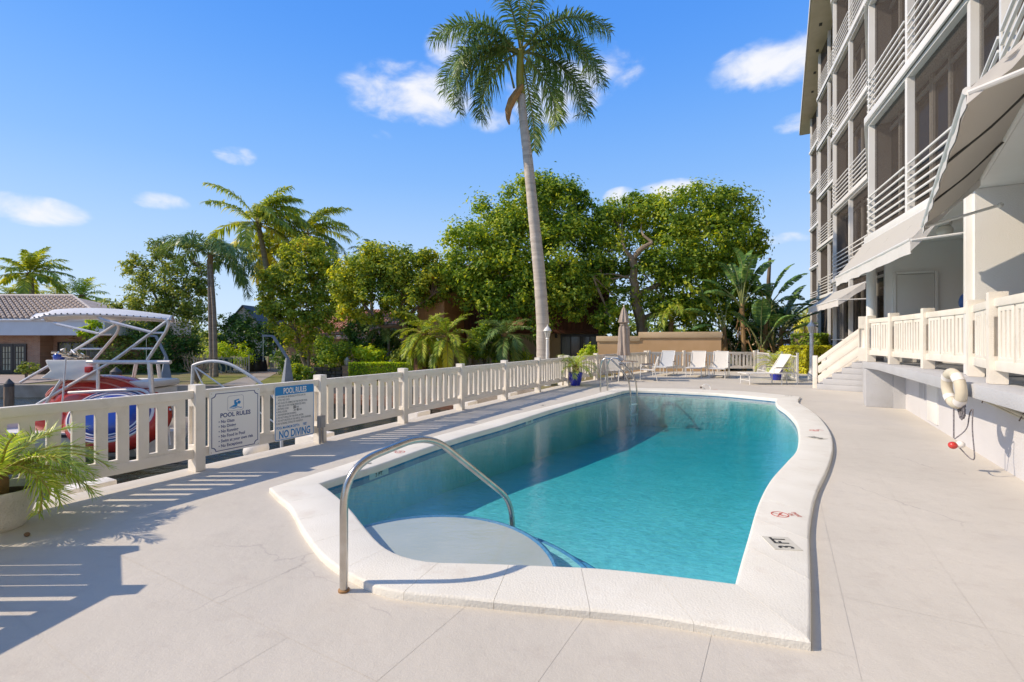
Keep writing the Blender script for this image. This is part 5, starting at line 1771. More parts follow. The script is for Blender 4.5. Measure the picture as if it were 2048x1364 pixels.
palm("dark twin trunked palm with drooping bushy fronds on the left bank", b0, [at(429, 640, 29), at(424, 560, 29)], at(421, 515, 29), .135, .10, [(180, 60, 120), (165, 35, 105), (195, 50, 120), (0, 30, 125), (-10, 12, 115), (20, 45, 120), (40, 20, 105), (-40, 45, 110), (90, 60, 100), (120, 40, 110), (230, 50, 110), (275, 55, 110), (310, 50, 120), (75, 15, 110), (5, -12, 85)], 3.3, COCO_BARK, PALM_GREEN, RACHIS, 6, 70, .75, .07, .9, plume=.7,
     two=[b0 + Vector((-.28, .1, 0)), at(421, 640, 29.1), at(419, 560, 29.1), at(417, 520, 29.1)])
b0 = at(66, 745, 56); b0.z = -.7
palm("windswept palm rising behind the grey tiled house roof", b0, [at(66, 640, 56), at(63, 570, 56)], at(60, 548, 56), .27, .2, spread(24, 7, (-15, 78), (45, 90), 0, 20), 4.2, COCO_BARK, PALM_COCO, RACHIS, 7, 50, 1.05, .14, .9, wind=20)
for i, (px, py, lab, s_) in enumerate(((18, 590, "small palm at the far left above the roof ridge", 2.6), (112, 590, "small palm right of the windswept palm with one yellow frond", 2.8), (48, 592, "low palm crown just left of the windswept palm trunk", 2.0))):
    b0 = at(px, 745, 60); b0.z = -.7
    palm(lab, b0, [], at(px, py, 60), .2, .15, spread(13, 30 + i, (-20, 70), (50, 90)), s_, COCO_BARK, PALM_COCO, RACHIS, 30 + i, 26, .8, .09, .9, yellow=1 if i == 1 else 0)
b0 = at(745, 745, 41); b0.z = -.6
palm("small palm head poking above the low yellow tree", b0, [], at(742, 508, 41), .16, .12, spread(13, 8, (-10, 70), (60, 100)), 2.2, COCO_BARK, PALM_GREEN, RACHIS, 8, 34, .6, .06, .8)
b0 = at(770, 745, 30.5); b0.z = -.6
palm("slender dark palm under the low yellow tree", b0, [at(778, 690, 30.5)], at(768, 655, 30.5), .10, .08, spread(14, 9, (-20, 60), (70, 110)), 1.6, COCO_BARK, PALM_GREEN, RACHIS, 9, 40, .5, .05, .6)
b0 = at(908, 748, 25); b0.z = -.55
palm("right hand pygmy date palm of the pair on the bank", b0, [at(903, 715, 25)], at(893, 676, 25), .10, .12, spread(24, 10, (-50, 72), (55, 95)), 1.95, COCO_BARK, PALM_DATE, RACHIS_Y, 10, 56, .46, .045, .5, yellow=2)
b0 = at(882, 748, 25.6); b0.z = -.55
palm("left hand pygmy date palm of the pair on the bank", b0, [at(865, 715, 25.6)], at(850, 670, 25.6), .10, .12, spread(24, 11, (-50, 72), (55, 95), 40), 1.95, COCO_BARK, PALM_DATE, RACHIS_Y, 11, 56, .46, .045, .5)
b0 = at(842, 742, 26.4); b0.z = -.55
palm("stout brown trunked palm stump beside the date palm pair", b0, [], at(836, 690, 26.4), .33, .28, spread(12, 12, (-40, 20), (70, 100)), 1.5, mat("shaggy palm trunk", (.26, .14, .08), (.15, .08, .05), scale=7, rough=.95, bump=1, bscale=20), PALM_DATE, RACHIS, 12, 34, .36, .03, .5)
b0 = at(1016, 730, 25.5); b0.z = gz
palm("dark shaggy palm before the brown house, left of the royal palm", b0, [], at(1012, 672, 25.5), .14, .12, spread(20, 13, (-45, 70), (60, 105)), 1.9, COCO_BARK, PALM_GREEN, RACHIS, 13, 50, .55, .05, .6)
# arching areca at the beige wall
b0 = at(1345, 720, 28.6); b0.z = gz
palm("green palm with long arching fronds hanging over the beige wall", b0, [], at(1342, 650, 28.4), .12, .10, [(10, 70, 175), (-10, 60, 150), (25, 78, 165), (180, 70, 150), (200, 62, 170), (160, 80, 140), (90, 70, 120), (270, 80, 150), (300, 72, 160), (-30, 75, 170), (45, 60, 140), (235, 65, 165)], 2.6, COCO_BARK, PALM_DATE, RACHIS_Y, 14, 60, .55, .035, .7)
b0 = at(1612, 720, 50); b0.z = gz
palm("distant golden palm above the grey metal roof", b0, [], at(1612, 632, 50), .25, .2, spread(18, 15, (-50, 65), (60, 100)), 2.6, COCO_BARK, PALM_COCO, RACHIS_Y, 15, 30, .7, .08, .8, yellow=8)
# fan palm left
b0 = at(168, 745, 58); b0.z = -.7
palm("bushy fan palm clump behind the right roof end of the tiled house", b0, [], at(165, 592, 58), .25, .2, spread(26, 16, (-50, 80), (30, 60)), 2.9, COCO_BARK, PALM_DATE, RACHIS, 16, 26, 1.0, .10, .8)
b0 = at(196, 745, 62); b0.z = -.7
palm("small palm tuft right of the fan palm clump", b0, [], at(200, 610, 62), .2, .15, spread(12, 17, (-20, 60), (50, 90)), 1.8, COCO_BARK, PALM_COCO, RACHIS, 17, 24, .6, .09, .8)

# ---- bird of paradise / banana clump with paddle leaves
PADDLE = leaf_mat("paddle leaf", (.022, .052, .018), (.045, .090, .026), (.11, .165, .04), .22, rough=.35)
PADDLE_M = mat("paddle midrib", (.25, .28, .10), rough=.5)
def paddle_mesh(L, Wd, seed, bend=45, torn=.35):
    rng = random.Random(seed); N = 22
    mb = MB(); pts = []; p = Vector((0, 0, 0))
    for i in range(N + 1):
        s = i / N; th = R(8 - bend * s * s); pts.append(p.copy()); p = p + Vector((math.cos(th), 0, math.sin(th))) * L / N
    for sg in (-1, 1):
        vs, fs = [], []
        for i in range(N):
            if rng.random() < torn * .35: gap = .55
            else: gap = 1.0
            for e, q in ((0, pts[i]), (1, pts[i + 1])):
                s = (i + e * gap) / N
                w = Wd * .5 * (math.sin(math.pi * min(1, s * .93 + .05)) ** .55)
                lift = .16 * w + rng.uniform(-.02, .02)
                vs += [q if e == 0 or gap == 1 else pts[i].lerp(pts[i + 1], 1), pts[i].lerp(pts[i + 1], e * gap) + Vector((.10 * w, sg * w * .6, lift)), pts[i].lerp(pts[i + 1], e * gap) + Vector((.2 * w, sg * w, lift * (.4 if torn < .5 else -1.5)))]
            b = i * 6
            fs += [(b, b + 1, b + 4, b + 3), (b + 1, b + 2, b + 5, b + 4)]
        mb.add(vs, fs)
    mb.m = 1; mb.tube([q + Vector((0, 0, -.012)) for q in pts], [.03 * (1 - .8 * i / N) + .004 for i in range(N + 1)], 5, caps=False)
    return mb.mesh("paddle_leaf", [PADDLE, PADDLE_M])
def paddle_plant(label, base, stems, seed):
    """stems: list of (foot, crown point, leaf list (azimuth, pitch, length, width))"""
    base = Vector(base)
    t = thing("banana_plant", label, "plant", base.to_tuple())
    k = 0
    for foot, top, leaves in stems:
        mb = MB(); p, r = limb([foot, Vector(foot).lerp(top, .5) + Vector((.05, 0, 0)), top], .16, .09); mb.tube(p, r, 9); mb.build("stem", mat("fibrous banana stem", (.40, .26, .12), (.22, .15, .07), scale=4, rough=.9, bump=.7, bscale=25, stretch=(2, 2, .3)), t, smooth=True)
        for az, pt, L, W in leaves:
            k += 1
            pet = 1.0 + .3 * random.random()
            d = Vector((math.cos(R(az)) * math.cos(R(pt + 12)), math.sin(R(az)) * math.cos(R(pt + 12)), math.sin(R(pt + 12))))
            mid = Vector(top) + d * pet
            lf = inst(paddle_mesh(L * 1.08, W * 1.45, seed + k, 40 + 25 * random.random(), .3 + .5 * random.random()), "leaf", t, mid, (0, -R(pt), R(az)), world=True)
            mb = MB(); mb.tube([Vector(top) + Vector((0, 0, -.3)), Vector(top) + d * pet * .5, mid], [.05, .04, .028], 6, caps=False)
            mb.build("leaf_stalk", PADDLE_M, t, smooth=True)
        # dry hanging leaves
        mb = MB(); rng = random.Random(seed)
        for _ in range(16):
            q = Vector(foot).lerp(top, rng.uniform(.4, .95)); a = rng.uniform(0, 6.28); ln = rng.uniform(.5, 1.2)
            o = Vector((math.cos(a), math.sin(a), 0)) * rng.uniform(.15, .8)
            mb.tube([q, q + o * .6 + Vector((0, 0, .1)), q + o + Vector((0, 0, -ln * .5)), q + o * 1.1 + Vector((0, 0, -ln))], [.02, .03, .02, .005], 4, caps=False)
        mb.build("dry_leaves", DRY, t)
    return t
Yb = 27.0
f1 = at(1487, 715, Yb); f1.z = gz
t1 = at(1484, 607, Yb)
f2 = at(1452, 715, Yb + .6); f2.z = gz
f3 = at(1525, 715, Yb + .8); f3.z = gz
f4 = at(1560, 712, Yb + 1.2); f4.z = gz
paddle_plant("tall banana like clump with paddle leaves and dry brown stem", f1, [
    (f1, t1, [(180, 82, 2.0, .62), (0, 80, 1.9, .60), (5, 52, 1.9, .62), (175, 60, 1.7, .55), (20, 25, 1.7, .5), (165, 30, 1.5, .5), (270, 60, 1.6, .5), (200, 10, 1.5, .5), (-15, 70, 1.7, .55), (90, 60, 1.6, .5)]),
    (f2, at(1448, 655, Yb + .6), [(180, 50, 1.6, .45), (195, 20, 1.7, .5), (160, 70, 1.6, .45), (210, -5, 1.6, .4), (0, 70, 1.4, .45)]),
    (f3, at(1532, 620, Yb + .8), [(0, 40, 1.9, .6), (20, 15, 1.9, .55), (-20, 60, 1.7, .55), (170, 65, 1.5, .5), (-10, 0, 1.8, .5), (60, 40, 1.6, .5)]),
    (f1 + Vector((1.1, -.4, 0)), at(1522, 690, Yb - .4), [(90, 80, 1.5, .62), (250, 75, 1.5, .62), (0, 40, 1.3, .5), (180, 45, 1.3, .5), (300, 40, 1.2, .45)])], 300)
paddle_plant("ragged bird of paradise clump with torn leaves overhanging the grey roof", f4, [
    (f4, at(1562, 655, Yb + 1.2), [(0, 35, 1.9, .55), (10, 55, 1.8, .5), (-15, 15, 1.9, .5), (170, 60, 1.5, .5), (0, -5, 1.6, .45), (40, 30, 1.6, .5), (-40, 30, 1.5, .5)]),
    (f4 + Vector((-.7, -.6, 0)), at(1545, 685, Yb + .6), [(180, 30, 1.4, .45), (0, 20, 1.5, .45), (250, 40, 1.3, .45), (300, 20, 1.4, .45), (90, 60, 1.4, .5)])], 400)
# bare dead palm pole
q = at(1538, 715, 36); q.z = gz
single(MB().tube([q, at(1537, 620, 36), at(1537, 560, 36), at(1540, 516, 36)], [.2, .17, .14, .10], 9), "dead_palm_trunk", bark, "bare dead palm trunk standing against the sky right of the banana clump", "dead palm", q.to_tuple(), smooth=True)

# ---- foreground potted palm (white pot)
pp = Vector((-4.48, 4.08, 0))
t = thing("potted_palm", "green feathery palm in a ribbed white pot at the left edge", "potted palm", pp.to_tuple())
pot_white = mat("white glazed ribbed pot", (.78, .75, .66), (.70, .66, .56), scale=6, rough=.35, bump=.5, bscale=55)
mb = MB(); mb.lathe([(.20, 0), (.215, .02), (.27, .18), (.315, .325), (.325, .345), (.30, .345), (.285, .30), (.26, .28)], (pp.x, pp.y, 0), 36, lambda a, z: 1 + .006 * math.sin(a * 24)); mb.build("pot", pot_white, t, smooth=True)
mb = MB(); mb.lathe([(.0, .27), (.28, .285), (.0, .30)], (pp.x, pp.y, 0), 20); mb.build("soil", mat("potting soil", (.05, .035, .025), rough=1, bump=1, bscale=30), t)
mb = MB(); mb.tube([(pp.x, pp.y, .28), (pp.x + .02, pp.y, .42), (pp.x + .02, pp.y, .5)], [.10, .09, .06], 12); mb.build("trunk", DRY, t, smooth=True)
hd = Vector((pp.x + .06, pp.y, .45))
rng = random.Random(2)
PALM_POT = palm_leaf_mat("potted palm leaflet", (.07, .12, .02), (.17, .23, .035), (.36, .36, .06), .35)
for i in range(24):
    az = (i * 137.5) % 360
    toward = -math.sin(R(az))                      # 1 when the frond points at the camera
    pt = 46 - i * 1.3 + (20 if toward > .5 else 0)
    L_ = (.56 + .20 * rng.random()) * (.66 if toward > .6 else 1)
    me = frond_mesh(L_, pt, 78 + 34 * rng.random() - (34 if toward > .5 else 0), n=44, leaf=.20, lw=.0095, sag=.25, seed=500 + i, m=PALM_POT, rm=RACHIS_Y, plume=.3, r=.008, start=.2, sweep=46)
    inst(me, "frond", t, hd, (0, 0, R(az)), world=True)
for az, pt, L_, dr_ in ((-14, 38, .80, 165), (4, 44, .82, 110), (24, 38, .84, 90), (12, 18, .80, 80), (40, 50, .75, 100), (100, 60, .7, 90), (60, 64, .72, 80)):
    me = frond_mesh(L_, pt, dr_, n=48, leaf=.21, lw=.0095, sag=.3, seed=int(600 + az), m=PALM_POT, rm=RACHIS_Y, plume=.3, r=.009, start=.2, sweep=46)
    inst(me, "frond", t, hd, (0, 0, R(az)), world=True)

# ---- blue pots with small palms on the deck
pot_blue = mat("cobalt glazed pot", (.012, .022, .36), (.02, .035, .46), scale=4, rough=.12, coat=.6)
def blue_pot(px, py, label, seed):
    g = ground(px, py); gx, gy = g.x, g.y
    t = thing("blue_potted_palm", label, "potted palm", (gx, gy, 0), 0, "cobalt pots on the deck")
    mb = MB(); mb.lathe([(.15, 0), (.165, .02), (.21, .18), (.245, .38), (.265, .45), (.275, .47), (.25, .47), (.22, .43)], (gx, gy, 0), 28); mb.build("pot", pot_blue, t, smooth=True)
    mb = MB(); mb.lathe([(.0, .40), (.225, .42), (.0, .425)], (gx, gy, 0), 16); mb.build("soil", MATS["potting soil"], t)
    mb = MB()
    for a in range(4): mb.tube([(gx + .05 * math.cos(a * 1.57), gy + .05 * math.sin(a * 1.57), .4), (gx + .10 * math.cos(a * 1.57), gy + .10 * math.sin(a * 1.57), .68)], [.04, .03], 7)
    mb.build("trunk", DRY, t, smooth=True)
    rng = random.Random(seed)
    for i in range(22):
        az = i * 137.5 + seed; pt = 78 - i * 3.2
        me = frond_mesh(.80 + .25 * rng.random(), pt, 70 + 40 * rng.random(), n=26, leaf=.24, lw=.018, sag=.5, seed=seed * 9 + i, m=PALM_POT, rm=RACHIS_Y, plume=.3, r=.010, start=.2, sweep=44)
        inst(me, "frond", t, (gx, gy, .62), (0, 0, R(az)), world=True)
blue_pot(1151, 771, "palm in a cobalt blue pot at the end of the canal fence", 31)
blue_pot(1552, 760, "palm in a cobalt blue pot behind the lone side-on lounger", 44)
# ------------------------------------------------------------------ houses beyond the canal
brick_m = None
def brick_material():
    m, nt, b, out = node_mat("weathered brick")
    N, L = nt.nodes.new, nt.links.new
    tc = N("ShaderNodeNewGeometry"); mp = N("ShaderNodeMapping"); mp.inputs['Rotation'].default_value = (R(90), 0, 0); L(tc.outputs['Position'], mp.inputs[0])
    br = N("ShaderNodeTexBrick"); br.inputs['Scale'].default_value = 1.0; br.inputs['Brick Width'].default_value = .24; br.inputs['Row Height'].default_value = .085; br.inputs['Mortar Size'].default_value = .008
    br.inputs['Color1'].default_value = (.46, .25, .15, 1); br.inputs['Color2'].default_value = (.34, .18, .11, 1); br.inputs['Mortar'].default_value = (.42, .34, .27, 1)
    L(mp.outputs[0], br.inputs['Vector'])
    nz = N("ShaderNodeTexNoise"); nz.inputs['Scale'].default_value = 3; nz.inputs['Detail'].default_value = 6; L(tc.outputs['Position'], nz.inputs['Vector'])
    mr = N("ShaderNodeMapRange"); mr.inputs[1].default_value = .45; mr.inputs[2].default_value = .7; mr.inputs[4].default_value = .55; L(nz.outputs[0], mr.inputs[0])
    mx = N("ShaderNodeMix"); mx.data_type = 'RGBA'; L(br.outputs[0], mx.inputs['A']); mx.inputs['B'].default_value = (.46, .32, .22, 1); L(mr.outputs[0], mx.inputs['Factor'])
    L(mx.outputs['Result'], b.inputs['Base Color']); b.inputs['Roughness'].default_value = .9
    bp = N("ShaderNodeBump"); bp.inputs['Strength'].default_value = .6; bp.inputs['Distance'].default_value = .02; L(br.outputs['Fac'], bp.inputs['Height']); bp.invert = True; L(bp.outputs[0], b.inputs['Normal'])
    return m
brick_m = brick_material()
dark_wood = mat("dark door wood", (.035, .025, .02), rough=.4)
room_glass = mat("painted lit door glass", (.55, .50, .33), (.42, .38, .25), scale=3, rough=.4)  # yellowish light in the panes is put into their colour
win_glass = mat("window glass", (.12, .12, .11), (.2, .19, .16), scale=1.4, rough=.1)
beige = mat("beige stucco", (.68, .45, .25), (.62, .40, .21), scale=1.2, rough=.9, bump=.3, bscale=40)
cream = mat("cream stucco", (.68, .51, .32), (.62, .46, .28), scale=1.2, rough=.9)

def tiled_slope(mb, a, b, c, d, nu, nv, h=.06, lift=.05):
    """barrel tiles on the slope a-b (eave) to d-c (ridge): each tile its own arched strip"""
    a, b, c, d = map(Vector, (a, b, c, d))
    up = (b - a).cross(d - a).normalized()
    for j in range(nv):
        for i in range(nu):
            v0, v1 = j / nv, (j + 1.12) / nv
            P = []
            for k in range(4):
                u = (i + (.06, .30, .70, .94)[k]) / nu
                e = (0, 1, 1, 0)[k] * h
                for v, l in ((v0, lift), (min(v1, 1), .0)):
                    P.append(a.lerp(b, u).lerp(d.lerp(c, u), v) + up * (e + l))
            n0 = len(mb.v)
            mb.add([P[0], P[2], P[4], P[6], P[1], P[3], P[5], P[7]], [(0, 1, 5, 4), (1, 2, 6, 5), (2, 3, 7, 6), (3, 2, 1, 0)])
    return mb

# -- brick house at the far left
gz2 = -.70
hb = thing("brick_house", "low brick house with grey tiled roof and wide white fascia at far left", "house", (-34, 32, gz2))
xR = -27.4
mb = MB(); mb.box(((-60 + -31.9) / 2, 36, .7), (28.1, 8, 2.8)); mb.box(((-31.9 + xR) / 2 + .005, 36.6, .7), (xR + 31.9 - .02, 7.4, 2.8)); mb.build("wall", brick_m, hb)
mb = MB(); mb.box((-43.5, 31.2, 2.42), (33.4, .12, 1.02)); mb.box((-26.86, 35.4, 2.42), (.12, 8.3, 1.02)); mb.box((-43.5, 35.5, 1.99), (33.1, 8.4, .08)); mb.build("fascia", mat("dull white fascia paint", (.74, .72, .69), (.70, .68, .65), scale=2, rough=.7), hb)  # fascia in one slightly dull white
mb = MB(); mb.tube([(-60, 31.1, 2.92), (-26.9, 31.1, 2.92)], .08, 8); mb.build("gutter", white_metal, hb, smooth=True)
tile_grey = mat("grey brown roof tile", (.50, .40, .33), (.36, .28, .23), scale=2.2, detail=6, rough=.85, bump=.3, bscale=20, dirt=(.50, .44, .38), dscale=9, dlo=.5, dhi=.7)
mb = MB(); mb.add([(-60, 31.1, 2.93), (-26.85, 31.1, 2.93), (-33.6, 36.2, 4.9), (-60, 36.2, 4.9)], [(0, 1, 2, 3)])
mb.add([(-26.85, 31.1, 2.93), (-26.85, 40.5, 2.93), (-33.6, 36.2, 4.9)], [(0, 1, 2)]); mb.build("roof", tile_grey, hb)
mb = MB(); tiled_slope(mb, (-47, 31.1, 2.94), (-26.9, 31.1, 2.94), (-33.6, 36.2, 4.91), (-53, 36.2, 4.91), 52, 12, .13, .08); o = mb.build("roof_tiles", tile_grey, hb); o['kind'] = 'stuff'
mb = MB(); mb.tube([(-60, 36.2, 4.98), (-33.6, 36.2, 4.98), (-26.85, 31.1, 3.02)], .12, 8); mb.build("ridge_tiles", mat("pale ridge tile", (.56, .47, .40), (.46, .38, .32), scale=4), hb, smooth=True)
def french_door(x0, x1, y, z0, z1, par, leaves=2, cols=3, rows=4):
    dn = inst(None, "french_door", par, ((x0 + x1) / 2, y, z0), world=True)
    w = (x1 - x0) / leaves; h = z1 - z0
    for k in range(leaves):
        xa = x0 + k * w - (x0 + x1) / 2
        xs = [xa + .02, xa + .15]; zs = [0, .25]
        gw = (w - .30) / cols; gh = (h - .40) / rows
        for i in range(cols): xs += [xs[-1] + gw - .035, xs[-1] + gw]
        xs[-1] = xa + w - .02
        for j in range(rows): zs += [zs[-1] + gh - .035, zs[-1] + gh]
        zs[-1] = h
        holes = {(2 * i + 1, 2 * j + 1) for i in range(cols) for j in range(rows)}
        mb = MB(); mb.plate(xs, zs, holes, -.06, .0, lambda x, yy, z: (x, yy, z)); mb.build("door_frame", dark_wood, dn, local=True)
        for i in range(cols):
            for j in range(rows):
                cx, cz = (xs[2 * i + 1] + xs[2 * i + 2]) / 2, (zs[2 * j + 1] + zs[2 * j + 2]) / 2
                me = MATS.setdefault(('fp', round(gw, 3), round(gh, 3)), MB().box((0, 0, 0), (gw - .037, .01, gh - .037)).mesh("pane", room_glass))
                o = bpy.data.objects.new("pane", me); link(o, dn); o.location = (cx, -.02, cz)
    return dn
french_door(-36.3, -32.75, 31.98, -.68, 1.33, hb, 4)
def window(x0, x1, y, z0, z1, par, n=3, m=dark_wood, name="window"):
    wn = inst(None, name, par, ((x0 + x1) / 2, y, (z0 + z1) / 2), world=True)
    w, h = x1 - x0, z1 - z0
    xs = [-w / 2, -w / 2 + .08]
    for i in range(n): xs += [xs[-1] + (w - .08 - .08) / n - (.06 if i < n - 1 else 0)] + ([xs[-1] + (w - .16) / n] if i < n - 1 else [])
    xs.append(w / 2)
    holes = {(2 * i + 1, 1) for i in range(n)}
    mb = MB(); mb.plate(xs, [-h / 2, -h / 2 + .08, h / 2 - .08, h / 2], holes, -.08, 0, lambda x, yy, z: (x, yy, z)); mb.build("frame", m, wn, local=True)
    for i in range(n):
        a, b = xs[2 * i + 1], xs[2 * i + 2]
        mb = MB(); mb.box(((a + b) / 2, -.03, 0), (b - a - .004, .01, h - .164)); mb.build("pane", win_glass, wn, local=True)
    return wn
window(-31.5, -28.6, 32.88, .35, 1.45, hb, 3)
mb = MB(); mb.box((-43.5, 27.8, -.69), (36, 6.2, .06)); tag(mb.build("patio", mat("pink grey patio paving", (.42, .33, .27), (.34, .26, .21), scale=1.5, rough=.9)), kind='structure')
mb = MB(); mb.lathe([(.12, 1.75), (.20, 1.70), (.22, 1.66)], (-29.9, 32.2, 0), 12); mb.tube([(-29.9, 32.2, 1.75), (-29.9, 32.2, 1.95)], .015, 5); mb.build("porch_lamp", mat("brass", (.4, .26, .1), metal=.8, rough=.4), hb, smooth=True)

# -- terracotta roofed house in the middle
terra = mat("terracotta barrel tile", (.55, .27, .15), (.40, .18, .10), scale=1.6, detail=6, rough=.85, dirt=(.62, .38, .24), dscale=5, dlo=.45, dhi=.7)
ht = thing("terracotta_house", "peach house with orange barrel tile roof half hidden by trees", "house", (-15, 40, -.6))
x0, x1 = at(520, 650, 40).x, at(800, 650, 40).x
mb = MB(); mb.box(((x0 + x1) / 2, 44, .55), (x1 - x0 - .6, 7.2, 2.3)); mb.build("wall", mat("peach stucco", (.62, .40, .27), (.56, .35, .23), scale=1, rough=.9), ht)
ze, zr = 1.95, 4.35
mb = MB(); mb.add([(x0, 39.9, ze), (x1, 39.9, ze), (x1 - 1, 44.5, zr), (x0 + 1, 44.5, zr)], [(0, 1, 2, 3)]); mb.add([(x1, 39.9, ze), (x1, 49, ze), (x1 - 1, 44.5, zr)], [(0, 1, 2)]); mb.add([(x0, 49, ze), (x0, 39.9, ze), (x0 + 1, 44.5, zr)], [(0, 1, 2)]); mb.build("roof", terra, ht)
mb = MB(); tiled_slope(mb, (x0, 39.9, ze + .01), (x1, 39.9, ze + .01), (x1 - 1, 44.5, zr + .01), (x0 + 1, 44.5, zr + .01), 40, 14, .12, .05); o = mb.build("roof_tiles", terra, ht); o['kind'] = 'stuff'
mb = MB(); mb.box(((x0 + x1) / 2, 39.95, 1.80), (x1 - x0, .12, .26)); mb.build("fascia", mat("pink fascia", (.58, .38, .32), rough=.7), ht)
for px in (728, 768):
    p = at(px, 690, 39.96); window(p.x - .55, p.x + .55, 40.38, .3, 1.5, ht, 2, white_paint)
mb = MB(); 
for px in (650, 745, 790): mb.box((at(px, 690, 39.9).x, 40.0, .55), (.18, .18, 2.26))
mb.build("porch_posts", white_paint, ht)

ht.rotation_euler = (0, 0, R(-12))
# -- distant gabled house
hg = thing("gabled_house", "distant grey gabled house roof seen between palms", "house", (-37, 66, -.6))
xa, xb, xc = at(455, 640, 66).x, at(487, 640, 66).x, at(520, 640, 66).x
mb = MB(); mb.prism([(xa, 66), (xc, 66), (xc, 74), (xa, 74)], -.6, 3.6)
mb.add([(xa, 66, 3.6), (xc, 66, 3.6), (xb, 66, 6.25), (xa, 74, 3.6), (xc, 74, 3.6), (xb, 74, 6.25)], [(0, 1, 2), (5, 4, 3)]); mb.build("wall", mat("tan gable", (.46, .38, .30), (.40, .33, .26), scale=2, rough=.9), hg)
mb = MB(); mb.beam((xa - .4, 70, 3.3), (xb, 70, 6.38), 8.6, .14); mb.build("roof", mat("dark shingle", (.10, .10, .11), (.07, .07, .08), scale=4, rough=.9), hg)
mb = MB(); mb.beam((xb, 70, 6.40), (xc + .4, 70, 3.32), 8.6, .14); mb.build("roof", MATS["dark shingle"], hg)

# -- brown two-storey house
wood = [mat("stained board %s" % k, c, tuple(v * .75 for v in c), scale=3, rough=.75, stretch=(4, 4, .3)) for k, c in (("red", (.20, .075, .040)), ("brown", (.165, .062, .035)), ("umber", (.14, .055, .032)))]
bh = thing("brown_house", "two storey house of red brown boards over beige ground floor behind the ficus", "house", (1.5, 33, gz))
xL, xM = at(880, 650, 33).x, at(1212, 650, 33).x
mb = MB(); mb.prism([(xL + .6, 33.2), (xM - .25, 33.2), (xM - .25, 41), (xL + .6, 41)], gz, 2.20); mb.build("wall", cream, bh)
mb = MB(); mb.prism([(xL, 32.7), (xM + .1, 32.7), (xM + .1, 41.4), (xL, 41.4)], 2.2, 6.6); mb.build("upper_wall", wood[2], bh)
w_ = .27; k = 0; x = xL
boards = {}
while x < xM:
    me = boards.setdefault(k % 3, MB().box((0, 0, 0), (w_ - .03, .05, 4.1)).mesh("siding_board", wood[(k * 7) % 3]))
    if not (at(1168, 600, 32.7).x < x < at(1186, 600, 32.7).x): inst(me, "siding_board", bh, (x + w_ / 2, 32.66, 4.3), world=True)
    x += w_; k += 1
mb = MB(); mb.box(((xL + xM) / 2, 32.62, 2.17), (xM - xL + .3, .22, .26)); mb.build("band_board", wood[1], bh)
mb = MB(); mb.box(((xL + xM) / 2, 36.8, 6.72), (xM - xL + 1.0, 9.4, .25)); mb.build("roof", mat("tan flat roof", (.50, .34, .22), rough=.9), bh)
# left end: return with sunlight put into its orange colour, and balcony
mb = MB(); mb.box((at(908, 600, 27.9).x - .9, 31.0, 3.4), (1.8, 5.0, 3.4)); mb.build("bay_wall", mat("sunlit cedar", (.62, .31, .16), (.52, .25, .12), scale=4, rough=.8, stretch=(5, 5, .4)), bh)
mb = MB(); mb.box((at(1010, 640, 31.6).x, 32.0, 2.72), (3.2, 1.2, .28)); mb.build("balcony_edge", beige, bh)
mb = MB()
for q in range(22): mb.box((at(1010, 640, 31.6).x - 1.5 + q * .143, 31.5, 3.3), (.03, .03, .9))
mb.box((at(1010, 640, 31.6).x, 31.5, 3.78), (3.1, .05, .06)); mb.build("balcony_railing", dark_wood, bh)
p = at(1160, 605, 32.55); wn = window(p.x - .5, p.x + .45, 32.62, 3.4, 5.0, bh, 2, white_paint)
# glass doors
dx0, dx1 = at(1121, 700, 33.1).x, at(1197, 700, 33.1).x
gd = inst(None, "glass_doors", bh, ((dx0 + dx1) / 2, 33.15, gz), world=True)
wd = dx1 - dx0
mb = MB(); xs = [-wd / 2, -wd / 2 + .07]
for i in range(4): xs += [xs[-1] + (wd - .14 - .21) / 4] + ([xs[-1] + (wd - .14 - .21) / 4 + .07] if i < 3 else [])
xs.append(wd / 2)
mb.plate(xs, [0, .1, 2.12, 2.3], {(2 * i + 1, 1) for i in range(4)}, -.08, 0, lambda x, y, z: (x, y, z)); mb.build("door_frame", dark_wood, gd, local=True)
for i in range(4):
    a, b = xs[2 * i + 1], xs[2 * i + 2]
    mb = MB(); mb.box(((a + b) / 2, -.03, 1.11), (b - a - .004, .012, 2.01)); mb.build("pane", glass_dark if i in (1, 2) else mat("curtained pane", (.16, .15, .10), (.10, .10, .07), scale=5, rough=.2, stretch=(6, 1, .3)), gd, local=True)
p = at(1112, 668, 33.05); mb = MB(); mb.box((p.x, 33.1, 1.95), (.16, .14, .42)); mb.build("wall_lantern", dark_wood, bh)
# columns and arches of the ground floor left
mb = MB()
for px in (938, 975, 985, 1090): mb.box((at(px, 700, 32.4).x, 32.4, .92), (.34, .34, 2.4))
mb.build("porch_columns", beige, bh)

bh.rotation_euler = (0, 0, R(-12))
# -- beige garden wall
gw = thing("garden_wall", "long beige garden wall in two heights behind the loungers", "wall", (5, 26.6, gz))
ga, gb, gc = at(1196, 700, 26.9), at(1279, 700, 26.3), at(1442, 700, 25.1)
def wall_run(p, q, th, zt, band, name):
    p, q = Vector((p.x, p.y, 0)), Vector((q.x, q.y, 0)); m_ = (p + q) / 2; an = math.atan2((q - p).y, (q - p).x); L_ = (q - p).length
    mb = MB(); mb.box((m_.x, m_.y, (zt + gz - .3) / 2), (L_, th, zt - gz + .3), an); mb.build(name, beige, gw)
    mb = MB(); mb.box((m_.x, m_.y, zt - band / 2 + .02), (L_ + .1, th + .12, band), an); mb.build("coping_band", cream, gw, bevel=.02)
wall_run(ga, gb, .22, 1.80, .30, "low_section")
wall_run(gb, gc, .24, 2.02, .32, "high_section")
wall_run(ga + Vector((.1, .13, 0)), ga + Vector((1.6, 3.6, 0)), .22, 1.796, .29, "return_section")

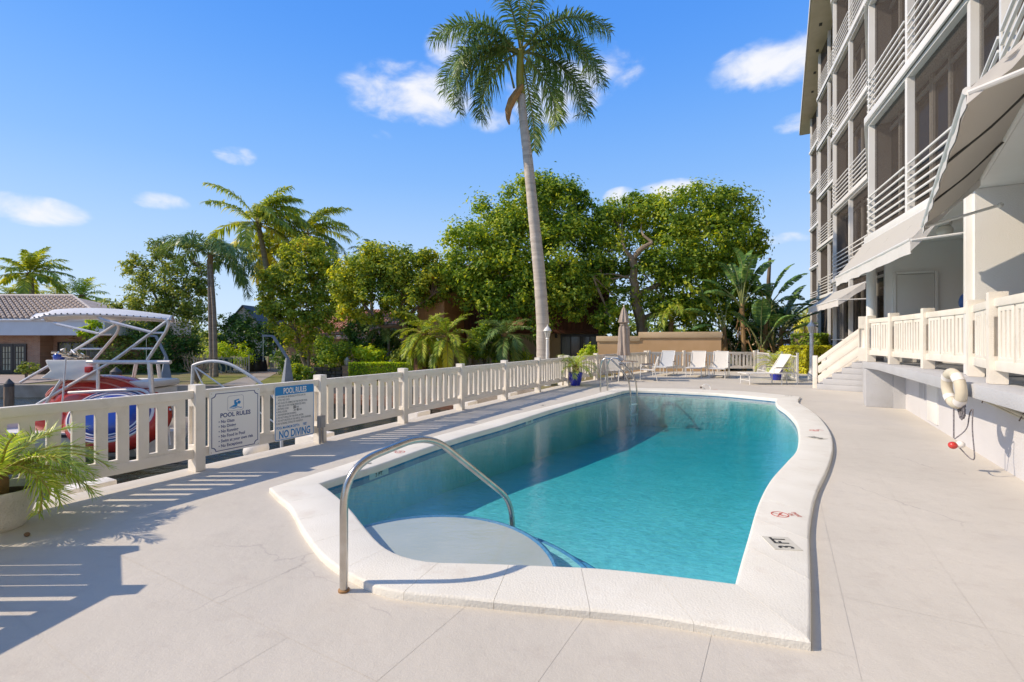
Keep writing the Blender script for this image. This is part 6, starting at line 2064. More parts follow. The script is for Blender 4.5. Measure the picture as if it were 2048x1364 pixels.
# -- grey metal roofed house, right
mh = thing("metal_roof_house", "low house with grey standing seam metal roof in the right background", "house", (33, 55, gz))
metal_roof = mat("grey standing seam", (.20, .21, .24), (.16, .17, .19), scale=1.2, rough=.5)
xa, xb = at(1545, 670, 55).x, at(1700, 670, 55).x
mb = MB(); mb.box(((xa + xb) / 2, 59, .75), (xb - xa - 1, 6, 2.1)); mb.build("wall", cream, mh)
e0, e1 = Vector((xa, 54.6, 1.85)), Vector((xb, 54.6, 1.85)); t0, t1 = Vector((xa + 1, 58.5, 4.45)), Vector((xb, 58.5, 4.45))
mb = MB(); mb.add([e0, e1, t1, t0], [(0, 1, 2, 3)]); mb.add([e0, t0, (xa + 1, 64, 4.45), (xa, 64, 1.85)], [(0, 1, 2, 3)]); mb.build("roof", metal_roof, mh)
sm = None
for k in range(20):
    u = k / 19; a, b = e0.lerp(e1, u), t0.lerp(t1, u)
    mb = MB(); mb.beam(a + Vector((0, 0, .04)), b + Vector((0, 0, .04)), .06, .09); mb.build("roof_seam", mat("pale seam", (.30, .31, .34), rough=.4), mh)
mb = MB(); mb.box(((xa + xb) / 2, 54.55, 1.74), (xb - xa, .1, .2)); mb.build("fascia", white_paint, mh)
mb = MB(); mb.box((at(1567, 690, 55.9).x, 55.92, .7), (2.2, .1, 1.9)); mb.build("opening_shade_panel", mat("black shade panel", (.02, .02, .02)), mh)  # solid black panel paints the shade inside the opening

# -- parked car
def car():
    c = at(1563, 700, 42); z = gz
    t = thing("parked_car", "dark blue and silver car parked beyond the picket fence", "car", (c.x, 42, z))
    blue = mat("dark blue car paint", (.03, .05, .14), (.025, .04, .11), scale=2, rough=.2, coat=.7)
    silver = mat("silver car trim", (.42, .44, .48), rough=.25, metal=.5)
    gl = mat("car glass", (.03, .06, .09), rough=.05)
    tyre = mat("tyre rubber", (.02, .02, .02), rough=.9)
    # length along y, front towards the camera
    def slab(prof, w, name, m, ins=0.0):
        mb = MB(); n = len(prof)
        vs = [(-w / 2 + (ins if z_ > 1.0 else 0), y, z_) for y, z_ in prof] + [(w / 2 - (ins if z_ > 1.0 else 0), y, z_) for y, z_ in prof]
        mb.add(vs, [tuple(range(n)), tuple(range(2 * n - 1, n - 1, -1))] + [(i, n + i, n + (i + 1) % n, (i + 1) % n) for i in range(n)])
        o = mb.build(name, m, t, local=True, bevel=.05)
        bm = bmesh.new(); bm.from_mesh(o.data); bmesh.ops.recalc_face_normals(bm, faces=bm.faces); bm.to_mesh(o.data); bm.free()
    slab([(-2.1, .25), (-2.15, .62), (-2.0, .88), (-1.0, 1.0), (2.0, 1.0), (2.1, .6), (2.05, .25)], 1.78, "body", blue)
    slab([(-.95, 1.003), (-.25, 1.52), (1.4, 1.54), (2.0, 1.003)], 1.62, "cabin", silver, .14)
    mb = MB(); mb.add([(-.68, -.93, 1.05), (.68, -.93, 1.05), (.56, -.31, 1.49), (-.56, -.31, 1.49)], [(0, 1, 2, 3)]); mb.build("windscreen", gl, t, local=True)
    for s in (-1, 1):
        mb = MB(); mb.add([(s * .80, -.75, 1.06), (s * .80, 1.7, 1.06), (s * .70, 1.25, 1.46), (s * .70, -.2, 1.46)], [(0, 1, 2, 3)]); mb.build("side_window", gl, t, local=True)
        mb = MB(); mb.box((s * .62, -2.12, .70), (.36, .08, .16)); mb.build("headlight", mat("headlight glass", (.7, .7, .68), rough=.1), t, local=True, bevel=.02)
        mb = MB(); mb.box((s * .98, -.72, 1.03), (.16, .10, .13)); mb.build("mirror", silver, t, local=True, bevel=.02)
        for y in (-1.35, 1.35):
            mb = MB(); mb.tube([(s * .68, y, .32), (s * .90, y, .32)], .32, 18); o = mb.build("wheel", tyre, t, local=True, smooth=True)
            mb = MB(); mb.tube([(s * .895, y, .32), (s * .915, y, .32)], .20, 12); mb.build("rim", silver, o, local=True, smooth=True)
    mb = MB(); mb.box((0, -2.13, .45), (1.5, .08, .2)); mb.build("grille", tyre, t, local=True)
car()

# ------------------------------------------------------------------ far bank furniture
lawn = mat("yellow green lawn", (.22, .22, .03), (.14, .15, .025), scale=2.5, rough=.95, bump=.8, bscale=50)  # yellow green mixed at random with a darker grass tone
def patch(name, pix, z, m, kind='structure'):
    P = [ground(x, y, z) for x, y in pix]
    mb = MB(); mb.prism([(p.x, p.y) for p in P], z - .05, z)
    return tag(mb.build(name, m), kind=kind)
patch("lawn", [(400, 771), (700, 771), (640, 752), (380, 750)], -.685, lawn)
patch("path", [(440, 770.5), (505, 770.5), (565, 740), (530, 740)], -.68, mat("grey path concrete", (.36, .32, .28), (.30, .26, .22), scale=2, rough=.9))
patch("terrace_paving", [(500, 747), (600, 747), (600, 738), (500, 738)], -.66, mat("pinkish paving", (.46, .34, .27), (.40, .29, .22), scale=3, rough=.9))
fence_tan = mat("tan painted pickets", (.50, .44, .36), (.44, .38, .31), scale=4, rough=.7)
a, b = ground(388, 747, -.65), ground(498, 746, -.65)
picket_fence((a.x, a.y, 0), (b.x, b.y, 0), -.65, 1.0, "tan picket fence carrying a leaf patterned cloth on the left bank", fence_tan, step=.15, pw=.04, posts=3)
a2, b2 = ground(541, 742, -.65), ground(563, 743, -.65)
picket_fence((a2.x, a2.y, 0), (b2.x, b2.y, 0), -.65, 1.0, "short tan picket fence right of the covered grill", fence_tan, step=.15, pw=.04)
# patterned cloth
def cloth_material():
    m, nt, b_, out = node_mat("leaf patterned cloth"); N, L = nt.nodes.new, nt.links.new
    g_ = N("ShaderNodeNewGeometry"); nz = N("ShaderNodeTexWave"); nz.inputs['Scale'].default_value = .9; nz.inputs['Distortion'].default_value = 9; nz.inputs['Detail'].default_value = 2; nz.inputs['Detail Scale'].default_value = .8
    L(g_.outputs['Position'], nz.inputs['Vector']); cr = N("ShaderNodeValToRGB"); e = cr.color_ramp.elements
    e[0].position = .35; e[0].color = (.012, .035, .04, 1); e[1].position = .8; e[1].color = (.26, .25, .13, 1); k = e.new(.6); k.color = (.03, .09, .07, 1)
    L(nz.outputs['Color'], cr.inputs[0]); L(cr.outputs[0], b_.inputs['Base Color']); b_.inputs['Roughness'].default_value = .9
    return m
ca, cb_ = a.lerp(b, .17), a.lerp(b, .72)
mb = MB(); N_ = 16
vs = []
for i in range(N_ + 1):
    u = i / N_; p = ca.lerp(cb_, u); sag = .10 * math.sin(math.pi * u)
    vs += [(p.x, p.y - .06 + .02 * math.sin(i * 1.7), -.48 - .0 + .05 * math.sin(i)), (p.x, p.y - .06 + .02 * math.sin(i * 1.7 + 1), .36 - sag * .3)]
n0 = len(vs); vs += [(x, y - .012, z) for x, y, z in vs]
fs = [(2 * i, 2 * i + 2, 2 * i + 3, 2 * i + 1) for i in range(N_)]
mb.add(vs, fs + [tuple(n0 + q for q in f[::-1]) for f in fs])
single(mb, "hanging_cloth", cloth_material(), "dark teal leaf patterned cloth hung on the tan picket fence", "cloth", (ca.x, ca.y, -.6), smooth=True)
# covered grill
g = ground(514, 742, -.65)
gt_ = thing("covered_grill", "grill under a black cover beside the tan fence", "grill", (g.x, g.y, -.65))
mb = MB()
prof = [(.55, 0), (.58, .3), (.55, .8), (.50, .95), (.30, 1.12), (.02, 1.16)]
mb.lathe(prof, (g.x, g.y, -.65), 18, lambda a_, z_: 1.15 + .10 * math.sin(a_ * 5 + z_ * 3) if z_ < .9 else 1.1); mb.build("cover", mat("black vinyl cover", (.012, .012, .015), rough=.35), gt_, smooth=True)
mb = MB(); mb.box((g.x + .45, g.y, -.55), (.1, .1, .2)); mb.build("wheel", mat("grill wheel", (.02, .02, .02)), gt_)

# davits
dav = mat("weathered grey davit", (.30, .32, .35), (.24, .26, .29), scale=3, rough=.6)
def davit(px, py, tx, ty, label):
    p = ground(px, py, -.66)
    t = thing("boat_davit", label, "davit", (p.x, p.y, -.66), 0, "boat davits along the far seawall")
    mb = MB(); mb.lathe([(.34, 0), (.33, .05), (.13, 1.2), (.10, 1.35)], (p.x, p.y, -.66), 4); mb.build("base", dav, t)
    tip = at(tx, ty, p.y - .1)
    mb = MB(); mb.beam((p.x + .05, p.y, .60), tip, .10, .12); mb.build("arm", dav, t)
    mb = MB(); mb.beam(tip, tip + Vector((-.5, -.1, .02)), .10, .10); mb.build("arm_head", dav, t)
    mb = MB(); mb.tube([tip + Vector((-.45, -.1, 0)), tip + Vector((-.45, -.1, -1.3))], .012, 4); mb.build("cable", steel, t)
davit(575, 768, 546, 672, "grey boat davit with leaning arm under the split trunk tree")
davit(332, 762, 312, 672, "grey boat davit with leaning arm behind the boat")

# brick pier with glass lantern, small bollard light
p = ground(694, 757, -.65)
lp = thing("pier_lantern", "glass lantern on a red brick pier before the clipped hedge", "lantern", (p.x, p.y, -.65))
mb = MB(); mb.box((p.x, p.y, -.3), (.40, .40, .70)); mb.build("pier", brick_m, lp)
mb = MB(); mb.box((p.x, p.y, .075), (.46, .46, .05)); mb.build("cap", brick_m, lp, bevel=.01)
mb = MB(); mb.lathe([(.06, .10), (.10, .16), (.15, .42), (.13, .46), (.05, .58), (.02, .62)], (p.x, p.y, 0), 8); mb.build("lantern_glass", mat("frosted lantern glass", (.50, .46, .40), rough=.25), lp)
mb = MB()
for a_ in range(4): mb.tube([(p.x + .11 * math.cos(a_ * 1.571 + .4), p.y + .11 * math.sin(a_ * 1.571 + .4), .16), (p.x + .16 * math.cos(a_ * 1.571 + .4), p.y + .16 * math.sin(a_ * 1.571 + .4), .43)], .012, 4)
mb.build("lantern_frame", white_metal, lp)
p = ground(866, 757, -.65)
lp = thing("bollard_light", "small grey bollard light at the right end of the clipped hedge", "bollard light", (p.x, p.y, -.65))
mb = MB(); mb.tube([(p.x, p.y, -.65), (p.x, p.y, .18)], .13, 10); mb.build("post", dav, lp, smooth=True)
mb = MB(); mb.lathe([(.16, .18), (.16, .3), (.10, .42), (.02, .46)], (p.x, p.y, 0), 12); mb.build("hood", dav, lp, smooth=True)
# timber dock and low stone wall on the far bank
plank = [mat("dock plank %s" % k, c, tuple(v * .7 for v in c), scale=3, rough=.9, stretch=(1, 5, 5)) for k, c in (("red", (.26, .12, .07)), ("brown", (.20, .10, .06)), ("tan", (.30, .16, .10)))]
dk = thing("timber_dock", "red brown timber dock along the far seawall, seen through the canal fence", "dock", (-6, 21, -.95))
da_, db_ = Vector((-9.6, 21.9, 0)), Vector((-1.9, 19.2, 0))
dd = (db_ - da_); DL = dd.length; dd.normalize(); dn_ = Vector((dd.y, -dd.x, 0))
pm = [MB().box((0, 0, 0), (.19, 1.5, .05)).mesh("plank", m_) for m_ in plank]
for k in range(int(DL / .2)):
    c = da_ + dd * (.1 + k * .2) + dn_ * .35
    inst(pm[random.randrange(3)], "plank", dk, (c.x, c.y, -.88 + random.uniform(-.006, .006)), (0, 0, math.atan2(dd.y, dd.x)), world=True)
for off in (1.1,):
    mb = MB(); mb.beam(da_ + dn_ * off + Vector((0, 0, -.99)), db_ + dn_ * off + Vector((0, 0, -.99)), .06, .16); mb.build("fascia_board", plank[0], dk)
for k in range(5):
    c = da_.lerp(db_, (k + .3) / 5) + dn_ * .95; mb = MB(); mb.tube([(c.x, c.y, -2), (c.x, c.y, -.93)], .12, 9); mb.build("dock_post", bark, dk, smooth=True)
# stone planter under the shrubs
p = ground(650, 757, -.65)
sw = thing("stone_planter", "low dark stone planter wall beneath the rounded shrub", "planter", (p.x, p.y, -.65))
stn = [mat("dark field stone %d" % k, c, tuple(v * .7 for v in c), scale=4, rough=.9, bump=.7, bscale=12) for k, c in enumerate(((.12, .10, .09), (.17, .14, .12), (.09, .08, .075)))]
for r_ in range(3):
    x = p.x - .9
    while x < p.x + .9:
        w_ = random.uniform(.22, .45); mb = MB(); mb.box((x + w_ / 2, p.y + random.uniform(-.03, .03), -.65 + .12 + r_ * .22), (w_ - .02, .35, .20)); mb.build("stone", stn[random.randrange(3)], sw, bevel=.03); x += w_

# wooden mooring piles
pile = mat("weathered pile wood", (.38, .25, .16), (.26, .17, .11), scale=5, rough=.95, bump=.8, bscale=20, stretch=(2, 2, .4))
def mooring(px, top, Y, r, label, dark=True):
    a = at(px, top, Y)
    t = thing("mooring_pile", label, "piling", (a.x, Y, -1.6), 0, "wooden mooring piles")
    mb = MB(); mb.tube([(a.x, Y, -1.8), (a.x, Y, a.z)], [r * 1.05, r], 12); mb.build("post", pile, t, smooth=True)
    mb = MB(); mb.lathe([(r * 1.06, a.z - .1), (r * 1.06, a.z + .02), (.01, a.z + .22)], (a.x, Y, 0), 12); mb.build("cap", mat("pile cap", (.12, .10, .09), rough=.7), t, smooth=True)
mooring(232, 744, 20.5, .20, "capped wooden mooring pile right of the boat's white wing")
mooring(18, 768, 19.0, .15, "wooden mooring pile at the far left edge")
mooring(822, 782, 17.6, .16, "slim mooring pile seen through the fence below the hedge")
mooring(700, 782, 18.2, .17, "slim mooring pile seen through the fence left of the second bay")

# white concrete piles carrying the deck edge
for i, (Y, off, zt) in enumerate(((5.15, -.72, -.02), (7.95, -.70, .0), (10.4, -.75, .02), (12.1, -.7, .02), (14.2, -.75, .02))):
    c = fpt(Y, off)
    lab = ["nearest the potted palm", "just right of the electric box", "under the fourth fence bay", "under the fifth fence bay", "under the sixth fence bay"][i]
    t = thing("concrete_pile", "white square concrete pile beside the deck, " + lab, "piling", (c.x, c.y, -1.8), 0, "white piles beside the deck")
    mb = MB(); mb.box((c.x, c.y, (zt - 2) / 2), (.46, .46, zt + 2), math.atan2(FD.y, FD.x)); mb.build("pile", white_concrete, t, bevel=.02)
# fender
c = fpt(6.95, -.62)
t = thing("boat_fender", "round white fender lying just beyond the deck edge under the signs", "fender", (c.x, c.y, -.2))
mb = MB(); mb.ball((c.x, c.y, -.05), .17, 16, 10, (1, 1.3, 1)); mb.build("bladder", white_gel, t, smooth=True)
mb = MB(); mb.tube([(c.x, c.y, .11), (c.x - .05, c.y, .16), (c.x - .3, c.y + .1, .1)], .012, 5); mb.build("line", white_metal, t)

# ------------------------------------------------------------------ boat with tower and canopy
Yb0 = 12.2
def bp_(zx, zy, Y=Yb0):
    """point of the boat drawing (zoom of the left fence area) at depth Y"""
    return at(60 + .2346 * zx, 610 + .2346 * zy, Y)
boat = thing("motor_boat", "white motor boat with tube tower and long curved canopy moored beyond the fence", "boat", (bp_(700, 1000).x, Yb0, -1.25))
red_gel = mat("red gelcoat", (.60, .045, .035), (.52, .04, .03), scale=2, rough=.25, coat=.4)
blue_gel = mat("blue gelcoat", (.015, .045, .30), (.02, .06, .38), scale=2, rough=.2, coat=.5)
# canopy: arched sheet with rolled edge
mb = MB(); nu, nv = 22, 8
TV = Vector((-.5, .866, 0))
zt = bp_(640, 88).z
vs, fs = [], []
for th in (0, .05):
    for i in range(nu + 1):
        u = i / nu
        half = 1.05 * min(1, (max(0, math.sin(math.pi * min(1, max(0, u * .93 + .035))))) ** .38 + .05)
        for j in range(nv + 1):
            v = j / nv * 2 - 1
            z = zt + .17 * math.sin(math.pi * (u * .85 + .10)) * (1 - .55 * v * v) - .10 * v * v - .04 + th - (.05 if u < .1 else 0)
            Yc = Yb0 + (u - .5) * 1.4; q = at(79 + 264 * u, 632, Yc) + TV * (v * half)
            vs.append((q.x, q.y, z))
W = nv + 1; o_ = (nu + 1) * W
for i in range(nu):
    for j in range(nv):
        q = (i * W + j, (i + 1) * W + j, (i + 1) * W + j + 1, i * W + j + 1)
        fs += [q[::-1], tuple(o_ + k for k in q)]
rim = [i * W for i in range(nu + 1)] + [nu * W + j for j in range(1, W)] + [i * W + nv for i in range(nu - 1, -1, -1)] + [j for j in range(nv - 1, 0, -1)]
for k in range(len(rim)):
    a_, b_ = rim[k], rim[(k + 1) % len(rim)]
    fs.append((a_, b_, o_ + b_, o_ + a_))
mb.add(vs, fs)
cnp = mb.build("canopy", white_gel, boat, smooth=True, sharp=50)
mb = MB(); mb.tube([Vector(vs[k]) + Vector((0, 0, .02)) for k in rim] + [Vector(vs[rim[0]]) + Vector((0, 0, .02))], .035, 6, caps=False); mb.build("canopy_rim", alu, boat, smooth=True)
mb = MB()
for i in range(1, nu): 
    q = Vector(vs[i * W]); mb.ball(q + Vector((0, -.03, .05)), .018, 6, 4)
mb.build("canopy_snaps", mat("dark snap", (.08, .08, .1), rough=.4), boat)
def tub(name, pts, r=.036, m=alu, rad=.25):
    mb = MB(); mb.tube(arc_points(pts, 6, rad), r, 9); return mb.build(name, m, boat, smooth=True)
Yn, Yfar = Yb0 - .85, Yb0 + .85
tub("tower_tube", [bp_(1195, 118, Yn), bp_(720, 470, Yn), bp_(330, 690, Yn), bp_(60, 850, Yn)])
tub("tower_tube", [bp_(1150, 118, Yn), bp_(1185, 150, Yn), bp_(1165, 215, Yn), bp_(1000, 470, Yn)])
tub("tower_tube", [bp_(800, 122, Yfar), bp_(330, 420, Yfar), bp_(-80, 660, Yfar)])
tub("tower_tube", [bp_(740, 150, Yfar), bp_(760, 195, Yfar), bp_(735, 250, Yfar), bp_(545, 470, Yfar)])
tub("canopy_brace", [bp_(180, 125, Yfar), bp_(215, 160, Yfar), bp_(590, 245, Yfar)])
tub("canopy_brace", [bp_(575, 95, Yn), bp_(620, 125, Yn), bp_(1030, 232, Yn)])
for a_, b_, Y in (((1030, 238), (1145, 238), Yn), ((860, 372), (1055, 372), Yn), ((590, 252), (700, 252), Yfar), ((430, 374), (620, 374), Yfar)):
    tub("cross_bar", [bp_(*a_, Y), bp_(*b_, Y)], .026)
tub("side_rail", [bp_(490, 487, Yn), bp_(1198, 487, Yn)], .05)
tub("tower_leg", [bp_(1020, 490, Yn), bp_(1045, 800, Yn), bp_(1050, 1120, Yn)], .055)
tub("tower_leg", [bp_(1090, 490, Yfar), bp_(1130, 800, Yfar), bp_(1150, 1120, Yfar)], .045)
tub("tower_leg", [bp_(905, 500, Yfar), bp_(880, 640, Yfar)], .045)
tub("tower_leg", [bp_(580, 480, Yn), bp_(580, 680, Yn), bp_(580, 900, Yn)], .036)
tub("tower_leg", [bp_(270, 640, Yn), bp_(150, 820, Yn), bp_(70, 980, Yn)], .04)
tub("grab_loop", [bp_(330, 748, Yn - .1), bp_(700, 728, Yn - .1), bp_(960, 720, Yn - .1), bp_(1030, 770, Yn - .1), bp_(1040, 900, Yn - .1)], .035, rad=.4)
tub("whip_pole", [bp_(305, 460, Yn - .2), bp_(255, 1130, Yn - .2)], .018, white_metal)
tub("boarding_rail", [bp_(1195, 890, Yn), bp_(1120, 945, Yn)], .03)
tub("boarding_rail", [bp_(1150, 880, Yn), bp_(1200, 1190, Yn)], .03)
# white wing housing with red light
mb = MB()
for Y, sc in ((Yn + .12, 1.0), (Yfar - .12, 1.0)):
    pass
prof = [(130, 468), (595, 468), (592, 645), (300, 640), (90, 625), (175, 560), (150, 520)]
n_ = len(prof)
vs = [bp_(x, y, Yn + .05) for x, y in prof] + [bp_(x, y, Yb0 + .5) for x, y in prof]
mb.add(vs, [tuple(range(n_)), tuple(range(2 * n_ - 1, n_ - 1, -1))] + [(i, n_ + i, n_ + (i + 1) % n_, (i + 1) % n_) for i in range(n_)])
o = mb.build("wing_housing", white_gel, boat, bevel=.03)
bm = bmesh.new(); bm.from_mesh(o.data); bmesh.ops.recalc_face_normals(bm, faces=bm.faces); bm.to_mesh(o.data); bm.free()
mb = MB(); c = bp_(497, 552, Yn); mb.box((c.x, Yn + .02, c.z), (.14, .10, .14)); mb.build("red_light", mat("red lamp lens", (.70, .03, .02), rough=.2), o, bevel=.015)
# gear on the wing
mb = MB(); rng = random.Random(4)
for k in range(16):
    q = bp_(rng.uniform(240, 520), rng.uniform(405, 460), Yb0 + rng.uniform(-.3, .3)); mb.tube([q, q + Vector((rng.uniform(-.3, .3), rng.uniform(-.2, .2), rng.uniform(-.02, .1)))], rng.uniform(.012, .035), 6)
mb.tube([bp_(270, 385, Yb0), bp_(300, 372, Yb0), bp_(305, 440, Yb0)], .04, 7)
mb.build("deck_gear", steel, boat, smooth=True)["kind"] = "stuff"
mb = MB(); mb.ball(bp_(250, 445, Yb0), .13, 12, 8); mb.build("blue_bag", blue_gel, boat, smooth=True)
# hull
mb = MB()
secs = []
hx0, hx1 = bp_(-420, 900).x, bp_(1130, 900).x
NS = 16
for i in range(NS + 1):
    u = i / NS; x = hx0 + (hx1 - hx0) * u
    wdt = 1.15 * (1 - max(0, (.35 - u) / .35) ** 2)
    zt_ = -.55 + .25 * max(0, .4 - u); zb_ = -1.5
    secs.append([(x, Yb0 - wdt, zt_), (x, Yb0 - wdt * .96, zt_ - .22), (x, Yb0 - wdt * .72, -1.12), (x, Yb0, zb_), (x, Yb0 + wdt * .72, -1.12), (x, Yb0 + wdt, zt_), (x, Yb0 + wdt * .85, zt_ + .02), (x, Yb0 + wdt * .8, zt_ - .25), (x, Yb0 - wdt * .8, zt_ - .25), (x, Yb0 - wdt * .85, zt_ + .02)])
K = len(secs[0]); vs = [p for s_ in secs for p in s_]; fs = []
for i in range(NS):
    for j in range(K): fs.append((i * K + j, i * K + (j + 1) % K, (i + 1) * K + (j + 1) % K, (i + 1) * K + j))
fs.append(tuple(range(K))); fs.append(tuple(NS * K + j for j in range(K - 1, -1, -1)))
mb.add(vs, fs); o = mb.build("hull", white_gel, boat, smooth=True, sharp=30)
bm = bmesh.new(); bm.from_mesh(o.data); bmesh.ops.recalc_face_normals(bm, faces=bm.faces); bm.to_mesh(o.data); bm.free()
mb = MB(); mb.beam((hx0 + 1.2, Yb0 - 1.17, -.62), (hx1, Yb0 - 1.17, -.62), .03, .07); mb.build("rub_rail", mat("black rubber", (.02, .02, .02), rough=.7), boat)
# cushion
c0, c1 = bp_(740, 640, Yb0), bp_(1110, 700, Yb0)
mb = MB(); mb.box(((c0.x + c1.x) / 2, Yb0 + .2, (c0.z + c1.z) / 2), (c1.x - c0.x, 1.1, c0.z - c1.z)); mb.build("seat_cushion", white_gel, boat, bevel=.07)
mb = MB(); mb.box(((c0.x + c1.x) / 2, Yb0 + .2, (c1.z - .5) / 2), (c1.x - c0.x - .1, 1.0, c1.z + .46)); mb.build("seat_base", white_gel, boat, bevel=.02)
c = bp_(1010, 1090, Yb0); mb = MB(); mb.box((c.x, Yb0 - .3, (c.z - .1)), (.28, .4, .8)); mb.tube([(c.x, Yb0 - .3, c.z + .3), (c.x, Yb0 - .3, c.z + .55)], .12, 10); mb.build("outboard_engine", mat("grey engine casing", (.38, .37, .36), (.28, .27, .26), scale=6, rough=.4), boat, bevel=.04)

# towable inflatable: red body, blue face with white and navy rings
tw = bp_(740, 965, Yb0 - 1.0)
tt = thing("towable_tube", "big round inflatable with blue centre and red and navy rings on the boat side", "inflatable", (tw.x, tw.y, tw.z - .6))
ell = Matrix.Rotation(R(62), 3, 'X')
def disc(prof, name, m, seg=40):
    mb = MB(); vs, fs = [], []
    for r_, h_ in prof:
        for k in range(seg):
            a_ = 2 * math.pi * k / seg; vs.append(tw + ell @ Vector((r_ * math.cos(a_), r_ * .66 * math.sin(a_), h_)))
    for i in range(len(prof) - 1):
        for k in range(seg): fs.append((i * seg + k, i * seg + (k + 1) % seg, (i + 1) * seg + (k + 1) % seg, (i + 1) * seg + k))
    fs.append(tuple((len(prof) - 1) * seg + k for k in range(seg))); fs.append(tuple(range(seg - 1, -1, -1)))
    mb.add(vs, fs); return mb.build(name, m, tt, smooth=True, sharp=60)
disc([(1.02, -.34), (1.18, -.18), (1.2, 0), (1.12, .12), (1.0, .20)], "red_body", red_gel)
white_v = mat("white vinyl", (.80, .76, .74), rough=.3); navy_v = mat("navy vinyl", (.03, .02, .12), rough=.3)
rr_ = [(1.0, white_v), (.965, navy_v), (.915, white_v), (.885, red_gel), (.865, white_v), (.84, navy_v), (.79, white_v), (.765, blue_gel)]
for i, (r_, m_) in enumerate(rr_):
    z_ = .203 + i * .006
    disc([(r_, z_ - .004), (r_ * .98, z_ + .03)] if i < len(rr_) - 1 else [(r_, z_ - .004), (r_ * .85, z_ + .10), (r_ * .5, z_ + .13)], "ring" if i < len(rr_) - 1 else "blue_centre", m_)
# folded red inflatable behind it
rm_ = bp_(640, 800, Yb0 - .1)
mb = MB(); mb.ball(rm_, 1.0, 24, 12, (1.35, .75, .62)); mb.ball(rm_ + Vector((-.9, -.1, -.45)), .7, 20, 10, (1.2, .8, .7))
tr_ = thing("red_inflatable", "red folded inflatable with pale stripes piled behind the round tube", "inflatable", (rm_.x, rm_.y, rm_.z - .6))
mb.build("body", red_gel, tr_, smooth=True)
for k in range(3):
    mb = MB(); P = []; ph = R(22 + 17 * k)
    for i in range(21):
        a_ = R(12 + 156 * i / 20); P.append(rm_ + Vector((1.36 * math.cos(a_) * math.cos(ph), -.758 * math.sin(ph), .628 * math.sin(a_) * math.cos(ph))))
    mb.tube(P, .02, 5); mb.build("stripe", mat("salmon stripe", (.72, .30, .22), rough=.4), tr_, smooth=True)

# arched white tube frame with straps
arc = [at(386, 731, 11), at(400, 726, 11), at(425, 722.5, 11), at(455, 727, 11), at(485, 742, 11), at(508, 757, 11), at(527, 772, 11), at(545, 790, 11), at(560, 812, 11)]
t = thing("arched_frame", "white curved tube frame with two straight struts just beyond the fence", "frame", (arc[0].x, 11, -1.2))
mb = MB(); p_, _ = limb(arc, .03, .03); mb.tube(p_, .036, 9); mb.build("arched_tube", white_metal, t, smooth=True)
for a_, b_ in (((388, 733), (416, 790)), ((390, 734), (470, 790))):
    mb = MB(); mb.tube([at(*a_, 11), at(*b_, 11), at(b_[0] + (b_[0] - a_[0]) * 1.1, b_[1] + (b_[1] - a_[1]) * 1.1, 11)], .018, 6); mb.build("strut", white_metal, t, smooth=True)
mb = MB(); mb.tube([at(386, 731, 11), at(384, 780, 11.1), Vector((at(384, 780, 11.1).x, 11.1, -1.6))], .036, 8); mb.tube([at(560, 812, 11), Vector((at(566, 830, 11).x, 11, -1.6))], .036, 8); mb.build("support_leg", white_metal, t, smooth=True)

# navy boat covers below the fence
navy = mat("navy boat cover", (.02, .03, .10), (.015, .025, .08), scale=3, rough=.7, bump=.5, bscale=8)
for Y, off, label, sx in ((4.75, -1.15, "navy blue covered dinghy under the fence by the white pot", .9), (10.0, -1.2, "navy covered dinghy bow under the fence beyond the blue sign", .8)):
    c = fpt(Y, off)
    t = thing("covered_dinghy", label, "dinghy", (c.x, c.y, -1.25))
    mb = MB(); vs, fs = [], []
    for i in range(13):
        u = i / 12 * 2 - 1; w_ = .62 * (1 - max(0, u) ** 2.2 * .95)
        for j in range(9):
            v = j / 8 * 2 - 1
            vs.append(c + FD * (u * 1.5 * sx) + FN * (v * w_) + Vector((0, 0, -.62 + .26 * (1 - v * v) * (1 - .3 * u * u) + .02 * math.sin(i * 2 + j))))
    for i in range(12):
        for j in range(8): fs.append((i * 9 + j, (i + 1) * 9 + j, (i + 1) * 9 + j + 1, i * 9 + j + 1))
    mb.add(vs, fs); mb.build("cover", navy, t, smooth=True)
    mb = MB(); vs, fs = [], []
    for i in range(13):
        u = i / 12 * 2 - 1; w_ = .62 * (1 - max(0, u) ** 2.2 * .95)
        for v, z_ in ((-1, -.63), (-.7, -1.3), (.7, -1.3), (1, -.63)): vs.append(c + FD * (u * 1.5 * sx) + FN * (v * w_ * 1.02) + Vector((0, 0, z_)))
    for i in range(12):
        for j in range(3): fs.append((i * 4 + j, (i + 1) * 4 + j, (i + 1) * 4 + j + 1, i * 4 + j + 1))
    mb.add(vs, fs); mb.build("hull", white_gel, t, smooth=True)

# ------------------------------------------------------------------ patio furniture
sling = mat("woven white sling", (.74, .71, .66), (.68, .65, .60), scale=60, rough=.8, bump=.25, bscale=220)
sling_grey = mat("woven pale grey sling", (.56, .58, .60), (.50, .52, .54), scale=60, rough=.8, bump=.25, bscale=220)
strap_dark = mat("dark arm rest", (.14, .10, .08), rough=.5)
frame_w = white_metal
def sheet(mb, pts, hw, th=.012, nv=3, sag=.0):
    """sling: centreline pts (x,z), across +-hw"""
    vs, fs = [], []
    W = nv + 1
    for s_ in (0, 1):
        for i, (x, z) in enumerate(pts):
            for j in range(W):
                v = j / nv * 2 - 1
                vs.append((x, v * hw, z + s_ * th - sag * (1 - v * v)))
    n_ = len(pts) * W
    for i in range(len(pts) - 1):
        for j in range(nv):
            q = (i * W + j, (i + 1) * W + j, (i + 1) * W + j + 1, i * W + j + 1)
            fs += [q[::-1], tuple(n_ + k for k in q)]
    for i in range(len(pts) - 1):
        for j in (0, nv): fs.append((i * W + j, (i + 1) * W + j, n_ + (i + 1) * W + j, n_ + i * W + j))
    mb.add(vs, fs)
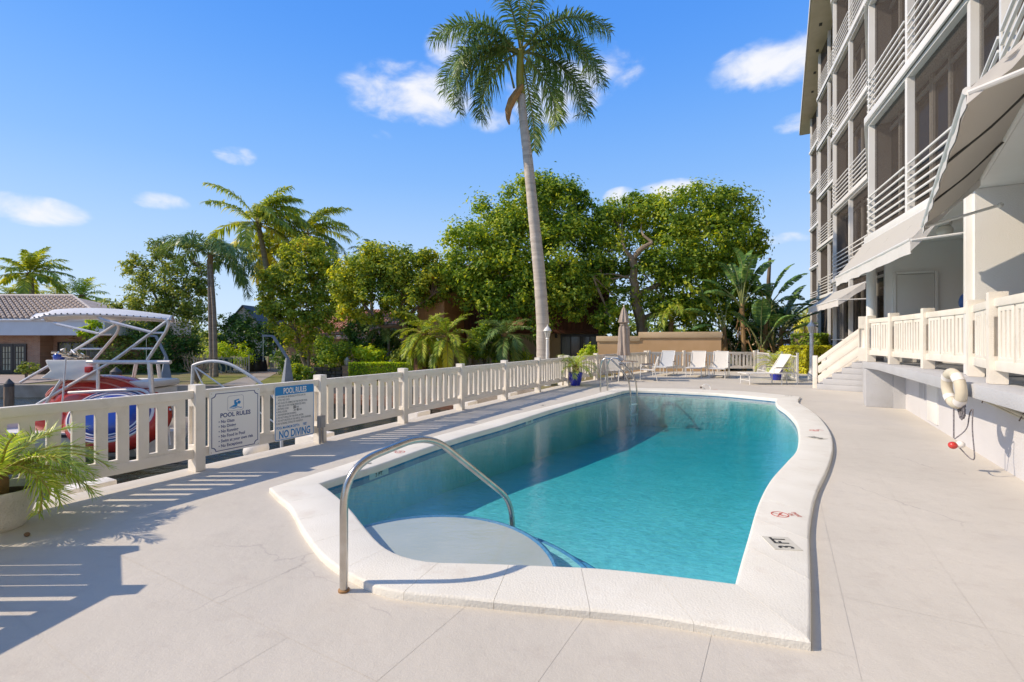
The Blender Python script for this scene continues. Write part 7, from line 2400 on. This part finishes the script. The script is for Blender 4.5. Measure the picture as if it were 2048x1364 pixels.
def make_lounger(label, fabric_m, loc, rz, back=58, arms=True):
    t = thing("sun_lounger", label, "sun lounger", loc, rz, "sling loungers at the far end of the deck")
    S, hw, sl, bl = .40, .31, 1.18, .82
    b0 = (sl, S); th = R(back)
    b1 = (sl + bl * math.cos(th), S + bl * math.sin(th))
    mb = MB(); sheet(mb, [(.03 + (sl - .03) * k / 8, S + .012 * math.sin(k * .8)) for k in range(9)], hw - .02, sag=.02); mb.build("seat_sling", fabric_m, t, local=True, smooth=True)
    mb = MB(); sheet(mb, [(b0[0] + (b1[0] - b0[0]) * k / 6 + .03 * math.sin(math.pi * k / 6), b0[1] + (b1[1] - b0[1]) * k / 6) for k in range(7)], hw - .02, sag=.02); mb.build("back_sling", fabric_m, t, local=True, smooth=True)
    for s_ in (-1, 1):
        mb = MB(); mb.tube([(0, s_ * hw, S), (1.9, s_ * hw, S)], .019, 8); mb.build("side_rail", frame_w, t, local=True, smooth=True)
        mb = MB(); mb.tube([(b0[0], s_ * (hw - .015), b0[1]), (b1[0], s_ * (hw - .015), b1[1])], .017, 8); mb.build("back_rail", frame_w, t, local=True, smooth=True)
        for x in (.10, 1.30, 1.86):
            mb = MB(); mb.tube([(x, s_ * hw, S), (x + (.02 if x < 1 else .0), s_ * hw, 0)], .018, 8); mb.build("leg", frame_w, t, local=True, smooth=True)
        if arms:
            mb = MB(); mb.tube(arc_points([(.98, s_ * (hw + .03), S), (.98, s_ * (hw + .03), .60), (1.62, s_ * (hw + .03), .60), (1.86, s_ * (hw + .03), S)], 4, .06), .014, 7); mb.build("arm_frame", frame_w, t, local=True, smooth=True)
            mb = MB(); mb.box((1.28, s_ * (hw + .03), .622), (.42, .05, .018)); mb.build("arm_rest", strap_dark, t, local=True, bevel=.005)
    for x in (0.0, 1.9):
        mb = MB(); mb.tube([(x, -hw, S), (x, hw, S)], .019, 8); mb.build("cross_rail", frame_w, t, local=True, smooth=True)
    mb = MB(); mb.tube([(.1, -hw, .15), (.1, hw, .15)], .012, 6); mb.build("cross_rail", frame_w, t, local=True, smooth=True)
    mb = MB(); mb.tube([(b1[0], -hw, b1[1]), (b1[0], hw, b1[1])], .017, 8); mb.build("top_rail", frame_w, t, local=True, smooth=True)
    for s_ in (-1, 1):
        mb = MB(); mb.tube([(b0[0] + .45 * (b1[0] - b0[0]), s_ * .2, b0[1] + .45 * (b1[1] - b0[1])), (1.78, s_ * .2, S)], .011, 6); mb.build("back_strut", frame_w, t, local=True, smooth=True)
    return t
def place(px0, py0, px1, py1):
    a, b = ground(px0, py0), ground(px1, py1); return (a + b) / 2
for (pa, fab, lab, rz_) in ((place(1304, 752.5, 1332, 752.5), sling_grey, "pale grey sling lounger, leftmost of the three facing the pool", 57), (place(1371, 754, 1402, 756), sling, "white sling lounger in the middle of three, shadow on its back", 60), (place(1418, 756, 1449, 758), sling, "white sling lounger, rightmost of the three facing the pool", 60)):
    make_lounger(lab, fab, (pa.x, pa.y, 0), R(rz_))
pa = ground(1487, 768.5)
make_lounger("white sling lounger turned side on, alone by the stairs", sling, (pa.x, pa.y + .1, 0), R(2), 56)

# table, umbrella, chairs
T = Vector((4.62, 19.55, 0))
t = thing("patio_table", "round patio table with tan slatted top under the closed umbrella", "table", T.to_tuple())
tt_m = mat("tan table top", (.50, .36, .25), (.42, .29, .19), scale=6, rough=.5, stretch=(1, 8, 1))
for k in range(11):
    y = -.5 + k * .1; hl = math.sqrt(max(.02, .56 ** 2 - y * y))
    mb = MB(); mb.box((T.x, T.y + y, .725), (hl * 2, .088, .024)); mb.build("slat", tt_m, t)
mb = MB(); mb.tube([(T.x + .56 * math.cos(2 * math.pi * k / 32), T.y + .56 * math.sin(2 * math.pi * k / 32), .715) for k in range(33)], .02, 6, caps=False); mb.build("table_rim", frame_w, t, smooth=True)
for k in range(4):
    a_ = R(45 + 90 * k); mb = MB(); mb.tube(arc_points([(T.x + .42 * math.cos(a_), T.y + .42 * math.sin(a_), .70), (T.x + .40 * math.cos(a_), T.y + .40 * math.sin(a_), .3), (T.x + .46 * math.cos(a_), T.y + .46 * math.sin(a_), 0)], 4, .1), .02, 8); mb.build("leg", frame_w, t, smooth=True)
u = thing("patio_umbrella", "closed taupe umbrella standing through the patio table", "umbrella", T.to_tuple())
taupe = mat("taupe umbrella canvas", (.44, .36, .30), (.38, .31, .26), scale=3, rough=.9)
def folds(a_, z_): return 1 + .17 * math.sin(a_ * 8 + z_ * 1.5) * min(1, (3.0 - z_) * 1.4) + .06 * math.sin(a_ * 3 + z_ * 4)
mb = MB(); mb.lathe([(.235, .98), (.24, 1.02), (.215, 1.35), (.20, 1.7), (.205, 1.95), (.19, 2.12), (.13, 2.22), (.12, 2.28)], (T.x, T.y, 0), 48, folds); mb.build("canopy", taupe, u, smooth=True)
mb = MB(); mb.lathe([(.10, 2.26), (.225, 2.34), (.20, 2.42), (.15, 2.62), (.09, 2.86), (.03, 2.97), (.02, 2.98)], (T.x, T.y, 0), 48, lambda a_, z_: 1 + .13 * math.sin(a_ * 8)); mb.build("vent_cap", taupe, u, smooth=True)
mb = MB(); mb.tube([(T.x, T.y, 0), (T.x, T.y, 3.0)], .022, 8); mb.build("pole", alu, u, smooth=True)
mb = MB(); mb.ball((T.x, T.y, 3.03), .035, 10, 6); mb.build("finial", frame_w, u, smooth=True)
mb = MB(); mb.tube([(T.x + .16 * math.cos(2 * math.pi * k / 16), T.y + .16 * math.sin(2 * math.pi * k / 16), 2.24) for k in range(17)], .018, 6, caps=False); mb.build("tie_strap", taupe, u, smooth=True)
mb = MB(); mb.lathe([(.26, 0), (.26, .06), (.05, .10), (.04, .3), (.035, .3)], (T.x, T.y, 0), 20); mb.build("base", mat("umbrella base", (.30, .29, .28), rough=.6), u, smooth=True)
def make_chair(label, loc, rz_):
    c = thing("patio_chair", label, "chair", loc, rz_, "sling chairs round the patio table")
    hw = .27
    mb = MB(); sheet(mb, [(-.24 + .5 * k / 6, .42 + .03 * k / 6) for k in range(7)], hw - .02, sag=.03); mb.build("seat", sling, c, local=True, smooth=True)
    mb = MB(); sheet(mb, [(-.24 - .16 * k / 6, .44 + .50 * k / 6) for k in range(7)], hw - .02, sag=.0); mb.build("backrest", sling, c, local=True, smooth=True)
    for s_ in (-1, 1):
        mb = MB(); mb.tube(arc_points([(.27, s_ * hw, 0), (.25, s_ * hw, .63), (-.28, s_ * hw, .64)], 5, .07), .015, 8); mb.build("front_leg", frame_w, c, local=True, smooth=True)
        mb = MB(); mb.tube(arc_points([(-.38, s_ * hw, 0), (-.27, s_ * hw, .42), (-.42, s_ * hw, .95)], 5, .08), .015, 8); mb.build("rear_leg", frame_w, c, local=True, smooth=True)
        mb = MB(); mb.tube([(.26, s_ * hw, .44), (-.26, s_ * hw, .42)], .014, 7); mb.build("seat_rail", frame_w, c, local=True, smooth=True)
        mb = MB(); mb.box((0, s_ * hw, .658), (.44, .045, .02)); mb.build("arm_rest", strap_dark, c, local=True, bevel=.005)
    mb = MB(); mb.tube([(-.42, -hw, .95), (-.42, hw, .95)], .015, 8); mb.build("top_rail", frame_w, c, local=True, smooth=True)
    mb = MB(); mb.tube([(.26, -hw, .43), (.26, hw, .43)], .013, 7); mb.build("front_rail", frame_w, c, local=True, smooth=True)
    return c
ch0 = make_chair("white sling chair right of the patio table, turned towards it", (T.x + .75, T.y - .75, 0), R(165))
for lab, x, y, rz_ in (("white sling chair behind the patio table with its back to the fence", T.x + .10, T.y + 1.0, -95), ("white sling chair in front of the patio table, behind the pool ladder", T.x - .55, T.y - .95, 55), ("white sling chair left of the patio table by the blue pot", T.x - 1.35, T.y - .1, 10)):
    c = copy_tree(ch0); c.location = (x, y, 0); c.rotation_euler = (0, 0, R(rz_)); c['label'] = lab

# ------------------------------------------------------------------ pool rails and small things
def rail_obj(name, label, cat, pts, r, foot, rad=.12, extra=()):
    t = thing(name, label, cat, foot)
    mb = MB(); mb.tube(arc_points(pts, 10, rad), r, 16); mb.build("tube", steel, t, smooth=True)
    return t
g0 = ground(691, 1178)
d_ = Vector((.60, .80, 0))
P0 = Vector((-1.09, 3.07, 0))
def rp(sx, z): return P0 + d_ * sx + Vector((0, 0, z))
hr = rail_obj("grab_rail", "bent stainless steel grab rail over the pool steps", "handrail", [rp(0, -.01), rp(0, .80), rp(.74, .905), rp(1.80, .10), rp(1.84, -.32)], .0265, P0.to_tuple(), rad=.26)
mb = MB(); mb.lathe([(.036, 0), (.036, .012), (.028, .016)], (P0.x, P0.y, 0), 20); mb.build("rusty_collar", mat("rusty collar", (.42, .24, .10), (.30, .16, .07), scale=30, rough=.8), hr, smooth=True)
# ladder rails at the deep end
def hoop(a, b, label, group):
    a, b = Vector(a), Vector(b)
    d2 = (b - a).normalized()
    t = thing("ladder_rail", label, "pool ladder", a.to_tuple(), 0, group)
    pts = [a, a + Vector((0, 0, .70)), a + d2 * .06 + Vector((0, 0, .94)), a + d2 * .22 + Vector((0, 0, 1.0)), a + d2 * .42 + Vector((0, 0, .90)), b + d2 * .02 + Vector((0, 0, .30)), b + d2 * .05 + Vector((0, 0, -.95))]
    p_, _ = limb(pts, 1, 1); mb = MB(); mb.tube(p_, .024, 12); mb.build("tube", steel, t, smooth=True)
    return t
la, lb_ = ground(1201, 783.5, .055), ground(1215, 781.5, .055)
pn = Vector((.868, -.496, 0))
h1 = hoop(la, la + pn * .85, "left stainless hoop of the pool ladder at the deep end", "pool ladder rails")
h2 = hoop(lb_, lb_ + pn * .85, "right stainless hoop of the pool ladder at the deep end", "pool ladder rails")
for k in range(2):
    mb = MB(); mb.beam(la + pn * .9 + Vector((0, 0, -.35 - k * .3)), lb_ + pn * .9 + Vector((0, 0, -.35 - k * .3)), .08, .03); mb.build("ladder_step", white_metal, h1)
# looped hose end on the coping
g1 = ground(1410, 778.5, .055)
t = thing("pool_fill_spout", "small white looped fill spout on the far pool coping", "spout", g1.to_tuple())
mb = MB(); mb.tube(arc_points([g1, g1 + Vector((-.12, 0, .09)), g1 + Vector((.02, 0, .17)), g1 + Vector((.16, -.02, .10)), g1 + Vector((.13, -.1, -.02)), g1 + Vector((.02, -.16, -.05))], 5, .06), .016, 8); mb.build("loop", white_metal, t, smooth=True)
mb = MB(); mb.ball(g1 + Vector((-.13, 0, .06)), .035, 8, 6); mb.build("valve", strap_dark, t, smooth=True)
# fallen nut on the deck
g2 = ground(54, 1073)
single(MB().ball((g2.x, g2.y, .018), .018, 10, 6, (1.3, 1, 1)), "fallen_nut", mat("brown nut", (.20, .12, .06), rough=.7), "small brown fallen nut on the deck below the white pot", "nut", (g2.x, g2.y, 0), smooth=True)
# blue round float on the porch
q = at(1941, 604, 9.0)
t = thing("blue_float", "round blue object partly hidden behind the porch column", "float", (q.x, q.y, TERR))
bl_m = mat("blue float vinyl", (.05, .14, .42), (.07, .18, .5), scale=3, rough=.3)
mb = MB(); mb.ball(q, .21, 18, 12, (1, .5, 1)); mb.build("disc", bl_m, t, smooth=True)
mb = MB(); mb.tube([(q.x, q.y, TERR), (q.x, q.y, q.z - .18)], .03, 8); mb.build("stand", white_metal, t, smooth=True)

# lamp posts
def lamp_post(px, py_top, Y, zbase, label):
    a = at(px, py_top, Y)
    t = thing("lamp_post", label, "lamp post", (a.x, Y, zbase), 0, "white lantern posts")
    H = a.z
    mb = MB(); mb.lathe([(.14, zbase), (.13, zbase + .25), (.085, zbase + .35), (.075, zbase + .6), (.065, H - .60), (.085, H - .58), (.06, H - .52)], (a.x, Y, 0), 14); mb.build("post", white_metal, t, smooth=True)
    mb = MB(); mb.lathe([(.07, H - .52), (.135, H - .27), (.14, H - .25)], (a.x, Y, 0), 8); mb.build("lantern_glass", mat("milky lantern glass", (.62, .58, .50), rough=.3), t)
    mb = MB()
    for k in range(8):
        an = 2 * math.pi * k / 8; mb.tube([(a.x + .072 * math.cos(an), Y + .072 * math.sin(an), H - .52), (a.x + .142 * math.cos(an), Y + .142 * math.sin(an), H - .25)], .009, 4)
    mb.build("lantern_ribs", white_metal, t)
    mb = MB(); mb.lathe([(.175, H - .25), (.17, H - .22), (.10, H - .12), (.03, H - .06), (.02, H - .03), (.03, H - .01), (.005, H + .02)], (a.x, Y, 0), 12); mb.build("lantern_roof", white_metal, t, smooth=True)
lamp_post(1095, 650, 19.6, -.3, "slim white lamp post beside the leaning royal palm")
lamp_post(1623, 641, 19.4, 0.0, "slim white lamp post beside the foot of the stairs")

# life ring, rope, float, pole on the terrace wall
LD = Vector((.491, .871, 0))                    # along the ledge
rc = Vector((5.60, 5.86, 1.02)) - Vector((.871, -.491, 0)) * .10
t = thing("life_ring", "off white life ring hung on the terrace ledge", "life ring", (rc.x, rc.y, .75))
ringm = mat("aged white life ring", (.70, .63, .50), (.62, .55, .42), scale=4, rough=.7, dirt=(.52, .45, .34), dscale=5)
mb = MB(); SEG = 36
ring_n = (Vector((.871, -.491, 0)) * .93 + Vector((.491, .871, 0)) * .10 + Vector((0, 0, .08))).normalized()
ru = Vector((0, 0, 1)); ru = (ru - ring_n * ru.dot(ring_n)).normalized(); rv = ring_n.cross(ru)
def rpt(a_, rad, off=0): return rc + (ru * math.cos(a_) + rv * math.sin(a_)) * rad + ring_n * off
vs, fs = [], []
for k in range(SEG):
    a_ = 2 * math.pi * k / SEG
    for j in range(12):
        b_ = 2 * math.pi * j / 12; vs.append(rpt(a_, .192 + .062 * math.cos(b_), .058 * math.sin(b_)))
for k in range(SEG):
    for j in range(12): fs.append((k * 12 + j, ((k + 1) % SEG) * 12 + j, ((k + 1) % SEG) * 12 + (j + 1) % 12, k * 12 + (j + 1) % 12))
mb.add(vs, fs); mb.build("ring", ringm, t, smooth=True)
for a0 in (35, 125, 215, 305):
    mb = MB(); vs, fs = [], []
    for k in range(4):
        a_ = R(a0 + k * 8)
        for j in range(12):
            b_ = 2 * math.pi * j / 12; vs.append(rpt(a_, .192 + .066 * math.cos(b_), .062 * math.sin(b_)))
    for k in range(3):
        for j in range(12): fs.append((k * 12 + j, (k + 1) * 12 + j, (k + 1) * 12 + (j + 1) % 12, k * 12 + (j + 1) % 12))
    mb.add(vs, fs); mb.build("band", mat("white tape band", (.80, .76, .72), rough=.6), t, smooth=True)
ropem = mat("black and white rope", (.10, .09, .11), (.30, .28, .28), scale=60, rough=.9)
mb = MB(); rng = random.Random(6)
for k in range(9):
    c = rc + Vector((0, 0, -.14 - .015 * k)) + Vector((.871, -.491, 0)) * .06 + LD * -.06; w_ = rng.uniform(.05, .10)
    mb.tube([c + LD * (w_ * math.cos(2 * math.pi * i / 10)) * -1 + Vector((rng.uniform(-.01, .01), rng.uniform(-.01, .01), .12 * math.sin(2 * math.pi * i / 10))) for i in range(11)], .008, 5, caps=False)
mb.build("rope_coil", ropem, t, smooth=True)
mb = MB(); mb.tube([rc + Vector((0, 0, -.24)), rc + Vector((.0, 0, -.45)), rc + Vector((0, 0, -.62))], .008, 5)
mb.build("rope", ropem, t, smooth=True)
fl = rc + Vector((-.01, -.02, -.70))
f_ = thing("rope_float", "small red and white float hanging on a rope below the life ring", "float", fl.to_tuple())
mb = MB(); mb.ball(fl + LD * -.03 + Vector((-.03, -.0, -.0)), .048, 14, 10, (1, 1, .95)); mb.build("red_half", red_gel, f_, smooth=True)
mb = MB(); mb.ball(fl + LD * -.03 + Vector((.042, -.025, .015)), .046, 14, 10, (1, 1, .95)); mb.build("white_half", white_gel, f_, smooth=True)
q_ = lambda k, z_: fl + LD * -k + Vector((.871, -.491, 0)) * .12 + Vector((0, 0, z_))
mb = MB(); mb.tube(arc_points([fl + Vector((.05, 0, -.02)), q_(.10, -.14), q_(.26, -.12), q_(.16, .25), q_(.19, .50), q_(.08, .42), q_(.0, .2), fl + Vector((.0, 0, .07))], 6, .2), .007, 5); mb.build("rope", ropem, f_, smooth=True)
pa_, pb_ = on_wall(1973, .84, .05), on_wall(2200, .70, .05)
t = thing("reach_pole", "cream reaching pole lying in hooks along the terrace wall", "pole", pa_.to_tuple())
polem = mat("cream pole", (.62, .57, .43), (.55, .5, .38), scale=5, rough=.5)
mb = MB(); mb.tube([pa_, pb_], .022, 10); mb.tube([pa_ + Vector((0, 0, -.035)), pb_ + Vector((0, 0, -.035))], .016, 8); mb.build("tube", polem, t, smooth=True)
for s_ in (.06, .5, .9):
    q = pa_.lerp(pb_, s_); mb = MB(); mb.tube([q + Vector((.05, -.03, .05)), q + Vector((0, 0, .04)), q + Vector((-.035, .02, -.06))], .007, 5); mb.build("hook", strap_dark, t)
